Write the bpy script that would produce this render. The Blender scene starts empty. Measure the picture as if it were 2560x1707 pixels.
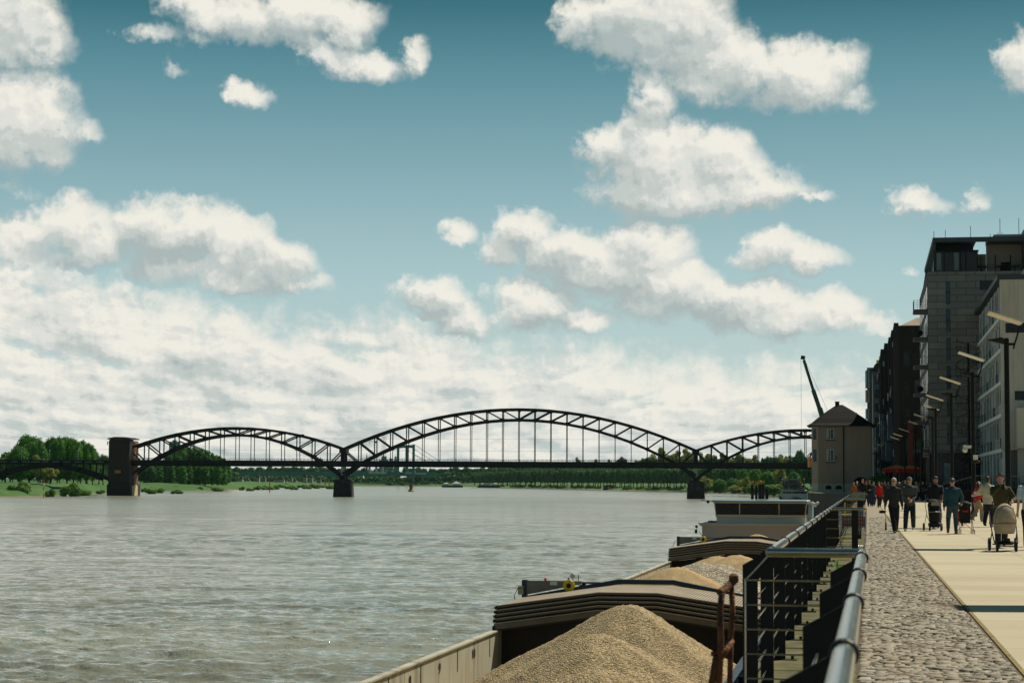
import bpy, bmesh, math, random
import numpy as np
from mathutils import Vector, Matrix, Euler
R = math.radians
PI = math.pi
random.seed(7)
rng = np.random.default_rng(11)
SC = bpy.context.scene
COL = SC.collection

# ---------------------------------------------------------------- camera
F_PX = 4978.0                      # focal length measured on a 2560 px wide frame (70 mm lens on 36 mm)
EYE = Vector((0, 0, 1.6))
PITCH = math.atan(349.75/F_PX)
ROLL = 0.0051
cam_d = bpy.data.cameras.new('camera'); cam = bpy.data.objects.new('camera', cam_d); COL.objects.link(cam)
cam_d.sensor_width = 36; cam_d.lens = 36*F_PX/2560; cam_d.clip_start = 0.5; cam_d.clip_end = 30000
CAMROT = Matrix.Rotation(R(90)+PITCH, 3, 'X') @ Matrix.Rotation(ROLL, 3, 'Z')
cam.matrix_world = Matrix.Translation(EYE) @ CAMROT.to_4x4()
cam_d.dof.use_dof = True; cam_d.dof.focus_distance = 62; cam_d.dof.aperture_fstop = 8
SC.camera = cam
SC.view_settings.view_transform = 'Standard'; SC.view_settings.look = 'None'
SC.view_settings.exposure = 0.0; SC.view_settings.gamma = 1.0

def ray(px, py):
    return (CAMROT @ Vector(((px-1280)/F_PX, -(py-853.5)/F_PX, -1)))
def at_z(px, py, z):               # point of the horizontal plane z seen at a place of the survey photo
    d = ray(px, py); return EYE + d*((z-EYE.z)/d.z)
def at_y(px, py, y):               # point at depth y
    d = ray(px, py); return EYE + d*(y/d.y)
VPX = 2166.0
AX = ray(VPX, 1207.6); AX.z = 0; AX.normalize()      # direction of the promenade
AR = Vector((AX.y, -AX.x, 0))                        # to its right (inland)
def S(s, l, z=0.0): v = AX*s + AR*l; return Vector((v.x, v.y, z))
def to_sl(p): return (p.x*AX.x+p.y*AX.y, p.x*AR.x+p.y*AR.y)
AXROT = math.atan2(AX.y, AX.x)                       # heading whose local +X runs along the promenade
WATER_Z = -5.9

def lin(c, k=1.0):
    return tuple([(((x/255+0.055)/1.055)**2.4 if x/255 > 0.04045 else x/255/12.92)*k for x in c[:3]]) + (1.0,)

# ---------------------------------------------------------------- sun
SUN_AZ, SUN_EL = R(46), R(53)      # azimuth clockwise from +Y
sd = Vector((math.sin(SUN_AZ)*math.cos(SUN_EL), math.cos(SUN_AZ)*math.cos(SUN_EL), math.sin(SUN_EL)))
sl_ = bpy.data.lights.new('sun', 'SUN'); sl_.energy = 4.6; sl_.angle = R(0.6); sl_.color = (1.0, 0.91, 0.75)
sun = bpy.data.objects.new('sun', sl_); COL.objects.link(sun)
sun.rotation_euler = sd.to_track_quat('Z', 'Y').to_euler()

# ---------------------------------------------------------------- sky with clouds (world)
def build_world():
    w = bpy.data.worlds.new('World'); SC.world = w; w.use_nodes = True
    nt = w.node_tree; N = nt.nodes; L = nt.links; N.clear()
    def nd(t, **k):
        n = N.new(t)
        for a, b in k.items(): setattr(n, a, b)
        return n
    def val(inp, v):
        if isinstance(v, bpy.types.NodeSocket): L.new(v, inp)
        else: inp.default_value = v
    def m(op, a, b=0.0, c=0.0, cl=False):
        n = nd('ShaderNodeMath', operation=op); n.use_clamp = cl
        val(n.inputs[0], a); val(n.inputs[1], b); val(n.inputs[2], c); return n.outputs[0]
    def vm(op, a, b=(0, 0, 0), c=(0, 0, 0)):
        n = nd('ShaderNodeVectorMath', operation=op)
        val(n.inputs[0], a); val(n.inputs[1], b)
        if op == 'MULTIPLY_ADD': val(n.inputs[2], c)
        return n.outputs['Value'] if op in ('DOT_PRODUCT', 'LENGTH') else n.outputs[0]
    def mix(f, a, b):
        n = nd('ShaderNodeMix', data_type='RGBA'); val(n.inputs[0], f); val(n.inputs[6], a); val(n.inputs[7], b); return n.outputs[2]
    def smooth(x, a, b):
        n = nd('ShaderNodeMapRange', interpolation_type='SMOOTHSTEP'); val(n.inputs[0], x); val(n.inputs[1], a); val(n.inputs[2], b); return n.outputs[0]
    def noise(v, scale, detail, rough=0.55, dim='2D'):
        n = nd('ShaderNodeTexNoise'); n.noise_dimensions = dim; val(n.inputs['Vector'], v); n.inputs['Scale'].default_value = scale
        n.inputs['Detail'].default_value = detail; n.inputs['Roughness'].default_value = rough; return n
    tc = nd('ShaderNodeTexCoord'); sp = nd('ShaderNodeSeparateXYZ'); L.new(tc.outputs['Generated'], sp.inputs[0])
    x, y, z = sp.outputs
    K = 4.978
    az = m('MULTIPLY', m('ARCTAN2', x, y), K); el = m('MULTIPLY', m('ARCSINE', z), K)
    cb = nd('ShaderNodeCombineXYZ'); L.new(az, cb.inputs[0]); L.new(el, cb.inputs[1]); P = cb.outputs[0]
    def PX(px, py):
        d = ray(px*2560/2352, py*2560/2352).normalized(); return (K*math.atan2(d.x, d.y), K*math.asin(d.z))
    k = 2560/2352/1000
    # clouds: centre x, y, half width, half height, tilt in degrees, weight   (survey pixels)
    B = [(25,70,120,95,0,1),(110,110,55,60,20,.8),(40,270,120,105,0,1.1),(130,300,60,80,25,.8),(190,300,40,25,0,.55),(120,350,60,35,0,.8),
         (455,25,95,45,15,.9),(570,35,110,55,10,1),(700,30,130,60,0,1.05),(800,60,80,60,0,.9),(360,82,65,22,0,.55),(470,85,40,20,0,.5),(700,90,50,30,30,.7),
         (760,130,80,38,25,.8),(840,150,85,38,15,.95),(950,140,32,42,0,.75),(400,155,30,14,0,.35),
         (560,218,55,30,12,.85),(540,210,35,24,0,.6),
         (1330,45,50,52,0,.85),(1440,60,110,85,15,1.1),(1560,70,130,115,25,1.2),(1690,150,130,75,20,1.1),(1640,190,120,50,5,.8),(1840,175,120,75,8,1.1),(1930,150,60,55,0,.85),(1950,225,60,28,0,.6),
         (1498,225,55,55,0,.95),(1475,285,60,50,0,.9),(1410,340,68,60,0,1),(1500,370,135,95,0,1.2),(1640,365,105,75,0,1.05),(1560,440,190,60,0,1.15),(1740,435,110,45,-5,.9),(1700,400,70,50,0,.8),(1850,446,75,12,0,.55),
         (1050,528,48,26,5,.75),
         (1205,530,62,46,0,.95),(1160,570,60,40,0,.8),(1300,580,130,58,5,1.05),(1480,575,110,70,0,1.1),(1400,620,150,62,5,1.1),(1560,650,120,60,15,1.05),(1660,695,150,58,10,1.05),(1800,730,120,45,0,.95),(1910,710,75,48,10,.9),(1985,745,75,26,5,.7),(1500,690,110,50,10,.8),(1760,690,80,50,0,.85),
         (1770,570,72,50,0,.95),(1840,590,85,38,5,.9),(1740,590,62,28,0,.7),
         (2110,468,68,33,8,.8),(2240,462,30,30,0,.65),(2060,460,30,18,0,.5),(2085,630,18,9,0,.35),
         (2350,150,55,60,0,.9),(2310,130,30,36,0,.65),
         (40,560,90,55,0,.8),(170,515,85,62,0,1),(90,530,70,45,0,.9),(210,560,90,55,0,1),(60,600,110,40,0,.7),(350,530,95,65,0,1),(450,530,90,62,0,1.05),(540,560,100,65,0,1.1),(620,600,100,60,5,1),(690,650,60,25,0,.7),(560,640,140,35,0,.9),(400,600,120,50,0,.8),(680,590,50,28,0,.6),
         (1000,690,80,50,0,1),(960,680,40,40,0,.8),(1060,740,75,40,0,.9),(1180,665,60,36,0,.8),(1240,700,95,52,0,1),(1330,735,80,30,0,.8),(1190,720,60,30,0,.7),
         (15,430,30,20,0,.35),(60,445,40,14,0,.3)]
    def field(p):
        acc = None
        for (bx, by, rx, ry, t, wt) in B:
            cx, cy = PX(bx, by); t = -R(t)
            rx *= k*1.02; ry *= k*1.02
            if t:
                ct, st = math.cos(t), math.sin(t)
                d_ = vm('SUBTRACT', p, (cx, cy, 0))
                qa = vm('DOT_PRODUCT', d_, (ct/rx, st/rx, 0)); qb = vm('DOT_PRODUCT', d_, (-st/ry, ct/ry, 0))
                r2 = m('MULTIPLY_ADD', qa, qa, m('MULTIPLY', qb, qb))
            else:
                q = vm('MULTIPLY_ADD', p, (1/rx, 1/ry, 0), (-cx/rx, -cy/ry, 0))
                r2 = vm('DOT_PRODUCT', q, q)
            f = m('MULTIPLY_ADD', r2, -0.62*wt, wt)
            acc = f if acc is None else m('SMOOTH_MAX', acc, f, 0.22)
        return acc
    # domain warp for billowing outlines
    w1 = noise(P, 7.0, 5, 0.55); w2 = noise(P, 30.0, 4, 0.6)
    wv = vm('MULTIPLY', vm('SUBTRACT', w1.outputs[1], (0.5, 0.5, 0.5)), (0.075, 0.065, 0))
    wv2 = vm('MULTIPLY', vm('SUBTRACT', w2.outputs[1], (0.5, 0.5, 0.5)), (0.040, 0.034, 0))
    Pw = vm('ADD', vm('ADD', P, wv), wv2)
    SH = (0.014, 0.046, 0)
    Pw2 = vm('ADD', Pw, SH)
    F = field(Pw); F2 = field(Pw2)
    # the low bank of stratocumulus
    bank_top = nd('ShaderNodeFloatCurve')
    def bank(p, n1):
        s = nd('ShaderNodeSeparateXYZ'); L.new(p, s.inputs[0])
        mr = nd('ShaderNodeMapRange'); L.new(s.outputs[0], mr.inputs[0]); mr.inputs[1].default_value = -1.3; mr.inputs[2].default_value = 1.3
        fc = nd('ShaderNodeFloatCurve'); L.new(mr.outputs[0], fc.inputs[1])
        pts = [(0, .56), (.04, .60), (.10, .55), (.17, .515), (.25, .47), (.31, .43), (.36, .445), (.41, .455), (.46, .40), (.50, .375), (.56, .39), (.62, .37), (.70, .35), (.78, .335), (.90, .33), (1, .32)]
        c = fc.mapping.curves[0]
        c.points[0].location = pts[0]; c.points[1].location = pts[-1]
        for q in pts[1:-1]: c.points.new(*q)
        fc.mapping.update()
        return m('MULTIPLY', m('SUBTRACT', fc.outputs[0], s.outputs[1]), 6.0)
    N.remove(bank_top)
    def lowfield(p):
        # the layer is seen ever flatter towards the horizon
        s = nd('ShaderNodeSeparateXYZ'); L.new(p, s.inputs[0])
        yy = m('LOGARITHM', m('MAXIMUM', m('ADD', s.outputs[1], 0.075), 0.03), math.e)
        xx = m('DIVIDE', s.outputs[0], m('MAXIMUM', m('MULTIPLY_ADD', s.outputs[1], 1.5, 0.45), 0.3))
        c = nd('ShaderNodeCombineXYZ'); L.new(xx, c.inputs[0]); val(c.inputs[1], m('MULTIPLY', yy, 1.25))
        return noise(c.outputs[0], 3.0, 6, 0.56).outputs[0]
    b1 = m('MINIMUM', bank(Pw, None), 0.95); b2 = m('MINIMUM', bank(Pw2, None), 0.95)
    Pl = vm('ADD', P, vm('MULTIPLY', wv, (0.45, 0.25, 0)))
    lf = lowfield(Pl); lf2 = lowfield(vm('ADD', Pl, (0.010, 0.014, 0)))
    lowf = m('MULTIPLY_ADD', m('SUBTRACT', lf, 0.40), 3.0, 0.68)
    Fb = m('MINIMUM', b1, m('MAXIMUM', lowf, 0.0))
    T = m('SMOOTH_MAX', F, Fb, 0.12)
    fb = noise(P, 15.0, 7, 0.60)
    fb2 = noise(vm('ADD', P, (0.007, 0.016, 0)), 15.0, 5, 0.60)
    dens = m('ADD', T, m('MULTIPLY', m('SUBTRACT', fb.outputs[0], 0.5), 1.15))
    alpha = smooth(dens, 0.0, 0.82)
    wisps = m('MULTIPLY', smooth(m('ADD', T, m('MULTIPLY', m('SUBTRACT', fb.outputs[0], 0.5), 2.0)), 0.0, 0.9), 0.40)
    alpha = m('MAXIMUM', alpha, wisps)
    # shading: brighter where the density falls off towards the sun, greyer in thick lower parts
    bankrel = m('SUBTRACT', b1, b2)
    relief = m('SUBTRACT', F, F2)
    inb = smooth(m('SUBTRACT', Fb, F), -0.15, 0.25)
    lowrel = m('MULTIPLY_ADD', m('SUBTRACT', lf, lf2), 1.7, m('MULTIPLY_ADD', bankrel, 0.7, 0.24))
    fine = m('SUBTRACT', fb.outputs[0], fb2.outputs[0])
    big = nd('ShaderNodeMix', data_type='FLOAT'); val(big.inputs[0], inb); val(big.inputs[2], m('MULTIPLY', relief, 1.15)); val(big.inputs[3], lowrel)
    lit = m('ADD', m('ADD', big.outputs[0], 0.50), m('MULTIPLY', fine, 0.95))
    med = noise(Pw, 6.0, 4, 0.5)
    lit = m('ADD', lit, m('MULTIPLY', m('SUBTRACT', med.outputs[0], 0.5), 1.25))
    thick = smooth(dens, 0.6, 1.4)
    lit = m('SUBTRACT', lit, m('MULTIPLY', thick, 0.12), cl=True)
    ramp = nd('ShaderNodeValToRGB'); L.new(lit, ramp.inputs[0])
    cr = ramp.color_ramp; cr.interpolation = 'EASE'
    cr.elements[0].position = 0.0; cr.elements[0].color = lin((172, 184, 183))
    cr.elements[1].position = 1.0; cr.elements[1].color = lin((240, 237, 226))
    e = cr.elements.new(0.38); e.color = lin((196, 203, 199))
    e = cr.elements.new(0.68); e.color = lin((222, 223, 217))
    # clear sky
    mr = nd('ShaderNodeMapRange'); L.new(el, mr.inputs[0]); mr.inputs[1].default_value = 0.0; mr.inputs[2].default_value = 1.3
    sr = nd('ShaderNodeValToRGB'); L.new(mr.outputs[0], sr.inputs[0]); c = sr.color_ramp
    c.elements[0].position = 0; c.elements[0].color = lin((196, 208, 202))
    c.elements[1].position = 1; c.elements[1].color = lin((10, 74, 90))
    for ps, co in ((.2, (192, 210, 210)), (.40, (168, 197, 202)), (.60, (130, 168, 178)), (.78, (86, 137, 150)), (.90, (44, 104, 119))):
        e = c.elements.new(ps); e.color = lin(co)
    nish = nd('ShaderNodeTexSky', sky_type='NISHITA'); nish.sun_disc = False
    nish.sun_elevation = SUN_EL; nish.sun_rotation = SUN_AZ; nish.altitude = 50; nish.dust_density = 1.5
    nsk = vm('MULTIPLY', nish.outputs[0], (0.075, 0.10, 0.085))
    clear = mix(0.12, sr.outputs[0], nsk)
    # behind and above, an unseen clear sky kept dark to lower ambient light
    zen = smooth(el, 1.25, 2.6); back = smooth(y, 0.75, 0.35)
    # deeper clear blue there, a few of the same clouds
    cn = noise(vm('MULTIPLY', tc.outputs['Generated'], (1, 1, 2.2)), 3.0, 6, 0.6)
    bc = smooth(cn.outputs[0], 0.56, 0.66)
    bm = nd('ShaderNodeMapRange'); L.new(z, bm.inputs[0]); bm.inputs[1].default_value = 0; bm.inputs[2].default_value = 0.6
    br = nd('ShaderNodeValToRGB'); L.new(bm.outputs[0], br.inputs[0])
    br.color_ramp.elements[0].color = lin((108, 142, 150)); br.color_ramp.elements[1].color = lin((18, 66, 84))
    rear = mix(m('MULTIPLY', bc, 0.38), br.outputs[0], lin((205, 205, 198)))
    front = mix(alpha, clear, ramp.outputs[0])
    rf = m('MAXIMUM', zen, back)
    below = smooth(m('MULTIPLY', z, -1), 0.0, 0.02)
    g1 = nd('ShaderNodeBackground'); L.new(front, g1.inputs[0])
    g2 = nd('ShaderNodeBackground'); L.new(rear, g2.inputs[0])
    g3 = nd('ShaderNodeBackground'); g3.inputs[0].default_value = lin((95, 100, 92))
    def ms(f, a, b):
        n = nd('ShaderNodeMixShader'); L.new(f, n.inputs[0]); L.new(a.outputs[0], n.inputs[1]); L.new(b.outputs[0], n.inputs[2]); return n
    bg = ms(below, ms(rf, g1, g2), g3)
    out = nd('ShaderNodeOutputWorld'); L.new(bg.outputs[0], out.inputs[0])
    w.cycles.sampling_method = 'MANUAL'; w.cycles.sample_map_resolution = 256
build_world()

# ================================================================ helpers
class MB:
    """collects faces of one mesh; off is subtracted at build"""
    def __init__(s, off=(0, 0, 0)): s.v = []; s.f = []; s.off = Vector(off)
    def add(s, vs, fs):
        n = len(s.v); s.v += [tuple(v) for v in vs]; s.f += [tuple(i+n for i in f) for f in fs]; return s
    def box(s, x0, x1, y0, y1, z0, z1):
        return s.add([(x0,y0,z0),(x1,y0,z0),(x1,y1,z0),(x0,y1,z0),(x0,y0,z1),(x1,y0,z1),(x1,y1,z1),(x0,y1,z1)],
                     [(0,3,2,1),(4,5,6,7),(0,1,5,4),(1,2,6,5),(2,3,7,6),(3,0,4,7)])
    def bbox(s, x0, x1, y0, y1, z0, z1, b=0.02):
        """box with chamfered vertical and top edges"""
        ring = lambda i, z: [(x0+b+i,y0+i,z),(x1-b-i,y0+i,z),(x1-i,y0+b+i,z),(x1-i,y1-b-i,z),(x1-b-i,y1-i,z),(x0+b+i,y1-i,z),(x0+i,y1-b-i,z),(x0+i,y0+b+i,z)]
        vs = ring(b, z0)+ring(0, z0+b)+ring(0, z1-b)+ring(b, z1)
        fs = [tuple(range(7, -1, -1)), tuple(range(24, 32))]
        for k in range(3):
            for j in range(8): fs.append((k*8+j, k*8+(j+1) % 8, (k+1)*8+(j+1) % 8, (k+1)*8+j))
        return s.add(vs, fs)
    def beam(s, a, b, w, h, up=(0, 0, 1)):
        a = Vector(a); b = Vector(b); d = (b-a).normalized(); u = Vector(up)
        r = d.cross(u)
        if r.length < 1e-3: r = d.cross(Vector((0, 1, 0)))
        r.normalize(); u = r.cross(d).normalized(); r *= w/2; u *= h/2
        return s.add([a-r-u, a+r-u, a+r+u, a-r+u, b-r-u, b+r-u, b+r+u, b-r+u],
                     [(0,1,2,3),(7,6,5,4),(0,4,5,1),(1,5,6,2),(2,6,7,3),(3,7,4,0)])
    def tube(s, pts, r, n=8, cap=True, closed=False):
        pts = [Vector(p) for p in pts]; m = len(pts); rr = r if isinstance(r, (list, tuple)) else [r]*m
        vs = []; ref = None
        for i, p in enumerate(pts):
            if closed: t = pts[(i+1) % m]-pts[i-1]
            else: t = pts[min(i+1, m-1)]-pts[max(i-1, 0)]
            t.normalize()
            if ref is None: ref = t.orthogonal().normalized()
            ref = (ref-t*ref.dot(t)).normalized(); bi = t.cross(ref)
            for j in range(n):
                a = 2*PI*j/n; vs.append(p+(ref*math.cos(a)+bi*math.sin(a))*rr[i])
        fs = []
        for i in range(m if closed else m-1):
            k = (i+1) % m
            for j in range(n): fs.append((i*n+j, i*n+(j+1) % n, k*n+(j+1) % n, k*n+j))
        if cap and not closed: fs += [tuple(range(n-1, -1, -1)), tuple((m-1)*n+j for j in range(n))]
        return s.add(vs, fs)
    def lathe(s, c, prof, n=16, axis='Z'):
        c = Vector(c); vs = []
        for (r, h) in prof:
            for j in range(n):
                a = 2*PI*j/n; x, y = r*math.cos(a), r*math.sin(a)
                vs.append(c+Vector({'Z': (x, y, h), 'Y': (x, h, y), 'X': (h, x, y)}[axis]))
        fs = [tuple(range(n-1, -1, -1)), tuple((len(prof)-1)*n+j for j in range(n))]
        for i in range(len(prof)-1):
            for j in range(n): fs.append((i*n+j, i*n+(j+1) % n, (i+1)*n+(j+1) % n, (i+1)*n+j))
        return s.add(vs, fs)
    def prism(s, poly, a, b, axis='Y'):
        """polygon in the other two axes, extruded from a to b"""
        n = len(poly)
        def P(u, v, w): return {'Y': (u, w, v), 'X': (w, u, v), 'Z': (u, v, w)}[axis]
        vs = [P(u, v, a) for u, v in poly]+[P(u, v, b) for u, v in poly]
        return s.add(vs, [tuple(range(n-1, -1, -1)), tuple(range(n, 2*n))]+[(i, (i+1) % n, n+(i+1) % n, n+i) for i in range(n)])
    def sphere(s, c, r, n=10, m=7, sq=(1, 1, 1)):
        c = Vector(c); vs = [c+Vector((0, 0, -r*sq[2]))]
        for i in range(1, m):
            a = -PI/2+PI*i/m
            for j in range(n):
                b = 2*PI*j/n; vs.append(c+Vector((math.cos(a)*math.cos(b)*r*sq[0], math.cos(a)*math.sin(b)*r*sq[1], math.sin(a)*r*sq[2])))
        vs.append(c+Vector((0, 0, r*sq[2]))); fs = []; T = len(vs)-1
        for j in range(n):
            fs.append((0, 1+(j+1) % n, 1+j)); fs.append((T, 1+(m-2)*n+j, 1+(m-2)*n+(j+1) % n))
            for i in range(m-2): fs.append((1+i*n+j, 1+i*n+(j+1) % n, 1+(i+1)*n+(j+1) % n, 1+(i+1)*n+j))
        return s.add(vs, fs)
    def build(s, name, mat, parent=None, smooth=False, fix=True):
        me = bpy.data.meshes.new(name)
        o3 = s.off
        me.from_pydata([(v[0]-o3.x, v[1]-o3.y, v[2]-o3.z) for v in s.v] if o3.length else s.v, [], s.f)
        if fix:
            bm = bmesh.new(); bm.from_mesh(me); bmesh.ops.recalc_face_normals(bm, faces=bm.faces); bm.to_mesh(me); bm.free()
        if mat is not None: me.materials.append(mat)
        if smooth: smooth_mesh(me, smooth)
        o = bpy.data.objects.new(name, me); COL.objects.link(o)
        if parent is not None: o.parent = parent
        return o
def smooth_mesh(me, ang=True):
    for p in me.polygons: p.use_smooth = True
    if ang is not True:
        bm = bmesh.new(); bm.from_mesh(me)
        for e in bm.edges:
            if len(e.link_faces) == 2 and e.calc_face_angle(0) > R(ang): e.smooth = False
        bm.to_mesh(me); bm.free()
def np_mesh(name, verts, faces, mat, parent=None, smooth=False):
    verts = np.asarray(verts, dtype=np.float32); faces = np.asarray(faces, dtype=np.int32)
    me = bpy.data.meshes.new(name); k = faces.shape[1]
    me.vertices.add(len(verts)); me.vertices.foreach_set('co', verts.ravel())
    me.loops.add(faces.size); me.loops.foreach_set('vertex_index', faces.ravel())
    me.polygons.add(len(faces)); me.polygons.foreach_set('loop_start', np.arange(0, faces.size, k, dtype=np.int32))
    me.polygons.foreach_set('loop_total', np.full(len(faces), k, dtype=np.int32))
    if smooth: me.polygons.foreach_set('use_smooth', np.ones(len(faces), dtype=bool))
    me.update(calc_edges=True); me.materials.append(mat)
    o = bpy.data.objects.new(name, me); COL.objects.link(o)
    if parent is not None: o.parent = parent
    return o
def tag(o, label=None, cat=None, group=None, kind=None):
    if label: o['label'] = label
    if cat: o['category'] = cat
    if group: o['group'] = group
    if kind: o['kind'] = kind
    return o
def thing(name, label, cat, loc=(0, 0, 0), rz=0.0, group=None):
    o = bpy.data.objects.new(name, None); COL.objects.link(o); o.empty_display_size = 0.3
    o.location = loc; o.rotation_euler = (0, 0, rz); tag(o, label, cat, group); return o
def copy_tree(o, parent=None):
    c = o.copy(); COL.objects.link(c)
    if parent is not None: c.parent = parent
    for ch in [k for k in o.children]: copy_tree(ch, c)
    return c
# promenade frame: local x = l (inland), local y = s (along), z up
PROT = math.atan2(AX.y, AX.x)-PI/2
def PL(l, s, z=0.0): return S(s, l, z)
def pthing(name, label, cat, l, s, z=0.0, group=None, rz=0.0):
    return thing(name, label, cat, PL(l, s, z), PROT+rz, group)
def place(o, l=0.0, s=0.0, z=0.0):
    """put a single-mesh object given in promenade coordinates"""
    o.location = PL(l, s, z); o.rotation_euler = (0, 0, PROT); return o
def text_mb(txt, size, depth=0.004, bold=False):
    cu = bpy.data.curves.new('t', 'FONT'); cu.body = txt; cu.size = size; cu.extrude = depth; cu.align_x = 'CENTER'; cu.align_y = 'CENTER'
    if bold: cu.offset = size*0.02
    ob = bpy.data.objects.new('t', cu); COL.objects.link(ob)
    dg = bpy.context.evaluated_depsgraph_get(); me = bpy.data.meshes.new_from_object(ob.evaluated_get(dg))
    vs = [v.co.copy() for v in me.vertices]; fs = [tuple(p.vertices) for p in me.polygons]
    bpy.data.objects.remove(ob); bpy.data.curves.remove(cu); bpy.data.meshes.remove(me)
    return vs, fs

# ================================================================ materials
def pmat(name, col, rough=0.6, metal=0.0, var=0.0, vscale=1.0, bump=0.0, bscale=20.0, col2=None, coat=0.0, spec=0.5, detail=5, stretch=None, bdist=0.02):
    """principled material whose colour wanders between col and col2 with noise; colours are sRGB 0-255"""
    m = bpy.data.materials.new(name); m.use_nodes = True; nt = m.node_tree; N = nt.nodes; L = nt.links
    b = N['Principled BSDF']; b.inputs['Base Color'].default_value = lin(col); b.inputs['Roughness'].default_value = rough
    b.inputs['Metallic'].default_value = metal; b.inputs['Specular IOR Level'].default_value = spec
    if coat: b.inputs['Coat Weight'].default_value = coat; b.inputs['Coat Roughness'].default_value = 0.08
    tc = N.new('ShaderNodeTexCoord'); src = tc.outputs['Object']
    if stretch:
        mp = N.new('ShaderNodeMapping'); mp.inputs['Scale'].default_value = stretch; L.new(src, mp.inputs[0]); src = mp.outputs[0]
    if var or col2:
        n = N.new('ShaderNodeTexNoise'); n.inputs['Scale'].default_value = vscale; n.inputs['Detail'].default_value = detail; n.inputs['Roughness'].default_value = 0.62
        L.new(src, n.inputs['Vector'])
        cr = N.new('ShaderNodeValToRGB'); c1 = lin(col); v = var or 0.25
        c2 = lin(col2) if col2 else tuple(x*(1-v) for x in c1[:3])+(1,)
        cr.color_ramp.elements[0].position = 0.36; cr.color_ramp.elements[0].color = c2
        cr.color_ramp.elements[1].position = 0.64; cr.color_ramp.elements[1].color = c1 if col2 else tuple(min(1, x*(1+v*0.5)) for x in c1[:3])+(1,)
        L.new(n.outputs[0], cr.inputs[0]); L.new(cr.outputs[0], b.inputs['Base Color'])
        rr = N.new('ShaderNodeMapRange'); L.new(n.outputs[0], rr.inputs[0]); rr.inputs[3].default_value = max(0.02, rough-0.1); rr.inputs[4].default_value = min(1, rough+0.12)
        L.new(rr.outputs[0], b.inputs['Roughness'])
    if bump:
        n2 = N.new('ShaderNodeTexNoise'); n2.inputs['Scale'].default_value = bscale; n2.inputs['Detail'].default_value = 4; L.new(src, n2.inputs['Vector'])
        bp = N.new('ShaderNodeBump'); bp.inputs['Strength'].default_value = bump; bp.inputs['Distance'].default_value = bdist
        L.new(n2.outputs[0], bp.inputs['Height']); L.new(bp.outputs[0], b.inputs['Normal'])
    return m
class NT:
    """small helper round a material's node tree"""
    def __init__(s, name):
        s.m = bpy.data.materials.new(name); s.m.use_nodes = True; s.t = s.m.node_tree; s.N = s.t.nodes; s.L = s.t.links; s.b = s.N['Principled BSDF']
        s.co = s.N.new('ShaderNodeTexCoord').outputs['Object']
    def set(s, inp, v):
        if isinstance(v, bpy.types.NodeSocket): s.L.new(v, inp)
        else: inp.default_value = v
    def math(s, op, a, b=0.0, c=0.0, cl=False):
        n = s.N.new('ShaderNodeMath'); n.operation = op; n.use_clamp = cl
        s.set(n.inputs[0], a); s.set(n.inputs[1], b); s.set(n.inputs[2], c); return n.outputs[0]
    def mapping(s, scale=(1, 1, 1), loc=(0, 0, 0), rot=(0, 0, 0), v=None):
        n = s.N.new('ShaderNodeMapping'); s.L.new(v or s.co, n.inputs[0]); n.inputs['Scale'].default_value = scale; n.inputs['Location'].default_value = loc; n.inputs['Rotation'].default_value = rot; return n.outputs[0]
    def noise(s, scale, detail=4, rough=0.55, v=None, d=0.0):
        n = s.N.new('ShaderNodeTexNoise'); s.L.new(v or s.co, n.inputs['Vector']); n.inputs['Scale'].default_value = scale; n.inputs['Detail'].default_value = detail
        n.inputs['Roughness'].default_value = rough; n.inputs['Distortion'].default_value = d; return n.outputs[0]
    def voro(s, scale, v=None, feature='F1', out='Distance', rnd=1.0):
        n = s.N.new('ShaderNodeTexVoronoi'); n.feature = feature; s.L.new(v or s.co, n.inputs['Vector']); n.inputs['Scale'].default_value = scale; n.inputs['Randomness'].default_value = rnd; return n.outputs[out]
    def ramp(s, f, stops):
        n = s.N.new('ShaderNodeValToRGB'); s.L.new(f, n.inputs[0]); c = n.color_ramp
        c.elements[0].position = stops[0][0]; c.elements[0].color = lin(stops[0][1]); c.elements[1].position = stops[-1][0]; c.elements[1].color = lin(stops[-1][1])
        for p, q in stops[1:-1]: e = c.elements.new(p); e.color = lin(q)
        return n.outputs[0]
    def rng(s, f, a, b, c, d, smooth=False):
        n = s.N.new('ShaderNodeMapRange'); s.L.new(f, n.inputs[0])
        if smooth: n.interpolation_type = 'SMOOTHSTEP'
        for i, x in enumerate((a, b, c, d)): n.inputs[i+1].default_value = x
        return n.outputs[0]
    def mix(s, f, a, b, mode='MIX'):
        n = s.N.new('ShaderNodeMix'); n.data_type = 'RGBA'; n.blend_type = mode; s.set(n.inputs[0], f)
        s.set(n.inputs[6], lin(a) if isinstance(a, tuple) and len(a) == 3 else a); s.set(n.inputs[7], lin(b) if isinstance(b, tuple) and len(b) == 3 else b); return n.outputs[2]
    def bump(s, h, strength=0.5, dist=0.02, nrm=None):
        n = s.N.new('ShaderNodeBump'); s.L.new(h, n.inputs['Height']); n.inputs['Strength'].default_value = strength; n.inputs['Distance'].default_value = dist
        if nrm is not None: s.L.new(nrm, n.inputs['Normal'])
        return n.outputs[0]
    def xyz(s, v=None):
        n = s.N.new('ShaderNodeSeparateXYZ'); s.L.new(v or s.co, n.inputs[0]); return n.outputs
    def out(s, col=None, rough=None, normal=None, metal=None, **k):
        if col is not None: s.set(s.b.inputs['Base Color'], lin(col) if isinstance(col, tuple) and len(col) == 3 else col)
        if rough is not None: s.set(s.b.inputs['Roughness'], rough)
        if metal is not None: s.set(s.b.inputs['Metallic'], metal)
        if normal is not None: s.L.new(normal, s.b.inputs['Normal'])
        for a, v in k.items(): s.set(s.b.inputs[a.replace('_', ' ')], v)
        return s.m
M = {}
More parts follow.
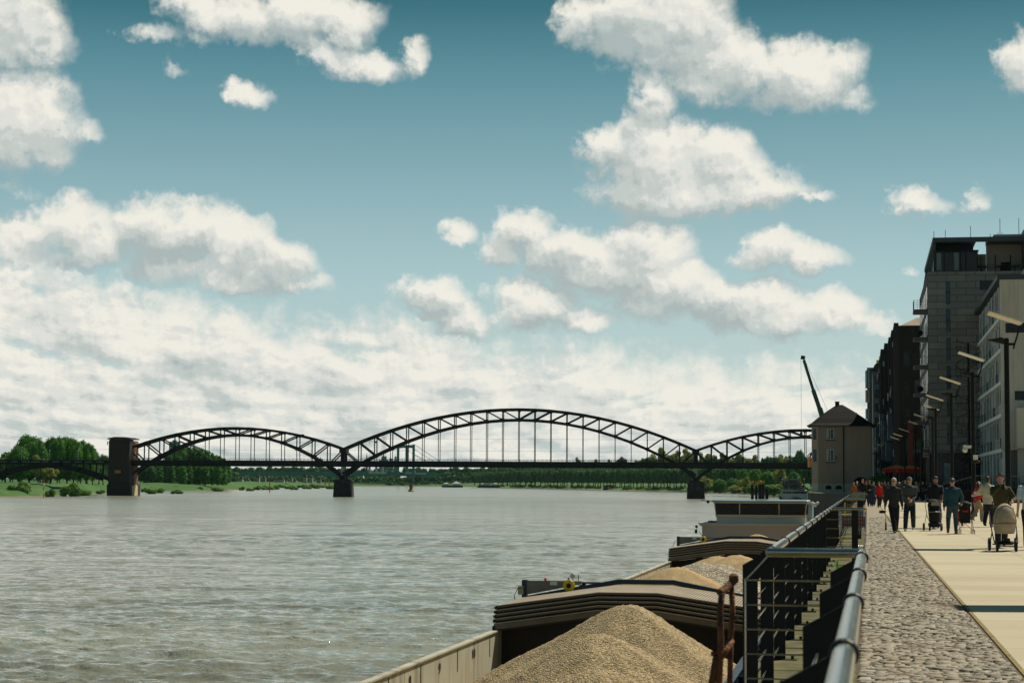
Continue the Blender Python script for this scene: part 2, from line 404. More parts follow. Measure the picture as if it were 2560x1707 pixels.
M['steel_black'] = pmat('blackened_steel', (20, 25, 26), 0.6, 0.0, 0.35, 3.0, 0.2, 30, spec=.2)
M['stainless'] = pmat('brushed_stainless', (178, 172, 162), 0.2, 1.0, 0.08, 6.0, 0.05, 90, stretch=(1, .1, 1))
M['bridge'] = pmat('dark_green_bridge_paint', (19, 29, 28), 0.65, 0.0, 0.35, 0.3, spec=.2)
M['white_paint'] = pmat('white_ship_paint', (222, 220, 212), 0.35, 0, 0.08, 0.7)
M['dark_glass'] = pmat('dark_glass', (14, 18, 20), 0.06, 0, spec=0.8)
M['black'] = pmat('matt_black', (16, 17, 18), 0.7, 0, 0.2, 3)
M['rubber'] = pmat('black_rubber', (22, 22, 23), 0.8)
M['rust'] = pmat('rusty_pipe', (136, 84, 46), 0.85, 0.0, 0, 14, 0.9, 50, col2=(62, 42, 28))
M['alu'] = pmat('weathered_aluminium', (152, 142, 126), 0.42, 0.75, 0.2, 1.2, 0.1, 12)
M['blue_steel'] = pmat('dark_blue_ship_paint', (16, 44, 66), 0.4, 0, 0.25, 2.0)
M['yellow'] = pmat('yellow_paint', (225, 195, 20), 0.45, 0, 0.2, 6)
M['grey_box'] = pmat('grey_box_paint', (120, 116, 108), 0.5, 0.0, 0.15, 2)
M['concrete'] = pmat('pale_concrete', (178, 172, 160), 0.85, 0, 0.16, 0.6, 0.3, 14)
M['red'] = pmat('red_plastic', (200, 24, 26), 0.4)
M['chrome'] = pmat('zinc_wire', (175, 180, 185), 0.3, 0.9)

# ================================================================ water and land
def build_water():
    n = NT('river_water')
    big = n.noise(0.012, 3, 0.5, n.mapping((1, 1.6, 1)))                   # calm and rough streaks
    mid = n.noise(0.05, 3, 0.55, n.mapping((0.7, 1.3, 1)), 0.4)
    w1 = n.noise(0.42, 4, 0.62, n.mapping((0.85, 1.0, 1), rot=(0, 0, .3)), 0.6)
    w2 = n.noise(1.6, 4, 0.62, n.mapping((1, .8, 1), rot=(0, 0, -.2)), .3)
    w3 = n.noise(0.14, 3, 0.5)
    h = n.math('ADD', n.math('MULTIPLY', w1, 1.25), n.math('MULTIPLY', w2, 0.40))
    h = n.math('ADD', h, n.math('MULTIPLY', w3, 2.2))
    amp = n.math('MULTIPLY', n.rng(big, 0.38, 0.62, 0.8, 1.15, True), n.rng(mid, 0.35, 0.65, 0.65, 1.3, True))
    h = n.math('MULTIPLY', h, amp)
    c1 = n.ramp(n.noise(0.035, 4, 0.6, n.mapping((0.6, 2.0, 1))), [(0.3, (118, 118, 102)), (0.7, (156, 160, 146))])
    foam = n.rng(n.math('MULTIPLY', n.noise(2.6, 5, .7), n.rng(w1, .5, .75, 0, 1)), .50, .62, 0, .35)
    c = n.mix(foam, c1, (196, 192, 176))
    n.out(c, n.rng(n.xyz()[1], 130, 700, 0.07, 0.20), n.bump(h, 0.85, 0.40), None, IOR=1.33, Specular_IOR_Level=0.5)
    # one sheet: a fan of rows and columns round the quay, with real waves where they can be seen
    rows = [2.0]; 
    while rows[-1] < 14000:
        D = rows[-1]; rows.append(D+(6.0 if D < 50 else max(0.14, 0.085*(D/70)**2) if D < 520 else min(D*0.06, 600)))
    rows = np.array(rows); th = np.radians(np.concatenate([np.linspace(-85, -17, 22)[:-1], np.linspace(-17, 11.5, 400), np.linspace(11.5, 80, 20)[1:]]))
    Dg, Tg = np.meshgrid(rows, th, indexing='ij'); X = Dg*np.sin(Tg); Y = Dg*np.cos(Tg)
    sp = np.gradient(rows)[:, None]*np.ones_like(Dg); Z = np.zeros_like(X); r = np.random.default_rng(12)
    patch = 0.55+0.9*np.clip(0.5+0.5*np.sin(X*.021+Y*.013+1.2*np.sin(Y*.017))*np.sin(Y*.031-X*.011+np.sin(X*.02)), 0, 1)
    for k in range(70):
        L_ = 0.7*(6.5/0.7)**r.random(); a = r.normal(1.25, .75); kx, ky = math.cos(a)*2*PI/L_, math.sin(a)*2*PI/L_
        ph = X*kx+Y*ky+r.uniform(0, 6.28)+0.9*np.sin(X*r.uniform(.02, .09)+Y*r.uniform(.02, .09)+r.uniform(0, 6))
        w = np.clip(L_/(1.7*sp)-0.6, 0, 1)
        Z += (1-2*np.abs(np.sin(ph/2))**1.3)*L_**0.7*0.0049*w
    Z *= patch; Z[Dg > 515] = 0
    V = np.stack([X, Y, Z], -1).reshape(-1, 3); idx = np.arange(Dg.size).reshape(Dg.shape)
    F = np.stack([idx[:-1, :-1], idx[:-1, 1:], idx[1:, 1:], idx[1:, :-1]], -1).reshape(-1, 4)
    o = np_mesh('river_water', V, F[:, ::-1], n.m, smooth=True); o.location = (0, 0, WATER_Z); tag(o, kind='structure')
build_water()

def land_mat():
    n = NT('riverside_grass')
    a = n.noise(0.06, 5, 0.6); b = n.noise(0.9, 4, 0.7)
    c1 = n.ramp(a, [(0.3, (36, 78, 26)), (0.5, (58, 104, 34)), (0.7, (92, 118, 50))])
    c = n.mix(n.rng(b, 0.3, 0.7, 0, 0.5), c1, (46, 84, 32))
    zz = n.xyz()[2]
    c = n.mix(n.rng(zz, -5.7, -5.3, 1, 0), c, (122, 108, 84))      # muddy stones at the waterline
    n.out(c, 0.95, n.bump(b, 0.6, 0.6)); return n.m
M['grass'] = land_mat()
# shoreline of the far side, read in the survey photo and put on the water plane
SHORE = [(-900,1330),(-420,1262),(-150,1248),(-40,1243.5),(60,1242),(130,1240),(200,1238.6),(235,1234),(330,1229.5),(452,1228.4),(545,1226.5),(600,1224),(640,1220.5),(760,1216.5),(860,1214.8),(1000,1215.2),(1120,1216),(1200,1217.6),(1300,1220),
         (1400,1222),(1510,1224),(1600,1226.4),(1700,1228.8),(1840,1232.8),(1900,1238),(1950,1243),(2010,1250),(2100,1262),(2400,1300)]
def build_land():
    rows = [(1.0, -6.3), (1.006, -5.5), (1.03, -4.2), (1.075, -2.0), (1.13, -0.8), (1.6, -0.5), (3.0, 0.0), (6.0, 1.0), (14.0, 4.0)]
    # densify the shore
    pts = []
    for (a, b) in zip(SHORE[:-1], SHORE[1:]):
        k = 6
        for i in range(k):
            t = i/k; x = a[0]+(b[0]-a[0])*t; y = a[1]+(b[1]-a[1])*t
            p = at_z(x, y, WATER_Z); p *= 1+0.006*math.sin(x*0.11)+0.004*math.sin(x*0.31); pts.append(Vector((p.x, p.y, 0)))
    vs = []; fs = []
    for p in pts:
        D = p.length
        for i, (f, z) in enumerate(rows):
            q = p*f if i < 5 else p*(f if f*D < 9000 else 9000/D)
            vs.append((q.x, q.y, z+(0.35*math.sin(q.x*0.05)+0.25*math.sin(q.x*0.13+q.y*0.02) if 1 < i < 6 else 0)))
    n = len(rows)
    for i in range(len(pts)-1):
        for j in range(n-1): fs.append((i*n+j, (i+1)*n+j, (i+1)*n+j+1, i*n+j+1))
    mb = MB(); mb.add(vs, fs); o = mb.build('riverbank', M['grass'], smooth=True); tag(o, kind='structure')
build_land()

# ================================================================ quay, promenade paving
CURB = [to_sl(at_z(px, py, 0)) for px, py in ((2251, 1332), (2397, 1502), (2560, 1687))]
def curb_l(s):
    (s0, l0), (s1, l1) = CURB[0], CURB[-1]
    return l0+(l1-l0)*(s-s0)/(s1-s0) if s < s0 else l0+(l0-l1)/(s0-s1)*(min(s, 90)-s0)
QL = -0.98                      # quay edge
def build_quay():
    n = NT('quay_stone')
    br = n.N.new('ShaderNodeTexBrick'); n.L.new(n.mapping((1, 1, 1), rot=(R(90), 0, R(90))), br.inputs[0])
    br.inputs['Scale'].default_value = 1.0; br.inputs['Brick Width'].default_value = 1.1; br.inputs['Row Height'].default_value = 0.45; br.inputs['Mortar Size'].default_value = 0.012
    br.inputs[1].default_value = lin((84, 80, 74)); br.inputs[2].default_value = lin((66, 64, 60)); br.inputs[3].default_value = lin((36, 34, 32))
    c = n.mix(n.rng(n.noise(1.3, 5), 0.35, 0.7, 0, 0.7), br.outputs[0], (52, 56, 44))
    n.out(c, 0.85, n.bump(n.noise(9, 4), 0.4, 0.03)); qm = n.m; M['quay'] = qm
    mb = MB()
    # plan: promenade with the bulge that carries the old house; top 6 mm under the paving sheets
    plan = [(QL, -60), (QL, 300), (-9.75, 340), (-9.75, 365), (-6, 500), (-9, 700), (-16, 930), (-22, 1200), (400, 1200), (400, -60)]
    mb.prism(plan, -7.5, -0.012, 'Z')
    o = mb.build('quay', qm); place(o); tag(o, kind='structure')
build_quay()
def slab_mat():
    n = NT('concrete_slab_paving'); x, y, z = n.xyz()
    def grid(c, period, off, w):
        f = n.math('FRACT', n.math('DIVIDE', n.math('ADD', c, off), period))
        d = n.math('MULTIPLY', n.math('MINIMUM', f, n.math('SUBTRACT', 1.0, f)), period)
        return n.rng(d, w*0.4, w, 1.0, 0.0)
    gx = grid(x, 2.25, -1.10, 0.016); gy = grid(y, 1.36, 0.2, 0.020)
    gyn = n.math('MULTIPLY', gy, n.rng(n.noise(0.7, 2, 0.5, n.mapping((0.25, 1, 1))), 0.35, 0.6, 0.25, 1.0))
    j = n.math('MAXIMUM', gx, gyn)
    a = n.noise(0.35, 5, 0.6); b = n.noise(45, 3, 0.7)
    cell = n.N.new('ShaderNodeTexWhiteNoise'); cell.noise_dimensions = '2D'
    cb = n.N.new('ShaderNodeCombineXYZ'); n.L.new(n.math('FLOOR', n.math('DIVIDE', n.math('ADD', x, -1.10), 2.25)), cb.inputs[0]); n.L.new(n.math('FLOOR', n.math('DIVIDE', n.math('ADD', y, 0.2), 1.36)), cb.inputs[1])
    n.L.new(cb.outputs[0], cell.inputs['Vector'])
    c = n.ramp(n.math('ADD', n.math('MULTIPLY', a, 0.7), n.math('MULTIPLY', cell.outputs[0], 0.3)), [(0.25, (174, 162, 134)), (0.75, (194, 184, 156))])
    c = n.mix(n.rng(b, 0.4, 0.75, 0, 0.22), c, (120, 108, 86))
    st = n.voro(0.55); c = n.mix(n.rng(st, 0.0, 0.05, 0.5, 0.0), c, (90, 80, 64))
    c = n.mix(n.math('MULTIPLY', j, 0.5), c, (84, 76, 54))
    h = n.math('SUBTRACT', n.math('MULTIPLY', b, 0.15), j)
    return n.out(c, 0.85, n.bump(h, 0.5, 0.006))
M['slab'] = slab_mat()
def build_paving():
    mb = MB(); ss = [-6, 5, 10, 14, 18, 24, 30, 40, 55, 75, 110, 160, 230, 300]
    L_ = [(curb_l(s)+0.03, s) for s in ss]
    for (a, b) in zip(L_[:-1], L_[1:]): mb.add([(a[0], a[1], 0), (60, a[1], 0), (60, b[1], 0), (b[0], b[1], 0)], [(0, 1, 2, 3)])
    mb.add([(-9, 300, 0), (60, 300, 0), (60, 520, 0), (-6, 520, 0), (-10, 362, 0), (-10, 334, 0), (-0.9, 301, 0)], [(0, 1, 2, 3, 4, 5, 6)]) if 0 else None
    mb.add([(-0.9, 300, 0), (60, 300, 0), (60, 362, 0), (-9.6, 362, 0), (-9.6, 340.5, 0)], [(0, 1, 2, 3, 4)])
    mb.add([(-9.6, 362, 0), (60, 362, 0), (60, 500, 0), (-6, 500, 0)], [(0, 1, 2, 3)])
    mb.add([(-6, 500, 0), (60, 500, 0), (60, 900, 0), (-15, 900, 0)], [(0, 1, 2, 3)])
    o = mb.build('slab_paving', M['slab']); place(o); tag(o, kind='structure')
    # mossy joint along the slabs
    mb = MB()
    for (a, b) in zip(L_[:-1], L_[1:]): mb.add([(a[0]-0.035, a[1], .004), (a[0]+.01, a[1], .004), (b[0]+.01, b[1], .004), (b[0]-0.035, b[1], .004)], [(0, 1, 2, 3)])
    o = mb.build('paving_joint', pmat('mossy_joint', (150, 132, 78), 0.95, 0, 0, 8, 0.5, 30, col2=(104, 92, 58))); place(o); tag(o, kind='structure')
    # mossy stone strip under the railing
    n = NT('mossy_kerb_stone'); a = n.noise(3.5, 6, 0.65); x, y, z = n.xyz()
    c = n.ramp(a, [(0.3, (44, 46, 20)), (0.5, (84, 80, 36)), (0.7, (124, 112, 72))])
    f = n.math('FRACT', n.math('DIVIDE', y, 1.15)); j = n.rng(f, 0.0, 0.02, 1, 0)
    c = n.mix(j, c, (48, 42, 28)); c = n.mix(n.rng(n.noise(14, 5), 0.5, 0.7, 0, 0.8), c, (60, 76, 26))
    n.out(c, 0.9, n.bump(n.noise(22, 5), 0.7, 0.02))
    mb = MB()
    for k in range(52):
        mb.bbox(QL+0.02, -0.09, 3+k*1.15, 3+(k+1)*1.15-0.006, -0.2, 0.05+0.006*math.sin(k*2.3), 0.015)
    mb.box(QL+0.02, -0.09, 3+52*1.15, 300, -0.2, 0.05)
    o = mb.build('kerb_strip', n.m); place(o); tag(o, kind='structure')
build_paving()
def build_cobbles():
    """every stone of the sett strip is modelled: rounded tops, open joints"""
    n = NT('granite_setts')
    g = n.N.new('ShaderNodeNewGeometry')
    wn = n.N.new('ShaderNodeTexWhiteNoise'); wn.noise_dimensions = '1D'; n.L.new(g.outputs['Random Per Island'], wn.inputs['W'])
    a = n.ramp(wn.outputs[0], [(0.0, (132, 122, 104)), (0.4, (150, 142, 122)), (0.75, (162, 153, 132)), (1.0, (178, 172, 158))])
    c = n.mix(n.rng(n.noise(30, 4, 0.7), 0.35, 0.7, 0, 0.6), a, (92, 86, 74))
    c = n.mix(n.rng(n.noise(0.5, 4, 0.6), 0.45, 0.7, 0, 0.35), c, (140, 116, 78))
    n.out(c, 0.7, n.bump(n.noise(60, 4), 0.5, 0.006))
    V = []; Fc = []; base = 0
    r = np.random.default_rng(5)
    s = 11.0
    while s < 96:
        dep = 0.086*r.uniform(0.88, 1.14)*(1.0 if s < 50 else 1.5); l = -0.08; l1 = curb_l(s)-0.03
        wav = 0.025*math.sin(s*0.9)
        while l < l1-0.03:
            w = min(r.uniform(0.07, 0.155)*(1 if s < 50 else 1.5), l1-l)
            if w < 0.04: break
            g_ = 0.007; x0, x1, y0, y1 = l+g_, l+w-g_, s+g_, s+dep-g_
            jt = r.normal(0, 0.006, 4); hz = r.normal(0, 0.0055)+0.006*math.sin(l*3+s*1.7)
            yo = wav+0.012*math.sin(l*6+s*3)
            x0 += jt[0]; x1 += jt[1]; y0 += jt[2]+yo; y1 += jt[3]+yo
            q = 0.012
            ring = lambda a, z: [(x0+a, y0+a, z), (x1-a, y0+a, z), (x1-a, y1-a, z), (x0+a, y1-a, z)]
            tl = r.normal(0, 0.003, 2)
            top = [(px, py, 0.004+hz+tl[0]*(1 if k in (1, 2) else -1)+tl[1]*(1 if k > 1 else -1)) for k, (px, py, _) in enumerate(ring(q, 0))]
            V += ring(-0.002, -0.03)+ring(0.004, -0.004+hz)+top
            b = base
            for k in range(2):
                for jx in range(4): Fc.append((b+k*4+jx, b+k*4+(jx+1) % 4, b+(k+1)*4+(jx+1) % 4, b+(k+1)*4+jx))
            Fc.append((b+8, b+9, b+10, b+11)); base += 12; l += w
        s += dep
    o = np_mesh('sett_strip', V, Fc, n.m, smooth=False); place(o); tag(o, kind='structure')
    # sand bed between and beyond the modelled setts
    mb = MB(); ss = [-6, 12, 30, 60, 96, 300]
    for a, b in zip(ss[:-1], ss[1:]): mb.add([(-0.1, a, -.008), (curb_l(a), a, -.008), (curb_l(b), b, -.008), (-0.1, b, -.008)], [(0, 1, 2, 3)])
    o = mb.build('sett_bed', pmat('sandy_joints', (92, 76, 56), 0.95, 0, 0.3, 8, 0.6, 40)); place(o); tag(o, kind='structure')
    mb = MB(); mb.add([(-0.08, 95.5, 0), (curb_l(96)-.02, 95.5, 0), (curb_l(300)-.02, 300, 0), (-0.08, 300, 0)], [(0, 1, 2, 3)])
    o = mb.build('far_sett_paving', pmat('far_setts', (150, 140, 118), 0.85, 0, 0.3, 5, 0.3, 20)); place(o); tag(o, kind='structure')
build_cobbles()
print('CURB', CURB, 'AX', AX)

# ================================================================ the railway arch bridge
BA = math.atan(0.0627)                        # heading of the bridge against +X
BX0, BD0 = -0.0846*935, 935.0
BDIR = Vector((math.cos(BA), -math.sin(BA), 0)); BNRM = Vector((math.sin(BA), math.cos(BA), 0))
BW = 8.6                                      # distance between the two trusses
def build_bridge():
    root = thing('arch_bridge', 'dark steel railway bridge with three trussed arches across the river', 'bridge', (BX0, BD0, 0), -BA)
    Mb = M['bridge']
    # deck: local x along the bridge from the left river pier, y across, z up
    d = MB(); d.box(-101.5, 300, -1.2, BW+1.2, 8.9, 10.2)
    d.box(-101.5, 300, -2.6, -1.2, 9.6, 10.3); d.box(-101.5, 300, BW+1.2, BW+2.6, 9.6, 10.3)
    for y in (-0.35, BW+0.35): d.box(-101.5, 300, y-0.25, y+0.25, 8.1, 8.9)
    d.box(-101.5, 300, -2.72, -2.6, 9.1, 10.9)
    d.build('deck', Mb, root)
    # dense footway railing on both sides
    r = MB()
    for y in (-2.5, BW+2.5):
        r.box(-101.5, 300, y-0.05, y+0.05, 11.7, 11.8); r.box(-101.5, 300, y-0.03, y+0.03, 11.25, 11.3)
        x = -101
        while x < 300: r.box(x-0.05, x+0.05, y-0.05, y+0.05, 10.3, 11.7); x += 0.9 if y < 0 else 1.8
    r.build('footway_railing', Mb, root)
    def arch(x0, n, L, zu, ku, zl, kl, lat, doubled):
        p = L/n; xc = x0+L/2
        U = lambda x: zu-ku*(x-xc)**2
        Lw = lambda x: zl-kl*(x-xc)**2
        for y in (0, BW):
            a = MB((0, 0, 0)); 
            for i in range(n):
                xa, xb = x0+i*p, x0+(i+1)*p
                a.beam((xa, y, U(xa)), (xb+0.05, y, U(xb)), 1.05, 1.15)
            ar = a.build('arch_truss', Mb, root)
            lc = MB()
            for i in range(n):
                xa, xb = x0+i*p, x0+(i+1)*p
                lc.beam((xa, y, Lw(xa)), (xb+0.05, y, Lw(xb)), 1.0, 1.15)
            lc.build('lower_chord', Mb, ar)
            for i in range(1, n):
                x = x0+i*p; po = MB()
                zt, zb = U(x)-0.4, max(Lw(x), 10.2)
                for s in (-0.17, 0.17): po.box(x-0.23, x+0.23, y+s*1.6-0.07, y+s*1.6+0.07, zb, zt)
                if lat:
                    z = zb+0.7
                    while z < zt-0.5: po.beam((x-0.05, y, z), (x-0.05, y, z+0.5), 0.3, 0.12); z += 1.1
                po.prism([(x-0.9, Lw(x)+0.2), (x-0.35, Lw(x)+0.95), (x+0.35, Lw(x)+0.95), (x+0.9, Lw(x)+0.2), (x+0.7, Lw(x)-0.5), (x, Lw(x)-0.85), (x-0.7, Lw(x)-0.5)], y-0.42, y+0.42) if Lw(x) > 10.6 else None
                po.prism([(x-1.0, U(x)-0.2), (x+1.0, U(x)-0.2), (x+0.35, U(x)-1.0), (x-0.35, U(x)-1.0)], y-0.46, y+0.46)
                po.build('truss_post', Mb, ar)
                if Lw(x) > 10.8:
                    h = MB()
                    h.box(x-0.16, x+0.16, y-0.16, y+0.16, 10.2, Lw(x)-0.3)
                    h.build('hanger', Mb, ar)
            for i in range(n):
                xa, xb = x0+i*p, x0+(i+1)*p
                if i < n/2: A = (xa, U(xa)); B = (xb, Lw(xb))
                else: A = (xb, U(xb)); B = (xa, Lw(xa))
                if B[1] < 10:                       # members that run down through the deck at the piers
                    t = (A[1]-10)/(A[1]-B[1]); B = (A[0]+(B[0]-A[0])*t, 10.0)
                g = MB(); g.beam((A[0], y, A[1]-0.3), (B[0], y, B[1]+0.2), 0.5, 0.6); g.build('diagonal', Mb, ar)
        # wind bracing between the upper chords and the portal frames
        wb = MB()
        for i in range(0, n+1):
            x = x0+i*p; wb.beam((x, 0, U(x)), (x, BW, U(x)), 0.3, 0.35)
            if i < n: wb.beam((x, 0, U(x)), (x+p, BW, U(x+p)), 0.2, 0.2); wb.beam((x, BW, U(x)), (x+p, 0, U(x+p)), 0.2, 0.2)
            if Lw(x) > 17: wb.beam((x, 0, Lw(x)), (x, BW, Lw(x)), 0.25, 0.3)
        wb.build('wind_bracing', Mb, root)
    arch(0, 22, 165, 35.2, .00278, 30.3, .00374, True, True)
    arch(-101.5, 14, 101.5, 26.0, .00377, 22.8, .00769, False, True)
    arch(165, 14, 101.5, 26.0, .00377, 22.8, .00769, False, False)
    # portal tops where two arches meet
    stone = pmat('dark_pier_sandstone', (66, 58, 52), 0.9, 0, 0, 0.5, 0.6, 2.0, col2=(34, 32, 30)); M['pier_stone'] = stone
    pale = pmat('pale_bearing_column', (176, 172, 160), 0.7, 0, 0.1, 1)
    for x, wz in ((0, 8.6), (165, 8.4)):
        pt = MB()
        for y in (0, BW): pt.box(x-0.9, x+0.9, y-0.55, y+0.55, 10, 16.6)
        pt.box(x-1.6, x+1.6, -0.6, BW+0.6, 14.9, 16.9)
        pt.build('portal', Mb, root)
        pr = MB((0, 0, 0)); z0 = WATER_Z-2
        w0, w1 = wz/2, wz/2-0.5
        yo, yi = -4.0, BW+4.0
        plan = lambda w, e: [(x-w, yo+e+w*0.6), (x-w*0.5, yo+e), (x+w*0.5, yo+e), (x+w, yo+e+w*0.6), (x+w, yi-e-w*0.6), (x+w*0.5, yi-e), (x-w*0.5, yi-e), (x-w, yi-e-w*0.6)]
        vs = [(a, b, z0) for a, b in plan(w0, 0)]+[(a, b, 0.8) for a, b in plan(w1, 0.4)]+[(a, b, 0.8) for a, b in plan(w1+0.35, 0.05)]+[(a, b, 1.5) for a, b in plan(w1+0.35, 0.05)]+[(a, b, 2.2) for a, b in plan(w1-0.9, 0.9)]
        fs = [tuple(range(7, -1, -1)), tuple(range(32, 40))]
        for k in range(4):
            for j in range(8): fs.append((k*8+j, k*8+(j+1) % 8, (k+1)*8+(j+1) % 8, (k+1)*8+j))
        pr.add(vs, fs); po = pr.build('river_pier', stone, root)
        co = MB(); co.box(x-0.75, x+0.75, 0.2, 1.6, 2.2, 8.3); co.build('bearing_column', pale, po); co = MB(); co.box(x-0.5, x+0.5, BW-1.6, BW-0.2, 2.2, 8.3); co.build('bearing_column', pale, po)
        for y in (0, BW):
            fo = MB()
            for sg in (-1, 1): fo.beam((x, y, 3.2), (x+sg*7.2, y, 8.6), 0.9, 1.0)
            fo.box(x-1.2, x+1.2, y-0.9, y+0.9, 2.1, 3.7)
            fo.build('bearing_strut', Mb, root)
    # catenary wire and a mast bracket
    c = MB()
    for z in (21.5, 15.9):
        c.tube([(-160, BW/2, z), (-60, BW/2, z-.25), (40, BW/2, z), (140, BW/2, z-.2), (300, BW/2, z)], 0.05, 4)
    c.build('overhead_wire', Mb, root)
    for x, z in ((-13.5*1.6, 22.4), (12.6, 19.3)):
        b = MB(); b.box(x-0.1, x+3.3, -0.1, 0.1, z+0.6, z+0.8); b.box(x-0.1, x+.1, -.1, .1, z-0.5, z+0.8); b.box(x+2.2, x+3.3, -.2, .2, z, z+.6); b.build('signal_bracket', Mb, root)
    # stone gate tower at the left
    tw = NT('tower_masonry'); 
    br = tw.N.new('ShaderNodeTexBrick'); tw.L.new(tw.mapping((1, 1, 1), rot=(R(90), 0, 0)), br.inputs[0])
    br.inputs['Scale'].default_value = 0.8; br.inputs['Mortar Size'].default_value = 0.02; br.inputs[1].default_value = lin((58, 47, 40)); br.inputs[2].default_value = lin((38, 33, 30)); br.inputs[3].default_value = lin((28, 26, 25))
    c_ = tw.mix(tw.rng(tw.noise(0.25, 5, 0.65), 0.35, 0.7, 0, 0.8), br.outputs[0], (46, 38, 34))
    zz = tw.xyz()
    tw.out(tw.mix(tw.rng(tw.noise(0.5, 4), 0.55, 0.7, 0, 0.4), c_, (84, 56, 40)), 0.9, tw.bump(tw.noise(1.5, 5), 0.6, 0.15))
    tx0, tx1 = -109.9, -99.9
    t = MB(); t.bbox(tx0, tx1, -6.0, 2.2, -0.5, 20.4, 0.5)
    tower = t.build('gate_tower', tw.m, root)
    t = MB(); t.bbox(tx0-0.25, tx1+0.25, 2.2, 10.5, -0.5, 19.8, 0.4); t.build('rear_tower_block', pmat('painted_sunlit_sandstone', (158, 108, 74), .9, 0, 0, .6, .5, 2, col2=(84, 58, 44)), tower)  # lighter warm stone colour paints in the sunlit side of the tower
    t = MB(); t.bbox(tx0-0.45, tx1+0.45, -6.5, 14.5, WATER_Z-2, -0.3, 0.5); t.build('tower_plinth', tw.m, tower)
    t = MB(); t.box(tx0-0.5, tx1+0.5, -6.4, 10.9, 20.4, 20.9); t.prism([(tx0-0.5, 20.9), (tx1+0.5, 20.9), (tx1-2, 21.5), (tx0+3, 21.6)], -6.2, 10.7); t.build('tower_roof', pmat('tower_lead_roof', (62, 62, 60), .7, 0, .2, 1), tower)
    t = MB(); t.beam((tx0-1.6, -2, 19.0), (tx0, -2, 19.0), 0.25, 0.3); t.box(tx0-1.7, tx0-1.4, -2.2, -1.8, 17.8, 19.4); t.beam((tx1-3, -6.3, 18.9), (tx1+1.4, -6.3, 18.6), .3, .25); t.build('tower_bracket', Mb, tower)
    t = MB(); t.box(tx0+3.2, tx0+6.0, -6.12, -5.98, 4.5, 6.0); t.build('plaque', pmat('ochre_plaque', (168, 120, 70), .8, 0, .2, 2), tower)
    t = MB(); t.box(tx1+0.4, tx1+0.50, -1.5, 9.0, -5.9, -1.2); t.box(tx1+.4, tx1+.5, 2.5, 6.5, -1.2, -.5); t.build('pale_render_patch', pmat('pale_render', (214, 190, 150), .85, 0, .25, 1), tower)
    # approach span with its flat arch and spandrel posts
    a0, a1 = -190.0, -110.0
    dk = MB(); dk.box(a0, a1, -2.2, BW+2.2, 8.6, 10.0); dk.box(a0, a1, -2.35, -2.2, 9.3, 10.7); dk.build('approach_deck', Mb, root)
    rl = MB(); rl.box(a0, a1, -2.3, -2.2, 11.55, 11.65); rl.box(a0, a1, -2.28, -2.22, 11.1, 11.15)
    x = a0
    while x < a1: rl.box(x-.04, x+.04, -2.3, -2.2, 10.7, 11.6); x += 1.2
    rl.build('approach_railing', Mb, root)
    xc = -141.5
    for y in (-1.0, BW+1.0):
        am = MB(); n = 18; xs = [xc-28+56*i/n for i in range(n+1)]
        Z = lambda x: 7.9-0.0078*(x-xc)**2
        for a, b in zip(xs[:-1], xs[1:]): am.beam((a, y, Z(a)), (b+.05, y, Z(b)), 0.9, 1.9)
        ao = am.build('approach_arch', Mb, root)
        for a in xs[::2]:
            if abs(a-xc) < 9: continue
            p_ = MB(); p_.box(a-0.35, a+0.35, y-0.3, y+0.3, Z(a), 8.7); p_.build('spandrel_post', Mb, ao)
    ab = MB(); ab.bbox(-172.5, -169.5, -3, BW+3, -1.5, 8.6, 0.2); ab.build('approach_pier', stone, root)
    # graffiti words along the fascia
    gm = pmat('white_graffiti', (190, 192, 188), 0.9)
    words = ['SONY', 'SONY', 'SECHS', 'SIEBEN', 'VENT', 'SONY', 'SONY', 'SONY', 'SONY', 'SONY']; pxs = [16, 44, 72, 97, 120, 147, 174, 202, 228, 257]
    for wd, px in zip(words, pxs):
        vs, fs = text_mb(' '.join(wd), 0.9, 0.01)
        x = ((px-1280)/F_PX); s = (x*BD0-BX0)/(BDIR.x-x*BDIR.y)
        g = MB(); g.add([(v.x*1.05+s, -2.38-v.z, v.y+9.75) for v in vs], fs); g.build('painted_word', gm, root, fix=False)
    # people crossing are specks; a few lamps on the approach
    for px in (61, 131, 202):
        x = ((px-1280)/F_PX); s = (x*BD0-BX0)/(BDIR.x-x*BDIR.y)
        l = MB(); l.tube([(s, -2.2, 10), (s, -2.2, 14.9)], .07, 5); l.sphere((s, -2.2, 15.1), .28, 8, 6); l.build('lamp_post', pmat('white_globe', (225, 225, 220), .4), root)
build_bridge()

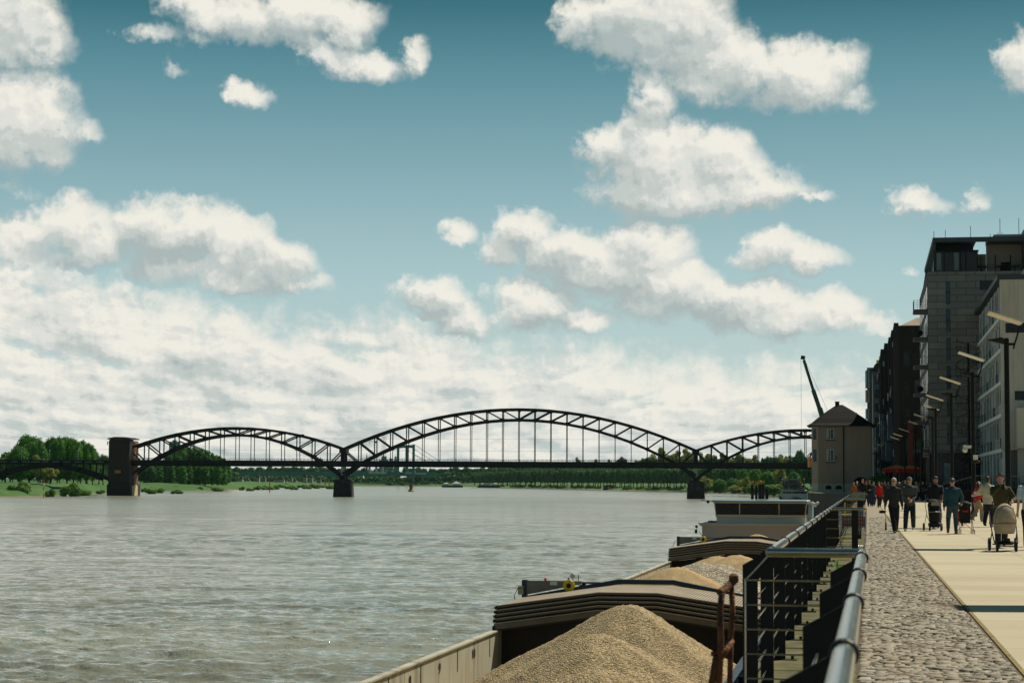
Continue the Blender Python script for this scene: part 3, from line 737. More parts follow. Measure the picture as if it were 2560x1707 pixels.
# ================================================================ green cable-stayed road bridge far upstream
def build_far_bridge():
    D = 2900.0
    def X(px): return (px-1280)/F_PX*D
    def Z(py, px=1000): return 1.6+(1203.25+ROLL*(px-1280)-py)/F_PX*D
    g = pmat('verdigris_bridge_paint', (58, 122, 116), 0.6, 0, 0.12, 0.05); w = pmat('pale_bridge_parapet', (168, 184, 180), .8)
    root = thing('suspension_bridge', 'distant sea-green road bridge with portal pylon and cables beyond the arch bridge', 'bridge', (0, D, 0))
    d = MB(); d.box(X(520), X(1092), -12, 12, Z(1190), Z(1183)); d.box(X(520), X(1092), -13, -12, Z(1183), Z(1179.5)); d.prism([(X(1092), Z(1190)), (X(1092), Z(1183)), (X(1098), Z(1183)), ], -12, 12); d.build('deck', g, root)
    def pyl(xa, xb, y, zt, zb, wd, name='pylon'):
        p = MB(); 
        for x in (xa, xb): p.box(x-wd/2, x+wd/2, y-2, y+2, zb, zt)
        p.box(xa, xb, y-1.9, y+1.9, zt-5.2, zt-1.0); return p.build(name, g, root)
    pyl(X(998.5), X(1037), -14, Z(1111), Z(1188), 3.6); p = MB(); p.box(X(1034), X(1040.5), -17, -12, Z(1204), Z(1180)); p.build('pylon_foot', g, root)
    p = MB(); p.box(X(1014.5), X(1021.5), 8, 13, Z(1180), Z(1112)); p.build('rear_pylon_leg', g, root)
    for x0, x1, ya, yb in ((926, 970, 1180, 1184.5), (1016, 1034, 1180, 1184.5), (1041, 1069, 1181, 1185.5)):
        p = MB(); p.box(X(x0), X(x1), -13.6, -13.05, Z(yb), Z(ya)); p.build('wind_screen', w, root)
    for px in (928.5, 945, 960.5): p = MB(); p.box(X(px-2.6), X(px+2.6), -20, -16, Z(1181), Z(1160)); p.build('pale_pier', w, root)
    for (xa, ya, xb, yb) in ((1040, 1112, 1118, 1162), (1040, 1124, 1100, 1160), (1040, 1136, 1085, 1160), (1022, 1126, 1060, 1150), (998, 1122, 905, 1148), (1118, 1162, 1150, 1180), (1014, 1118, 950, 1133)):
        c = MB(); c.tube([(X(xa), -13, Z(ya)), (X((xa+xb)/2), -13, Z((ya+yb)/2)-.4), (X(xb), -13, Z(yb))], .3, 5); c.build('cable', g, root)
build_far_bridge()

# ================================================================ trees, bushes, far bank
def leaf_mat(name, c1, c2, trans=0.25):
    n = NT(name); g = n.N.new('ShaderNodeNewGeometry')
    wn = n.N.new('ShaderNodeTexWhiteNoise'); wn.noise_dimensions = '1D'; n.L.new(g.outputs['Random Per Island'], wn.inputs['W'])
    a = n.noise(0.35, 3, 0.6)
    f = n.math('ADD', n.math('MULTIPLY', a, 0.8), n.math('MULTIPLY', wn.outputs[0], 0.35))
    oi = n.N.new('ShaderNodeObjectInfo'); f = n.math('ADD', f, n.math('MULTIPLY_ADD', oi.outputs['Random'], 0.3, -0.15))
    n.out(n.ramp(f, [(0.25, c2), (0.85, c1)]), 0.6, Specular_IOR_Level=0.25)
    tr = n.N.new('ShaderNodeBsdfTranslucent'); tr.inputs[0].default_value = lin(c1, 1.1)
    mx = n.N.new('ShaderNodeMixShader'); mx.inputs[0].default_value = trans
    o = n.N['Material Output']; n.L.new(n.b.outputs[0], mx.inputs[1]); n.L.new(tr.outputs[0], mx.inputs[2]); n.L.new(mx.outputs[0], o.inputs[0]); return n.m
LM = {'green': leaf_mat('fresh_leaves', (86, 142, 40), (44, 96, 34)), 'dark': leaf_mat('deep_green_leaves', (66, 116, 52), (34, 76, 38)),
      'lime': leaf_mat('yellow_green_leaves', (158, 160, 78), (104, 124, 54)), 'bush': leaf_mat('willow_leaves', (112, 148, 58), (66, 108, 44)), 'brown': leaf_mat('copper_leaves', (74, 78, 60), (46, 52, 44))}
BARK = pmat('bark', (62, 52, 42), 0.95, 0, 0.3, 2, 0.5, 6)
def crown(r, blobs, n, size, squash=0.9):
    """leaf cards on the surface of many small blobs: blobs = list of (centre, radius)"""
    cs = np.array([b[0] for b in blobs]); rs = np.array([b[1] for b in blobs]); w = rs**2/np.sum(rs**2)
    k = r.choice(len(blobs), n, p=w)
    d = r.normal(size=(n, 3)); d[:, 2] += 0.25; d /= np.linalg.norm(d, axis=1)[:, None]
    rad = rs[k]*(0.72+0.38*r.random(n)**0.6)
    p = cs[k]+d*rad[:, None]*np.array([1, 1, squash])
    nn = d+r.normal(size=(n, 3))*0.55; nn /= np.linalg.norm(nn, axis=1)[:, None]
    t = np.cross(nn, r.normal(size=(n, 3))); t /= np.linalg.norm(t, axis=1)[:, None]; b = np.cross(nn, t)
    s = size*(0.6+0.8*r.random(n))[:, None]
    V = np.stack([p-t*s*.5, p+b*s*.42+t*s*.08, p+t*s*.5, p-b*s*.42-t*s*.05], 1).reshape(-1, 3)
    F = np.arange(4*n).reshape(-1, 4); return V, F
def core(r, blobs, mbs, f=0.74):
    for c, rr in blobs: mbs.sphere(c, rr*f, 7, 5)
def make_tree(name, kind, H, W, trunk_h, n, leaf, mat, seed, label, cat, group, loc):
    r = np.random.default_rng(seed); bl = []
    zc = (H+trunk_h)/2; hz = (H-trunk_h)/2
    if kind == 'round':
        for i in range(34):
            zz = 1-2*(i+.5)/34; a = i*2.39996+r.uniform(-.2, .2); q = r.uniform(.62, .76); rr_ = math.sqrt(1-zz*zz)
            c = (rr_*math.cos(a)*W/2*q, rr_*math.sin(a)*W/2*q, zc+zz*hz*q); bl.append((c, W*r.uniform(0.15, 0.21)))
        bl.append(((0, 0, zc), W*.33))
    elif kind == 'tall':
        for i in range(24):
            t = (i+.5)/24; z = trunk_h+(H-trunk_h)*t; ww = W/2*math.sin(PI*min(0.93, 0.2+0.73*t))**0.5
            a = i*2.4; q = r.uniform(.35, .55)
            bl.append(((math.cos(a)*ww*q, math.sin(a)*ww*q, z), ww*r.uniform(0.5, 0.6)))
    elif kind == 'bush':
        for i in range(12):
            a = r.random()*2*PI; q = r.random()**.5; bl.append(((math.cos(a)*W/2*q*.75, math.sin(a)*W/2*q*.75, H*(0.25+0.45*r.random()*(1-q*.5))), H*r.uniform(.22, .36)))
    elif kind == 'loose':
        for i in range(18):
            d = r.normal(size=3); d /= np.linalg.norm(d); q = r.random()**0.3
            bl.append(((d[0]*W/2*q*.85, d[1]*W/2*q*.85, zc+d[2]*hz*q*.85), W*r.uniform(0.09, 0.18)))
    root = thing(name, label, cat, loc, 0, group)
    V, F = crown(r, bl, n, leaf)
    o = np_mesh('crown', V, F, mat, root)
    me = o.data; b = MB(); core(r, bl, b, 0.74 if kind != 'loose' else 0.55)
    # the dense inside of the crown joins the same mesh
    bm = bmesh.new(); bm.from_mesh(me); vs = [bm.verts.new(v) for v in b.v]
    for f in b.f:
        fc = bm.faces.new([vs[i] for i in f]); fc.smooth = True
    bm.to_mesh(me); bm.free()
    t = MB(); tr = max(0.12, W*0.035)
    top = trunk_h+(H-trunk_h)*0.45
    t.tube([(0, 0, -1.0), (0.1, 0, trunk_h*.5), (0, 0.1, trunk_h), (0.2, 0, top)], [tr*1.3, tr, tr*.8, tr*.35], 7)
    if kind != 'bush':
        for i in range(5):
            a = i*1.26; t.tube([(0, 0, trunk_h*(.8+.06*i)), (math.cos(a)*W*.16, math.sin(a)*W*.16, trunk_h+(H-trunk_h)*.25), (math.cos(a)*W*.3, math.sin(a)*W*.3, trunk_h+(H-trunk_h)*.5)], [tr*.5, tr*.35, tr*.15], 5)
    t.build('trunk' if kind != 'bush' else 'stems', BARK, root, smooth=True)
    return root
def put(proto, loc, sc, rz, label=None, first=[None]):
    o = copy_tree(proto); o.location = loc; o.scale = sc if isinstance(sc, tuple) else (sc, sc, sc); o.rotation_euler = (0, 0, rz)
    if label: o['label'] = label
    return o
def drop(proto):
    for c in list(proto.children_recursive)+[proto]: bpy.data.objects.remove(c)
def px_loc(px, D, z): x = (px-1280)/F_PX*D; return (x, D, z)
def zpx(py, px, D): return 1.6+(1203.25+ROLL*(px-1280)-py)/F_PX*D
def build_trees():
    r = random.Random(3)
    P = {}
    P['round'] = make_tree('round_tree', 'round', 26, 22, 1.0, 6000, 1.0, LM['green'], 1, 'x', 'tree', None, (0, 0, 0))
    P['tall'] = make_tree('poplar_tree', 'tall', 28, 12, 1.2, 4200, 0.95, LM['green'], 2, 'x', 'tree', None, (0, 0, 0))
    P['dark'] = make_tree('plane_tree', 'round', 14, 13, 2.2, 3000, 0.8, LM['dark'], 3, 'x', 'tree', None, (0, 0, 0))
    P['lime'] = make_tree('broadleaf_tree', 'loose', 22, 20, 4, 3600, 0.95, LM['lime'], 4, 'x', 'tree', None, (0, 0, 0))
    P['conifer'] = make_tree('dark_tree', 'loose', 20, 14, 3, 3000, 0.9, LM['dark'], 5, 'x', 'tree', None, (0, 0, 0))
    P['bush'] = make_tree('willow_bush', 'bush', 3.2, 5.5, 0.3, 1500, 0.42, LM['bush'], 6, 'x', 'bush', None, (0, 0, 0))
    P['brown'] = make_tree('copper_tree', 'loose', 20, 18, 3, 3000, 0.9, LM['brown'], 8, 'x', 'tree', None, (0, 0, 0))
    hh = {'round': 26, 'tall': 28, 'dark': 14, 'lime': 22, 'conifer': 20, 'bush': 3.2, 'brown': 20}
    ww = {'round': 22, 'tall': 12, 'dark': 13, 'lime': 20, 'conifer': 14, 'bush': 5.5, 'brown': 18}
    def tree(kind, px, ytop, wpx, D, ybase, label, group=None):
        z = zpx(ybase, px, D); H = zpx(ytop, px, D)-z; W = wpx/F_PX*D
        return tree_at(kind, px_loc(px, D, z), H, W, label, group)
    def tree_at(kind, loc, H, W, label, group=None):
        o = put(P[kind], loc, (W/ww[kind], W/ww[kind]*r.uniform(.9, 1.1), H/hh[kind]), r.random()*6.28, label)
        if group: o['group'] = group
        return o
    # near left grove on the meadow, seen over the approach span
    G1 = 'big trees on the meadow left of the stone tower'
    for i, (k, px, yt, w, D, lb) in enumerate([
        ('round', 78, 1084, 88, 1090, 'tallest rounded green tree of the meadow grove, left end'),
        ('round', 52, 1112, 62, 1060, 'lower rounded tree bulging at the left edge of the grove'),
        ('round', 100, 1100, 50, 1045, 'green tree in front of the tallest one in the grove'),
        ('round', 132, 1090, 66, 1100, 'wide crown just right of the grove notch'),
        ('round', 148, 1089, 50, 1075, 'upright tree in the middle of the grove'),
        ('round', 172, 1089, 64, 1110, 'broad crown right of the grove middle'),
        ('round', 188, 1093, 52, 1080, 'upright tree with streaky crown right of the middle'),
        ('round', 206, 1098, 50, 1100, 'tree on the falling right shoulder of the grove'),
        ('round', 222, 1105, 46, 1085, 'second tree from the right end of the grove'),
        ('round', 236, 1117, 34, 1090, 'lowest tree at the right end of the grove'),
        ('lime', 105, 1138, 62, 1010, 'low yellow green tree in front of the dark grove above the railing'),
        ('lime', 18, 1134, 60, 1060, 'yellowish low tree at the left edge of the photo'),
        ('dark', 30, 1128, 60, 1200, 'dark green tree behind the yellowish one at the left edge'),
        ('dark', 262, 1136, 34, 1180, 'small dark tree squeezed against the stone tower'),
        ('green', 130, 1165, 40, 980, 'bright small tree standing under the flat arch')]):
        kk = 'lime' if k == 'green' else k
        tree(kk, px, yt, w, D, 1208, lb, G1)
    G1b = 'shady trees under the approach span'
    for i in range(11):
        tree('dark', 8+i*24+r.uniform(-5, 5), 1158+r.uniform(-4, 6), 36, 1150+r.uniform(-40, 40), 1207, 'dark shaded tree seen beneath the approach span', G1b)
    # grove behind the left arch
    G2 = 'poplars in a clump behind the left arch'
    tops = [(372, 1150, 34), (392, 1148, 34), (424, 1134, 34), (440, 1122, 36), (456, 1115, 38), (472, 1117, 36), (488, 1120, 36), (504, 1124, 36), (518, 1129, 34), (532, 1134, 34), (546, 1139, 34), (558, 1145, 32), (570, 1152, 28)]
    for i, (px, yt, w) in enumerate(tops):
        tree('tall', px, yt, w, 1500+r.uniform(-60, 80), 1210, 'tall poplar in the clump behind the left arch', G2)
    for i in range(12):
        tree('tall', 402+i*14.5, 1160+r.uniform(-3, 6), 26, 1440+r.uniform(-30, 30), 1211, 'shorter poplar at the front of the clump, seen below the bridge deck', G2+', front row')
    for px in (355, 366, 382): tree('dark', px, 1166, 30, 1420, 1208, 'dark bushy tree between the stone tower and the poplar clump', 'bushy trees beside the stone tower')
    # avenue of plane trees along the right bank
    G3 = 'avenue of trees along the far right bank'
    bx = [(1150, 1186, 2500), (1300, 1176, 2250), (1450, 1174, 1950), (1600, 1172, 1700), (1760, 1168, 1500), (1900, 1164, 1330), (2035, 1160, 1180)]
    def itp(px):
        for a, b in zip(bx[:-1], bx[1:]):
            if px <= b[0]:
                t = (px-a[0])/(b[0]-a[0]); return a[1]+(b[1]-a[1])*t, a[2]+(b[2]-a[2])*t
        return bx[-1][1:]
    px = 1190
    while px < 2040:
        yt, D = itp(px)
        for row, dD in ((0, 0), (1, 45)):
            tree('dark', px+r.uniform(-3, 3)+row*8, yt+r.uniform(-3, 2)-row*2, 15/F_PX*0+34*1500/D+5, D+dD, 1211+(px-1190)*0.011, 'rounded dark green plane tree in the long avenue on the right bank', G3)
        px += 16*1700/D
    # light trees rising over the deck on the right
    G4 = 'trees showing over the bridge deck'
    for (k, px, yt, w, lb) in [('lime', 1446, 1143, 24, 'small yellowish crown peeping over the deck under the main arch'), ('lime', 1488, 1148, 26, 'yellow green crown just above the deck, right of the smallest one'), ('lime', 1528, 1148, 22, 'low pale crown beside the copper tree'),
        ('brown', 1556, 1141, 34, 'dark copper coloured crown above the deck'), ('conifer', 1597, 1138, 26, 'dark green crown beside the copper tree'), ('conifer', 1628, 1134, 24, 'dark narrow crown at the left of the pale wood'),
        ('lime', 1652, 1119, 44, 'tall pale green tree under the right end of the main arch'), ('lime', 1690, 1126, 44, 'pale green tree in the middle of the pale wood'), ('lime', 1722, 1122, 48, 'broad pale tree left of the right pier'), ('lime', 1760, 1132, 34, 'pale tree directly behind the right pier portal'), ('lime', 1664, 1138, 30, 'lower olive tree before the tall pale one'),
        ('conifer', 1788, 1116, 44, 'tall dark green tree right of the right pier'), ('lime', 1778, 1136, 36, 'olive shrub-like crown below the dark tree'), ('lime', 1808, 1137, 40, 'olive crown right of the dark tree'), ('lime', 1850, 1135, 44, 'light green crown above the deck of the right span'), ('lime', 1880, 1137, 40, 'second light green crown above the right span'), ('lime', 1960, 1136, 40, 'light crown near the old house'), ('conifer', 1912, 1129, 17, 'narrow dark conifer above the right span'), ('conifer', 1924, 1128, 10, 'thin pointed conifer beside the narrow one'), ('dark', 2000, 1124, 26, 'dark round crown left of the old house'), ('conifer', 2014, 1130, 18, 'dark crown touching the old house'), ('dark', 1980, 1140, 44, 'low dark crown by the old house'), ('dark', 1940, 1142, 40, 'low green crown between the conifer and the house'), ('conifer', 1400, 1156, 20, 'faint crown left of the yellowish ones')]:
        tree(k, px, yt, w*1.15, 1720 if px > 1620 else 2100, 1200, lb, G4)
    for i in range(26): tree('dark' if i % 3 else 'lime', 1600+i*17+r.uniform(-5, 5), 1143+r.uniform(-3, 4), 34, 1850, 1200, 'green crown in the wood line above the right bank avenue', 'wood line above the avenue')
    for i in range(20): tree('dark' if i % 4 else 'brown', 1215+i*20+r.uniform(-6, 6), 1166+r.uniform(-4, 3), 34, 2500, 1205, 'dark crown in the hazy wood line behind the avenue', 'hazy wood line behind the avenue')
    # bank shrubs, right
    for i in range(44):
        px = 1260+i*17+r.uniform(-7, 7); 
        if 1500 < px < 1560: continue
        k = next(j for j in range(len(SHORE)) if SHORE[j][0] > px); a, b = SHORE[k-1], SHORE[k]; y = a[1]+(b[1]-a[1])*(px-a[0])/(b[0]-a[0])
        p = at_z(px, y, WATER_Z)*1.018; big = px > 1750
        tree_at('bush', (p.x, p.y, -5.0), r.uniform(3, 5)*(1.7 if big else 1), r.uniform(6, 11)*(1.3 if big else 1), 'leafy shrub on the grassy right bank', 'shrubs along the right bank')
    for (px, yt, w, D) in ((1765, 1190, 40, 1180), (1800, 1196, 34, 1150), (1833, 1194, 36, 1120), (1862, 1192, 40, 1090), (1888, 1170, 36, 1120), (1920, 1176, 44, 1080), (1950, 1166, 40, 1060), (1960, 1205, 40, 1020), (1890, 1212, 50, 1040), (1925, 1210, 50, 1030), (1858, 1170, 30, 1180), (1985, 1178, 34, 1030), (1840, 1212, 40, 1100), (1800, 1214, 36, 1150)):
        tree('lime' if w % 8 == 0 else 'round', px, yt, w, D, 1232 if yt > 1188 else 1226, 'bright green bank tree left of the white ship', 'bank trees beyond the mooring piles')
    # willow bushes standing in the flooded edge on the left
    G5 = 'bushes on the flooded left shore'
    BU = [(47, 1206, 46, 1240, 'big grey green bush near the left edge'), (116, 1198, 26, 1232, 'tall loose bush behind the red marker post'), (125, 1222, 26, 1241, 'low bush right of the marker post'), (178, 1210, 44, 1240, 'wide bush in the middle of the left shore'), (208, 1222, 30, 1238, 'right shoulder bush of the wide clump'), (250, 1224, 18, 1234, 'small bush left of the stone tower')]
    for (px, yt, w, yb, lb) in BU:
        p = at_z(px, yb, WATER_Z+0.1); D = p.y; tree_at('bush', (p.x, p.y, WATER_Z-0.1), 1.35*(yb-yt)/F_PX*D, 1.25*w/F_PX*D, lb, G5)
    B2 = [(362, 1230), (382, 1228), (398, 1232), (410, 1226), (432, 1227), (472, 1226), (498, 1227), (522, 1225), (544, 1228), (572, 1224), (590, 1223), (604, 1225), (625, 1227), (648, 1224), (663, 1221), (674, 1224), (692, 1223), (704, 1219), (724, 1222), (736, 1224), (756, 1219), (768, 1222), (783, 1219), (802, 1219), (826, 1222), (378, 1234), (443, 1234), (640, 1218), (716, 1217), (790, 1221)]
    for (px, yb) in B2:
        p = at_z(px, yb, WATER_Z); D = p.y; s = r.uniform(9, 13)*(1 if px < 560 else .8)
        tree_at('bush', (p.x, p.y, WATER_Z-0.1), 1.35*s/F_PX*D, 1.2*r.uniform(14, 26)/F_PX*D, 'small flooded bush at the water edge beyond the stone tower', 'flooded bushes beyond the stone tower')
    # distant woods as one mass
    rr = np.random.default_rng(9); bl = []
    for (x0, x1, ya, D, h) in ((560, 860, 1171, 3500, 4), (860, 1000, 1176, 3600, 4), (1020, 1260, 1172, 3100, 5), (330, 600, 1172, 2600, 5), (-60, 330, 1160, 1900, 8), (600, 1240, 1196, 3000, 3), (1240, 1700, 1160, 3300, 5)):
        px = x0
        while px < x1:
            for lay in range(3):
                y = ya+lay*10+rr.uniform(-3, 3); Dd = D-lay*60; bl.append(((((px+rr.uniform(-5, 5))-1280)/F_PX*Dd, Dd, zpx(y+6, px, Dd)), rr.uniform(6, 9)/F_PX*Dd))
            px += 8
    V, F = crown(rr, bl, 60000, 4.5, 0.9); o = np_mesh('distant_wood', V, F, LM['dark']); b = MB(); core(rr, bl, b, 0.8)
    me = o.data; bm = bmesh.new(); bm.from_mesh(me); vs = [bm.verts.new(v) for v in b.v]
    for f in b.f: bm.faces.new([vs[i] for i in f]).smooth = True
    bm.to_mesh(me); bm.free()
    tag(o, 'dark wooded far shore closing the river valley', 'wood', kind='stuff')
    for p in P.values(): drop(p)
build_trees()

# ================================================================ buildings on the quay
def LL(px, D): return (px-VPX)/F_PX*D
def ZZ(py, D, px=2300): return 1.6+(1203.25+ROLL*(px-1280)-py)/F_PX*D
def window_glass(name, tint=(12, 16, 18), rough=0.12):
    n = NT(name); a = n.noise(0.35, 3)
    n.out(n.ramp(a, [(0.35, tint), (0.7, tuple(int(c*1.9)+6 for c in tint))]), rough, n.bump(n.noise(0.8, 2), 0.08, 0.02), Specular_IOR_Level=0.35); return n.m
M['glass_dark'] = window_glass('window_glass')
M['glass_blue'] = window_glass('bluish_glass', (24, 40, 46))
M['glass_pale'] = window_glass('pale_balustrade_glass', (74, 88, 88), 0.2)
def brick_mat(name, c1, c2, cm, bw, bh, rough=0.8, mortar=0.012, rot=(90, 0, 0), bump=0.3, dirt=(60, 56, 50), off=0.5):
    n = NT(name); br = n.N.new('ShaderNodeTexBrick'); n.L.new(n.mapping((1, 1, 1), rot=tuple(R(a) for a in rot)), br.inputs[0]); br.offset = off
    br.inputs['Scale'].default_value = 1; br.inputs['Brick Width'].default_value = bw; br.inputs['Row Height'].default_value = bh; br.inputs['Mortar Size'].default_value = mortar; br.inputs['Bias'].default_value = -0.1
    br.inputs[1].default_value = lin(c1); br.inputs[2].default_value = lin(c2); br.inputs[3].default_value = lin(cm)
    c = n.mix(n.rng(n.noise(0.22, 6, 0.7, n.mapping((1, 1, 0.35))), 0.42, 0.75, 0, 0.5), br.outputs[0], dirt)
    n.out(c, rough, n.bump(n.math('MULTIPLY', br.outputs[1], -1.0), bump, 0.02), Specular_IOR_Level=0.15); return n.m
def build_house():
    s0, D = 352.0, 347.0
    k = F_PX/D
    lc = LL(2105, D); root = pthing('old_harbour_house', 'beige three-storey harbour house with steep dark hipped roof at the quay edge', 'house', lc, s0)
    hw = 74/k; dp = 10.0
    l0, l1 = -hw, hw; fc = 1.15                      # left corner is chamfered
    n = NT('beige_render'); a = n.noise(0.5, 6, 0.7, n.mapping((1, 1, 0.3)))
    n.out(n.ramp(a, [(0.3, (160, 138, 120)), (0.7, (178, 155, 136))]), 0.9, n.bump(n.noise(6, 4), 0.3, 0.02)); wall = n.m
    pl = pmat('pale_plinth_stone', (190, 180, 164), .85, 0, .15, 1.0, .2, 6)
    base = [(l0, fc*1.2), (l0+fc, 0), (l1, 0), (l1, dp), (l0, dp)]
    ez = 11.55
    w = MB(); w.prism(base, 1.55, ez, 'Z'); w.build('wall', wall, root)
    big = [(l0-.06, fc*1.2-.05), (l0+fc-.03, -.07), (l1+.07, -.07), (l1+.07, dp+.07), (l0-.06, dp+.07)]
    w = MB(); w.prism(big, -0.2, 1.55, 'Z'); plo = w.build('plinth', pl, root)
    w = MB(); w.prism([(l0-.1, fc*1.2-.1), (l0+fc-.05, -.12), (l1+.12, -.12), (l1+.12, dp), (l0-.1, dp)], -3.4, -0.2, 'Z'); w.build('lower_plinth', pmat('grey_plinth', (96, 98, 96), .9, 0, .2, 1), root)
    # hipped roof with flared eaves
    o = 0.75; cx, cy = -0.35, dp*0.5
    rings = [([(-o, 1)], 0)]
    def ring(f, z):
        pts = [(l0-o, fc*0.6), (l0+fc*.5-o*.2, -o), (l1+o, -o), (l1+o, dp+o), (l0-o, dp+o)]
        return [(cx+(x-cx)*f, cy+(y-cy)*f, z) for x, y in pts]
    prof = [(1.0, ez-.05), (1.0, ez+.12), (0.86, ez+.55), (0.72, ez+1.25), (0.40, ez+2.65), (0.09, ez+3.85)]
    vs = []; fs = []
    for f, z in prof: vs += ring(f, z)
    for i in range(len(prof)-1):
        for j in range(5): fs.append((i*5+j, i*5+(j+1) % 5, (i+1)*5+(j+1) % 5, (i+1)*5+j))
    fs += [tuple(range(4, -1, -1)), tuple(range(len(vs)-5, len(vs)))]
    rm = brick_mat('slate_roof', (26, 25, 24), (19, 18, 18), (12, 12, 11), 0.3, 0.22, 0.8, 0.02, dirt=(24, 22, 20))
    roof = MB().add(vs, fs).build('roof', rm, root)
    c = MB(); c.bbox(cx-.75, cx-.02, cy-.4, cy+.4, ez+3.3, ez+4.35, .04); c.box(cx-.83, cx+.06, cy-.48, cy+.48, ez+4.35, ez+4.45); c.build('chimney', M['black'], roof)
    c = MB(); c.bbox(1.35, 2.55, cy-1.2, cy+1.2, ez+1.2, ez+2.35, .03); c.box(1.15, 2.7, cy-1.4, cy+1.4, ez+2.35, ez+2.45); c.build('dormer', rm, roof)
    c = MB(); c.tube([(l0-o, fc*.6, ez+.02), (l0+fc*.5-o*.2, -o-.05, ez+.02), (l1+o, -o-.05, ez+.02)], .09, 6); c.build('gutter', M['black'], roof)
    c = MB(); c.tube([(.36, -.12, ez), (.36, -.12, -2.5)], .09, 7); c.build('downpipe', M['black'], root)
    fr = pmat('white_window_frame', (214, 212, 200), .5); sill = pmat('dark_sill', (46, 44, 42), .8)
    for (za, zb) in ((9.2, 11.05), (5.35, 7.45)):
        for (xa, xb) in ((LL(2069.5, D)-lc, LL(2086.5, D)-lc),):
            g = MB(); g.box(xa, xb, -0.02, 0.05, za, zb); wn = g.build('window', M['glass_blue'], root)
            f = MB(); t = .09
            for (p, q) in ((xa-.05, xa+t), (xb-t, xb+.05), ((xa+xb)/2-t*.6, (xa+xb)/2+t*.6)): f.box(p, q, -.09, -.01, za-.02, zb+.02)
            f.box(xa, xb, -.088, -.012, zb-.1, zb+.03); f.box(xa, xb, -.088, -.012, za-.03, za+.1); f.build('frame', fr, wn)
            f = MB(); f.box(xa-.2, xb+.2, -.2, 0, za-.22, za-.06); f.build('sill', sill, wn)
            cu = MB(); cu.box(xa+.1, xa+.35, -.035, -.025, za+.3, zb-.1); cu.build('curtain', pmat('curtain', (190, 190, 180), .8), wn)
        # window in the chamfered corner
        e0 = Vector((l0, fc*1.2, 0)); e1 = Vector((l0+fc, 0, 0)); dd = (e1-e0); nn = Vector((dd.y, -dd.x, 0)).normalized()
        a, b = e0+dd*.25+nn*.03, e0+dd*.75+nn*.03
        g = MB(); g.add([(a.x, a.y, za), (b.x, b.y, za), (b.x, b.y, zb), (a.x, a.y, zb)], [(0, 1, 2, 3)]); g.build('side_window', M['glass_blue'], root)
    for (pa, pb) in ((2065, 2080), (2090, 2106)):
        xa, xb = LL(pa, D)-lc, LL(pb, D)-lc; g = MB()
        pts = [(xa, .55), (xb, .55)]+[((xa+xb)/2+(xb-xa)/2*math.cos(t*PI/8), .9+.32*math.sin(t*PI/8)) for t in range(0, 9)]
        g.prism(pts, -.10, -.05, 'Y'); g.build('cellar_window', M['black'], root)
    xa, xb = LL(2132, D)-lc, LL(2171, D)-lc; g = MB()
    pts = [(xa, 0.1), (xb, 0.1)]+[((xa+xb)/2+(xb-xa)/2*math.cos(t*PI/10), 1.1+1.6*math.sin(t*PI/10)) for t in range(0, 11)]
    g.prism(pts, -.11, -.075, 'Y'); g.build('archway', M['black'], root)
    g = MB(); g.tube([(LL(2091.5, D)-lc, -.05, 6.0), (LL(2091.5, D)-lc, -.3, 6.0)], .22, 8); g.build('wall_lamp', M['grey_box'], root)
build_house()

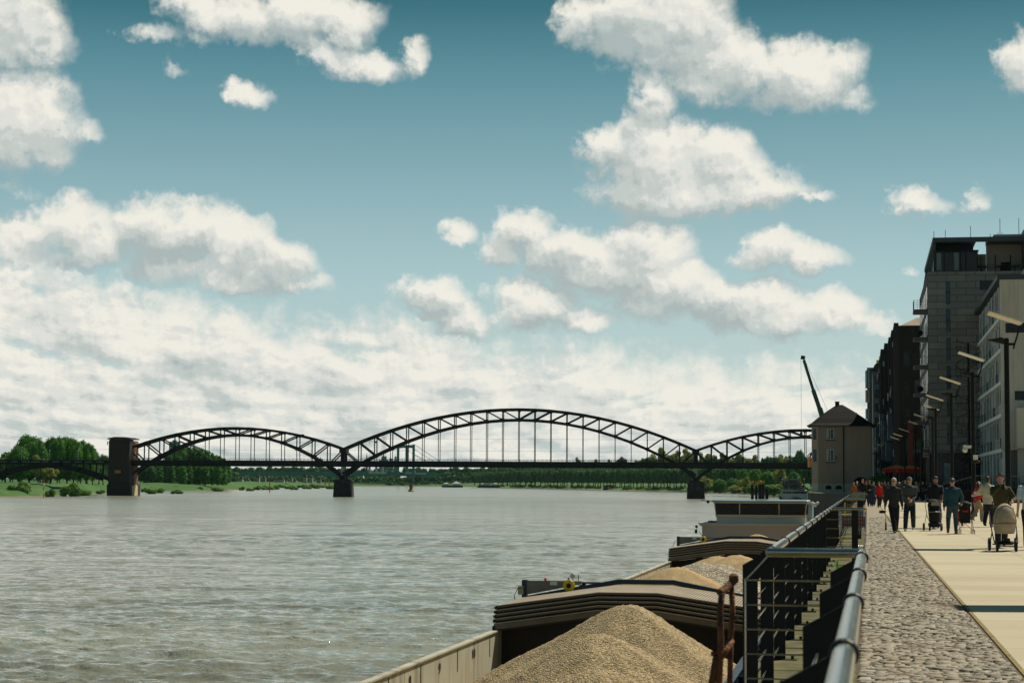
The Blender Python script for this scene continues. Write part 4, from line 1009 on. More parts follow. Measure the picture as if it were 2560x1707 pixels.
def build_white():
    D0 = 184.0; s0 = 187.0; l0 = LL(2496, D0); s1 = 229.0
    root = pthing('apartment_block', 'white apartment block with balcony rows nearest on the right of the promenade', 'building', l0, s0)
    n = NT('stained_white_render'); st = n.noise(1.2, 5, 0.7, n.mapping((2.5, 2.5, 0.12)))
    n.out(n.mix(n.rng(st, 0.5, 0.8, 0, 0.7), n.ramp(n.noise(.3, 4), [(.3, (186, 181, 168)), (.7, (204, 199, 186))]), (120, 108, 86)), 0.85, n.bump(n.noise(8, 3), .2, .01)); wm = n.m
    fin = pmat('white_facade_fin', (230, 231, 227), .7, 0, .1, .5); L_ = s1-s0
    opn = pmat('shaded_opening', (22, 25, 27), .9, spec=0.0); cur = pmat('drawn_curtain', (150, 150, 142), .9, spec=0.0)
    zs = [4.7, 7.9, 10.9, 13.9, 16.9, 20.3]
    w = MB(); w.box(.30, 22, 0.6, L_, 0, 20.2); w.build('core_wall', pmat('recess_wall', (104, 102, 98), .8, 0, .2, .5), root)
    w = MB(); w.box(0, 22, 0, 0.6, 4.7, 20.3); w.box(1.4, 22, .1, .6, 0, 4.7); end = w.build('end_wall', wm, root)
    w = MB(); w.box(-.25, 22, -.12, L_, 20.3, 20.75); w.build('roof_edge', pmat('roof_fascia', (52, 60, 64), .6), root)
    w = MB(); w.box(2.4, 22, -.35, 6, 20.75, 21.6); w.build('roof_parapet', wm, root)
    for i, z in enumerate(zs[:-1]):
        b = MB(); b.box(.02, .30, .6, L_, z-.18, z+.16); b.build('balcony_slab', fin, root)
        top = zs[i+1]-.18; nb = 8; p = (L_-.6)/nb
        for k in range(nb+1): f = MB(); f.box(.17, .30, .6+k*p-(0.3 if k == nb else 0), .6+k*p+.26, z+.16, top); f.build('partition_wall', fin, root)
        for k in range(nb):
            y0 = .6+k*p+.26; y1 = .6+(k+1)*p
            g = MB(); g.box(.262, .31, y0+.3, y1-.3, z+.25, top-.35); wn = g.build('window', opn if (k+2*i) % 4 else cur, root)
            c = MB(); m_ = (y0+y1)/2; c.box(.20, .26, m_-.10, m_+.10, z+.2, top-.02); c.box(.24, .26, y0+.2, y0+.32, z+.2, top-.3); c.build('frame', fin, wn)
            if (k*7+i*3) % 4 == 0:
                c = MB(); c.box(.245, .255, y0+.35, y0+2.0, z+.3, top-.4); c.build('blind', pmat('blind_%s' % ['red', 'cream', 'grey'][(k+i) % 3], [(96, 40, 30), (170, 160, 140), (120, 124, 124)][(k+i) % 3], .8), wn)
            r_ = MB(); r_.box(.19, .21, y0, y1, z+.2, z+1.15); r_.build('balustrade', M['glass_pale'] if (k+i) % 3 else M['glass_blue'], root)
    # ground floor with pale pillars
    for k in range(9):
        y = .6+k*5.1; c = MB(); c.box(.12, .35, y, y+.35, 0, 4.52); c.build('pillar', fin, root)
    for k in range(8):
        y = .6+k*5.1; c = MB(); c.box(.22, .31, y+.8, y+4.6, .3, 4.0); c.build('shop_window', M['glass_blue'] if k % 3 else M['glass_pale'], root)
    # recesses and the projecting white bay on the end wall
    for (za, zb, xa) in ((ZZ(835, D0), ZZ(811, D0), .45), (ZZ(1002, D0), ZZ(979, D0), 1.2)):
        c = MB(); c.box(xa, 16, -.03, .05, za, zb); c.build('recess', M['glass_dark'], end)
    c = MB(); c.bbox(1.25, 14, -2.2, 0, ZZ(1122, D0), ZZ(1022, D0), .04); c.build('projecting_bay', pmat('cream_bay', (204, 196, 178), .8, 0, .06, .4), root)
build_white()

def build_tall():
    D0 = 222.0; s0 = 225.6; l0 = LL(2320, D0)
    root = pthing('stone_apartment_tower', 'tall grey stone-clad apartment house with roof terrace and small balconies', 'building', l0, s0)
    Wd, L_ = 24.0, 34.0; zt = ZZ(681, D0)
    st = brick_mat('grey_stone_cladding', (138, 132, 124), (160, 150, 138), (78, 75, 72), 2.1, 0.75, .75, .03, dirt=(104, 99, 92))
    st2 = brick_mat('grey_stone_cladding_river', (138, 132, 124), (156, 148, 136), (78, 75, 72), 2.1, 0.75, .75, .03, rot=(90, 0, 90), dirt=(104, 99, 92))
    w = MB(); w.box(0.02, Wd, 0, L_, 5.0, zt); w.build('stone_wall', st, root)
    w = MB(); w.box(0, .02, 0.01, L_, 5.0, zt-.01); w.build('river_wall', st2, root)
    w = MB(); w.box(.6, Wd, .5, L_, 0, 5.0); w.build('ground_floor', M['glass_dark'], root)
    for k in range(7): c = MB(); c.box(.05+k*2.3, .35+k*2.3, .05, .4, 0, 5.0); c.build('dark_pillar', M['black'], root)
    c = MB(); c.box(LL(2357, D0)-l0, LL(2372, D0)-l0, .42, .49, 1.6, 3.9); c.build('shop_window', M['glass_pale'], root)
    # slit windows on the face towards the camera
    xa, xb = LL(2364, D0)-l0, LL(2375, D0)-l0
    for (ya, yb) in ((705, 762), (775, 832), (846, 902), (916, 973), (988, 1042), (1058, 1113)):
        g = MB(); g.box(xa, xb, -.02, .05, ZZ(yb, D0), ZZ(ya, D0)); wn = g.build('slit_window', M['glass_blue'], root)
        f = MB(); f.box(xa-.03, xb+.03, -.05, -.022, (ZZ(yb, D0)+ZZ(ya, D0))/2-.06, (ZZ(yb, D0)+ZZ(ya, D0))/2+.06); f.build('frame', M['black'], wn)
    g = MB(); g.box(LL(2447, D0)-l0, LL(2500, D0)-l0, -.02, .05, ZZ(728, D0), ZZ(704, D0)); g.build('wide_window', M['glass_dark'], root)
    # river face: windows and balconies by storey
    z = 5.4; i = 0
    while z < zt-2.5:
        for k in range(7):
            g = MB(); g.box(-.03, .03, 1.2+k*4.7, 3.6+k*4.7, z+.3, z+2.6); wn = g.build('river_window', M['glass_dark'] if (k+i) % 3 else M['glass_pale'], root)
        for k in (0,):
            y = .6+k*5.2
            b = MB(); b.bbox(-1.55, 0, y, y+3.6, z-.32, z+.02, .03); bo = b.build('balcony', pmat('balcony_slab', (92, 96, 96), .7, 0, .1, .5) if k == 0 and i == 0 else bpy.data.materials['balcony_slab'], root)
            r_ = MB()
            for zz in (z+.25, z+.5, z+.75, z+1.0): r_.beam((-1.5, y+.05, zz), (0, y+.05, zz), .03, .03); r_.beam((-1.5, y+.05, zz), (-1.5, y+3.55, zz), .03, .03)
            for q in range(5): r_.box(-1.52, -1.48, y+.05+q*.87, y+.09+q*.87, z, z+1.08); r_.box(-1.5+q*.36, -1.47+q*.36, y+.03, y+.06, z, z+1.05)
            r_.build('railing', M['black'], bo)
            if (i+k) % 2 == 0:
                p_ = MB(); p_.sphere((-.9, y+.7, z+.5), .4, 8, 6, (1, 1, .9)); p_.build('pot_plant', LM['green'] if i < 2 else M['black'], bo)
        z += 3.12; i += 1
    # roof terrace: slab on frame, glazed box, set back walls
    zr = ZZ(606, D0); rt = pmat('dark_roof_frame', (72, 80, 82), .6, 0, .15, .4)
    ls = LL(2334, D0)-l0
    xo0, xo1 = LL(2440, D0)-l0, LL(2468, D0)-l0; r_ = MB(); r_.box(ls, xo0, 0.1, L_-1, zr, zr+.5); r_.box(xo1, Wd, .1, 4.6, zr, zr+.5); r_.box(xo0, xo1, .1, .7, zr, zr+.5); r_.build('roof_slab', rt, root)
    c = MB(); c.prism([(ls, .1), (ls+.35, .1), (.45, 0.12), (0.05, 0.12)], 0, 0, 'Y') if 0 else c.beam((ls+.2, 1.0, zr), (.3, 1.0, zt), .4, .4); c.beam((ls+.2, 24, zr), (.3, 24, zt), .4, .4); c.beam((ls+.2, 12, zr), (.3, 12, zt), .4, .4); c.build('slanted_frame', rt, root)
    c = MB(); c.box(.75, .95, 1.2, L_-2, zt, zr); c.build('terrace_side_wall', rt, root)
    xg0, xg1 = LL(2339, D0)-l0, LL(2444, D0)-l0
    g = MB(); g.box(xg0, xg1, .8, 8, zt, ZZ(627, D0)); gl = g.build('glazed_box', M['glass_dark'], root)
    g = MB(); g.box(xg0-.1, xg1+.1, .7, .79, ZZ(627, D0)-.16, ZZ(627, D0)+.06); 
    for px in (2339, 2362, 2402, 2415, 2443): g.box(LL(px, D0)-l0-.06, LL(px, D0)-l0+.06, .72, .79, zt, ZZ(627, D0)-.12)
    g.build('frame', M['black'], gl)
    for px in (2349, 2392): g = MB(); g.box(LL(px, D0)-l0-.25, LL(px, D0)-l0+.25, .74, .785, zt+.2, ZZ(632, D0)); g.build('curtain', pmat('pale_curtain', (120, 128, 124), .9), gl)
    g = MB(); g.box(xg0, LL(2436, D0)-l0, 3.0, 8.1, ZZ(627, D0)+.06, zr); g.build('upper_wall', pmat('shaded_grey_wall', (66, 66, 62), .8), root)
    g = MB(); g.box(LL(2469, D0)-l0, LL(2556, D0)-l0, 3.5, 4.3, zt, zr); g.build('terrace_wall', pmat('warm_beige_render', (172, 158, 138), .85, 0, .1, .3), root)
    g = MB(); g.box(LL(2444, D0)-l0, LL(2469, D0)-l0, 4.5, 9, zt, ZZ(627, D0)); g.build('low_terrace_wall', bpy.data.materials['warm_beige_render'], root)
    g = MB(); g.box(LL(2556, D0)-l0, LL(2562, D0)-l0, .5, 4, zt, zr+1.3); g.build('terrace_column', rt, root)
    g = MB(); g.box(LL(2504, D0)-l0, LL(2526, D0)-l0, 3.3, 3.45, zt, ZZ(651, D0)); g.build('terrace_door', M['black'], root)
    rl = MB()
    for px in (2451, 2486, 2523, 2552): rl.box(LL(px, D0)-l0-.07, LL(px, D0)-l0+.07, .2, .3, zt, ZZ(641, D0))
    for zz in (zt+.35, zt+.65): rl.box(xg1, Wd, .22, .27, zz, zz+.04)
    rl.build('terrace_railing', M['black'], root)
    for i, px in enumerate((2455, 2500, 2535)): g = MB(); g.box(LL(px, D0)-l0-.6, LL(px, D0)-l0+.6, 1.2, 2.0, zt+.62, zt+.7); g.box(LL(px, D0)-l0-.05, LL(px, D0)-l0+.05, 1.5, 1.6, zt, zt+.62); g.build('terrace_table', M['black'], root)
    g = MB(); g.box(LL(2484, D0)-l0, LL(2556, D0)-l0, 1, 12, zr+.5, zr+.85); g.build('upper_roof', bpy.data.materials['warm_beige_render'], root)
    for px, h in ((2338, .9), (2366, 1.0), (2428, 1.4), (2476, .5), (2495, .6), (2505, .6), (2500, 2.2), (2546, 2.2)):
        g = MB(); g.tube([(LL(px, D0)-l0, 1.5, zr+.5), (LL(px, D0)-l0, 1.5, zr+.5+h)], .04, 4); g.build('roof_antenna', M['black'], root)
    # spiral escape stair between this house and the white block
    t = pthing('escape_stair', 'dark spiral escape stair standing before the stone apartment house', 'stair', LL(2418, 205), 209.0)
    m = MB(); m.tube([(0, 0, 0), (0, 0, 16)], .12, 8); m.build('centre_pole', M['black'], t)
    m = MB(); z = 0; a = 0
    while z < 15.6:
        c_, s_ = math.cos(a), math.sin(a); c2, s2 = math.cos(a+.42), math.sin(a+.42); m.add([(0, 0, z), (1.3*c_, 1.3*s_, z), (1.3*c2, 1.3*s2, z), (0, 0, z+.04), (1.3*c_, 1.3*s_, z+.04), (1.3*c2, 1.3*s2, z+.04)], [(0, 2, 1), (3, 4, 5), (0, 1, 4, 3), (1, 2, 5, 4), (2, 0, 3, 5)]); z += .19; a += .42
    m.build('treads', M['black'], t)
    m = MB(); m.tube([(1.3*math.cos(q*.42), 1.3*math.sin(q*.42), q*.19+1.0) for q in range(82)], .035, 4)
    for q in range(0, 82): m.box(1.3*math.cos(q*.42)-.015, 1.3*math.cos(q*.42)+.015, 1.3*math.sin(q*.42)-.015, 1.3*math.sin(q*.42)+.015, q*.19, q*.19+1.0)
    m.build('railing', M['black'], t)
build_tall()

def build_dark_row():
    root = pthing('dark_warehouse_block', 'long dark brown warehouse block with tall fins and stepped roofline', 'building', 5.0, 295.5)
    wl = pmat('dark_brick', (30, 29, 26), .85, 0, .3, .6); fn = pmat('black_fin', (24, 26, 26), .6, 0, .2, .5); ch = pmat('ochre_panel', (110, 80, 48), .8, 0, .2, 1)
    # plan line of the river face (l, s) relative
    pts = [(-.2, 0, 24.6), (-.4, 14, 24.6), (-.65, 29, 24.6), (-1.2, 43, 24.6), (-1.7, 58, 24.6), (-1.8, 78, 24.6), (-2.1, 100, 24.6)]
    for i in range(len(pts)-1):
        (la, sa, h), (lb, sb, _) = pts[i], pts[i+1]
        w = MB(); w.prism([(la, sa), (30, sa), (30, sb), (la, sb)], 0, h, 'Z'); w.build('wall', wl, root)
        n = max(3, int((sb-sa)/4.2))
        for k in range(n):
            s = sa+(sb-sa)*k/n; l = la+(lb-la)*0
            f = MB(); f.box(l-.7, l, s, s+.45, 4.2, h+.4-(k % 3)*.0); f.build('fin', fn, root)
            for q in range(6):
                z = 4.6+q*3.25
                g = MB(); g.box(l-.05, l+.04, s+1.0, s+2.6, z+.5, z+2.7); g.build('window', (M['glass_pale'] if (k*5+q*3+i) % 4 == 0 else M['glass_dark']) if (k+q) % 5 else ch, root)
    sl = pmat('painted_lit_slit', (214, 214, 204), .7)  # white strips paint in the bright, sun-reflecting slits between the fins
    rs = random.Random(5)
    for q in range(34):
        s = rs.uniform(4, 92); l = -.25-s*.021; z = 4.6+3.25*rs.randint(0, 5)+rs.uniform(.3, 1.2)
        g = MB(); g.box(l-.74, l-.66, s, s+.16+s*.004, z, z+rs.uniform(.7, 1.3)); g.build('lit_slit_strip', sl, root)
    for q in range(4):
        for u in range(3): g = MB(); g.box(.5+u*1.5, 1.3+u*1.5, -.06, .02, 6+q*4.2, 8.2+q*4.2); g.build('end_window', M['glass_blue'] if (q+u) % 3 == 0 else M['glass_dark'], root)
    for (s, z0, z1, w_) in ((60, 5, 9, 3.0), (50, 9.5, 13.5, 2.8), (40, 5.5, 12, 3.0), (30, 7.5, 11, 2.6), (18, 5, 8, 3), (8, 8, 12, 2.8), (76, 6, 12, 2.6)):
        l = -.15-s*.022; b = MB(); b.bbox(l-1.5, l, s, s+w_, z0, z1, .05); bo = b.build('glazed_bay', M['glass_blue'], root)
        f = MB()
        for z in (z0, (z0+z1)/2, z1): f.box(l-1.54, l-.8, s-.04, s+w_+.04, z-.06, z+.06)
        f.build('frame', fn, bo)
    w = MB(); w.add([(.1, .2, 24.62), (9, .2, 24.62), (9, 10, 24.62), (.1, 10, 24.62), (2.6, 3, 26.0)], [(0, 1, 4), (1, 2, 4), (2, 3, 4), (3, 0, 4), (3, 2, 1, 0)]); w.build('pyramid_roof', pmat('tan_metal_roof', (150, 132, 104), .6, 0, .15, .5), root)
    w = MB(); w.box(.9, 1.7, -1.3, 0, 3.8, 10.5); w.build('brick_panel', pmat('red_brick_panel', (88, 36, 22), .8, 0, .2, 1), root)
    # blue grey block with yellow plant box
    r2 = pthing('blue_grey_block', 'slate blue apartment block with dark roof and small yellow box on top', 'building', 1.55, 452.0)
    bm = pmat('slate_blue_metal', (58, 78, 88), .5, .2, .15, .2); k = 450/F_PX
    w = MB(); w.box(0, 16, 0, 40, 0, ZZ(930, 445)); w.build('wall', bm, r2)
    w = MB(); w.prism([(-.3, ZZ(930, 445)), (16, ZZ(930, 445)), (16, ZZ(918, 445)), (2.2, ZZ(918, 445)), (1.0, ZZ(908, 445)), (.5, ZZ(912, 445))], -.2, 30, 'Y'); w.build('roof', M['black'], r2)
    w = MB(); w.bbox(.85, 1.45, 1, 2.5, ZZ(912, 445), ZZ(900, 445), .05); w.build('roof_box', M['yellow'], r2)
    for q in range(8):
        g = MB(); g.box(.4, 1.4, -.05, .02, 2+q*3.1, 3.9+q*3.1); g.build('window', M['glass_dark'], r2)
    # glass tower at the far end
    r3 = pthing('glass_office_tower', 'pale glass-fronted office tower rising just right of the house roof', 'building', 0, 562.0)
    w = MB(); a0, a1 = LL(2165, 556), LL(2184, 556); w.box(a0+.5, a1+10, .3, 30, 0, ZZ(921, 556)); w.build('wall', pmat('dark_end_wall', (40, 50, 54), .6), r3)
    gp = pmat('pale_green_glass', (130, 150, 144), .15, .2, .3, .35)
    gp2 = pmat('orange_tinted_glass', (150, 128, 108), .2, .2, .3, .35)
    ys = [928, 975, 1010, 1022, 1052, 1085, 1120, 1160]
    for i, (ya, yb) in enumerate(zip(ys[:-1], ys[1:])):
        if ya == 1010: continue
        xb = LL(2175-(i*.3), 556); g = MB(); za, zb = ZZ(yb, 556)+.25, ZZ(ya, 556)-.15
        g.add([(a0, 1.2, za), (xb, 0, za), (xb, 0, zb+(0.8 if i == 0 else 0)), (a0, 1.2, zb), (a0, 20, za), (xb, 20, za), (xb, 20, zb), (a0, 20, zb)], [(0, 1, 2, 3), (0, 3, 7, 4), (3, 2, 6, 7), (1, 5, 6, 2)]); g.build('glass_storey', gp2 if i == 1 else gp, r3)
build_dark_row()

def build_crane():
    D = 640.0; s0 = 640.0
    base = px_loc(2066, D, 0.0)
    root = thing('mobile_crane', 'dark green crane boom leaning left behind the old harbour house', 'crane', base)
    gm = pmat('crane_green', (18, 66, 54), .5, 0, .15, .3)
    def P(px, py, dy=0): return ((px-1280)/F_PX*D-base[0], dy, ZZ(py, D, px))
    b = MB(); b.beam(P(2057, 1043), P(2034, 975), 1.1, 1.2); b.beam(P(2062, 1060), P(2050, 1020), 1.4, 1.5); b.beam(P(2035, 978), P(2011, 900), .8, .85); b.build('boom', gm, root)
    b = MB(); b.beam(P(2004, 893), P(2014, 895), .8, 1.2); b.beam(P(2027, 955), P(2031, 953), .7, .7); b.build('boom_head', M['black'], root)
    b = MB(); b.tube([P(2004, 895), P(2004, 1070)], .05, 4); hoist = b.build('hoist_rope', M['black'], root)
    b = MB(); b.sphere(P(2004, 1083), .5, 6, 5); b.build('hook_block', M['black'], hoist)
    b = MB(); b.tube([P(2012, 896), P(2034, 945), P(2071, 1030)], .05, 4); b.build('stay_rope', M['black'], root)
    b = MB(); b.bbox(-4, 9, -2, 2, 0.9, 4.5, .3); b.build('carrier', pmat('crane_orange', (214, 116, 32), .5, 0, .15, .5), root)
    b = MB(); b.bbox(P(2018, 1)[0], P(2032, 1)[0], -4, -1, ZZ(1169, D), ZZ(1145, D), .15); b.build('counterweight_cab', bpy.data.materials['crane_orange'], root)
    b = MB(); b.beam(P(2024, 1145), P(2030, 1131), .5, .5); b.beam(P(2018, 1140), P(2028, 1132), .3, .3); b.build('cab_bracket', M['black'], root)
build_crane()

# ================================================================ street lamps
def make_lamp():
    t = thing('street_lamp', 'x', 'street lamp', (0, 0, 0), PROT, 'reflector lamps along the promenade')
    p = MB(); p.lathe((0, 0, 0), [(.16, 0), (.16, .25), (.11, .3), (.10, 4), (.095, 7.1), (.05, 7.14)], 12); p.build('post', M['steel_black'], t, smooth=40)
    a = MB(); a.box(.08, .28, -.04, .04, 6.85, 6.95); a.tube([(.26, 0, 6.72), (.30, 0, 6.9), (.52, 0, 7.62)], .035, 7); a.build('arm', M['steel_black'], t)
    f = MB(); f.prism([(-.75, 7.06), (-.12, 6.9), (-.1, 7.12), (-.2, 7.16)], -.16, .16, 'Y'); f.box(-.14, -.05, -.1, .1, 6.9, 7.1); f.build('uplighter', M['black'], t)
    r = MB(); th = R(19); c, s = math.cos(th), math.sin(th); w = 1.3
    x1, z1 = .55, 7.66
    x0, z0 = x1-w*c, z1+w*s
    tk = .045
    def PT(u, v, y): return (x0+(x1-x0)*u+s*v, y, z0+(z1-z0)*u+c*v)
    n = 8; vs = []
    for i in range(n+1):
        u = i/n; b_ = .10*(1-(2*u-1)**2)
        for (y, e) in ((-.72, 0), (0, -.05), (.72, 0)): vs += [PT(u, b_*0+e, y), PT(u, tk+e, y)]
    fs = []
    for i in range(n):
        for q in (0, 1):
            a_ = i*6+q*2; b_ = (i+1)*6+q*2
            fs += [(a_, b_, b_+2, a_+2), (a_+1, a_+3, b_+3, b_+1)]
        fs += [(i*6, i*6+1, (i+1)*6+1, (i+1)*6), (i*6+4, (i+1)*6+4, (i+1)*6+5, i*6+5)]
    fs += [(0, 2, 3, 1), (2, 4, 5, 3), (n*6, n*6+1, n*6+3, n*6+2), (n*6+2, n*6+3, n*6+5, n*6+4)]
    r.add(vs, fs); ro = r.build('reflector_panel', pmat('cream_reflector', (222, 212, 184), .45, 0, .12, 4), t)
    rb = MB()
    for u in (.25, .55, .85): rb.beam(PT(u, tk+.01, -.7), PT(u, tk+.01, .7), .03, .03)
    rb.build('panel_rib', M['steel_black'], ro)
    return t
def build_lamps():
    P0 = make_lamp()
    L_ = [(30.9, None), (53.7, None), (76.5, 2515), (99.5, 2431), (122.5, 2378), (147, 2339), (166, 2331), (188, 2304), (209, 2288), (236, 2262), (260, 2247), (278, 2238), (331, 2203), (360, 2190)]
    lb = ['', '', 'tallest looking lamp post with cream reflector at the right edge', 'second lamp from the right, white reflector, security camera on its post', 'third lamp from the right with yellowish reflector over the crowd', 'fourth lamp from the right, before the stone apartment house', 'fifth lamp, just below and left of the fourth reflector', 'sixth lamp, before the small balconies of the stone house', 'seventh lamp, half lost against the dark warehouse block',
          'eighth lamp, thin post before the dark warehouse fins', 'ninth lamp, small upper reflector before the dark warehouse', 'tenth lamp, small lower reflector left of the ninth', 'eleventh lamp, tiny reflector near the slate blue block', 'farthest tiny lamp beside the old house']
    for i, (D, px) in enumerate(L_):
        o = P0 if i == 0 else copy_tree(P0)
        s = D*1.0155; l = 5.36 if px is None else LL(px, D)*.985
        o.location = PL(l, s); 
        if i < 2: o['label'] = 'lamp outside the picture whose panel shadow falls on the slabs, %s' % ('near one' if i == 0 else 'far one')
        else: o['label'] = lb[i]
        if i == 3:
            for ch in o.children:
                if ch.name.startswith('reflector_panel'): ch.data = ch.data.copy(); ch.data.materials[0] = M['white_paint']
    t = pthing('security_camera', 'white security camera on the second lamp post', 'camera', LL(2431, 99.5)*.985, 101.0, 0)
    b = MB(); b.tube([(-.08, 0, 3.45), (-.3, -.05, 3.45)], .04, 6); b.bbox(-.5, -.12, -.3, -.1, 3.35, 3.5, .02); b.sphere((-.42, -.25, 3.26), .13, 10, 8); b.build('housing', pmat('white_plastic', (210, 206, 190), .4), t)
    t = pthing('junction_box', 'pale box fixed low on the second lamp post', 'box', LL(2431, 99.5)*.985, 101.0, 0)
    b = MB(); b.bbox(-.02, .2, -.32, -.12, 2.78, 3.02, .01); b.build('box_body', bpy.data.materials['white_plastic'], t); b = MB(); b.bbox(-.06, .3, -.36, -.1, 2.62, 2.74, .03); b.build('loudspeaker_horn', M['black'], t)
build_lamps()

# ================================================================ terrace railing, parasols, shrubs by the houses
def build_terrace():
    l0, s0 = 9.3, 178.0
    t = pthing('raised_terrace', 'raised brick cafe terrace with dark railing and pale handrail before the white block', 'terrace', l0, s0)
    b = MB(); b.box(0, 20, 0, 6, 0, 1.25); b.prism([(-4.5, 0), (0, 0), (0, 1.25)], 0, 2.4, 'Y'); b.build('brick_base', brick_mat('dark_red_brick', (84, 42, 32), (66, 36, 30), (48, 44, 40), .25, .08, dirt=(50, 36, 30)), t)
    h = MB(); h.tube([(-4.5, .1, 1.0), (0, .1, 2.3), (20, .1, 2.3)], .045, 6); h.build('handrail', M['stainless'], t)
    r = MB(); x = -4.4
    while x < 20:
        zb = max(0, min(1.25, 1.25*(x+4.5)/4.5)); zt = min(2.28, 1.0+1.3*(x+4.5)/4.5); r.box(x-.012, x+.012, .08, .12, zb, zt); x += .13
    r.build('bars', M['black'], t)
    for k in range(9):
        x = .6+k*2.1; q = pthing('cafe_table', 'dark cafe table with chairs on the raised terrace', 'table', l0+x, s0+2.2+(k % 2)*1.6, 1.25, 'cafe tables on the raised terrace')
        m = MB(); m.lathe((0, 0, 0), [(.22, 0), (.22, .03), (.03, .05), (.03, .7), (.38, .72), (.38, .75)], 10); m.build('table_top', M['black'], q)
        for sg in (-1, 1): m = MB(); m.box(sg*.7-.2, sg*.7+.2, -.2, .2, .42, .46); m.box(sg*.9-.02, sg*.9+.02, -.2, .2, .46, .88); [m.box(sg*.7+a-.015, sg*.7+a+.015, b_-.015, b_+.015, 0, .42) for a in (-.18, .18) for b_ in (-.18, .18)]; m.build('chair', M['black'], q)
    om = pmat('orange_canvas', (214, 120, 52), .8, 0, .12, 1); rm = pmat('red_canvas', (190, 26, 22), .8, 0, .12, 1)
    for (px, D, w, lb) in ((2240, 250, 3.4, 'left parasol with orange top and red valance'), (2274, 246, 3.2, 'right parasol with orange top and red valance')):
        q = pthing('parasol', lb+' beyond the crowd', 'parasol', LL(px, D), D*1.0155, 0, 'cafe parasols beyond the crowd')
        m = MB(); m.tube([(0, 0, 0), (0, 0, 3.9)], .04, 6); m.build('pole', M['black'], q)
        m = MB(); h_ = w/2; z0, z1 = ZZ(1172, D), ZZ(1162, D)
        m.add([(-h_, -h_, z0), (h_, -h_, z0), (h_, h_, z0), (-h_, h_, z0), (0, 0, z1)], [(0, 1, 4), (1, 2, 4), (2, 3, 4), (3, 0, 4)]); m.build('canopy', om, q)
        m = MB(); m.box(-h_, h_, -h_-.02, -h_+.02, z0-.45, z0); m.box(-h_-.02, -h_+.02, -h_+.03, h_, z0-.45, z0); m.build('valance', rm, q)
    P = make_tree('quay_bush', 'bush', 3.4, 4, .3, 3500, .22, LM['dark'], 21, 'dense dark bush between the old house and the parasols', 'bush', None, PL(LL(2196, 300), 303, 0)); 
    c = copy_tree(P); c.location = PL(LL(2208, 285), 289, 0); c.scale = (.7, .7, .8); c['label'] = 'smaller dark bush in front of the dense one by the parasols'
    c = copy_tree(P); c.location = PL(LL(2296, 240), 244, 0); c.scale = (.35, .35, 1.0); c['label'] = 'slim light green shrub at the corner of the stone house'
build_terrace()

# ================================================================ gravel barge moored at the quay
ZC = -3.6
BL = (to_sl(at_z(1235, 1583, ZC))[1]+to_sl(at_z(1671, 1404, ZC))[1]+to_sl(at_z(1016, 1664, ZC))[1])/3
BRT = -3.55
BC = (BL+BRT)/2
print('barge coaming', BL, BRT)
def gravel_mat(name, cols, scale, bump=0.9):
    n = NT(name)
    v = n.N.new('ShaderNodeTexVoronoi'); n.L.new(n.co, v.inputs['Vector']); v.inputs['Scale'].default_value = scale
    s = n.N.new('ShaderNodeSeparateColor'); n.L.new(v.outputs['Color'], s.inputs[0])
    c = n.ramp(s.outputs[0], cols)
    v2 = n.N.new('ShaderNodeTexVoronoi'); n.L.new(n.co, v2.inputs['Vector']); v2.inputs['Scale'].default_value = scale*2.3
    s2 = n.N.new('ShaderNodeSeparateColor'); n.L.new(v2.outputs['Color'], s2.inputs[0])
    c = n.mix(0.4, c, n.ramp(s2.outputs[1], cols))
    c = n.mix(n.rng(n.noise(0.5, 4, 0.6), 0.35, 0.7, 0, 0.3), c, cols[1][1])
    h = n.math('ADD', n.math('MULTIPLY', v.outputs['Distance'], -1.0), n.math('MULTIPLY', s.outputs[1], 0.5))
    n.out(c, 0.92, n.bump(h, bump, 0.8/scale)); return n.m
M['gravel'] = gravel_mat('coarse_gravel', [(0, (80, 68, 48)), (.35, (146, 126, 92)), (.7, (190, 168, 124)), (1, (226, 208, 168))], 21)
M['gravel_grey'] = gravel_mat('grey_gravel', [(0, (76, 72, 66)), (.35, (146, 136, 118)), (.7, (196, 184, 158)), (1, (236, 226, 206))], 12)
M['sand'] = gravel_mat('fine_sand_gravel', [(0, (128, 104, 70)), (.4, (176, 148, 104)), (.8, (200, 172, 126)), (1, (220, 196, 150))], 30, 0.5)
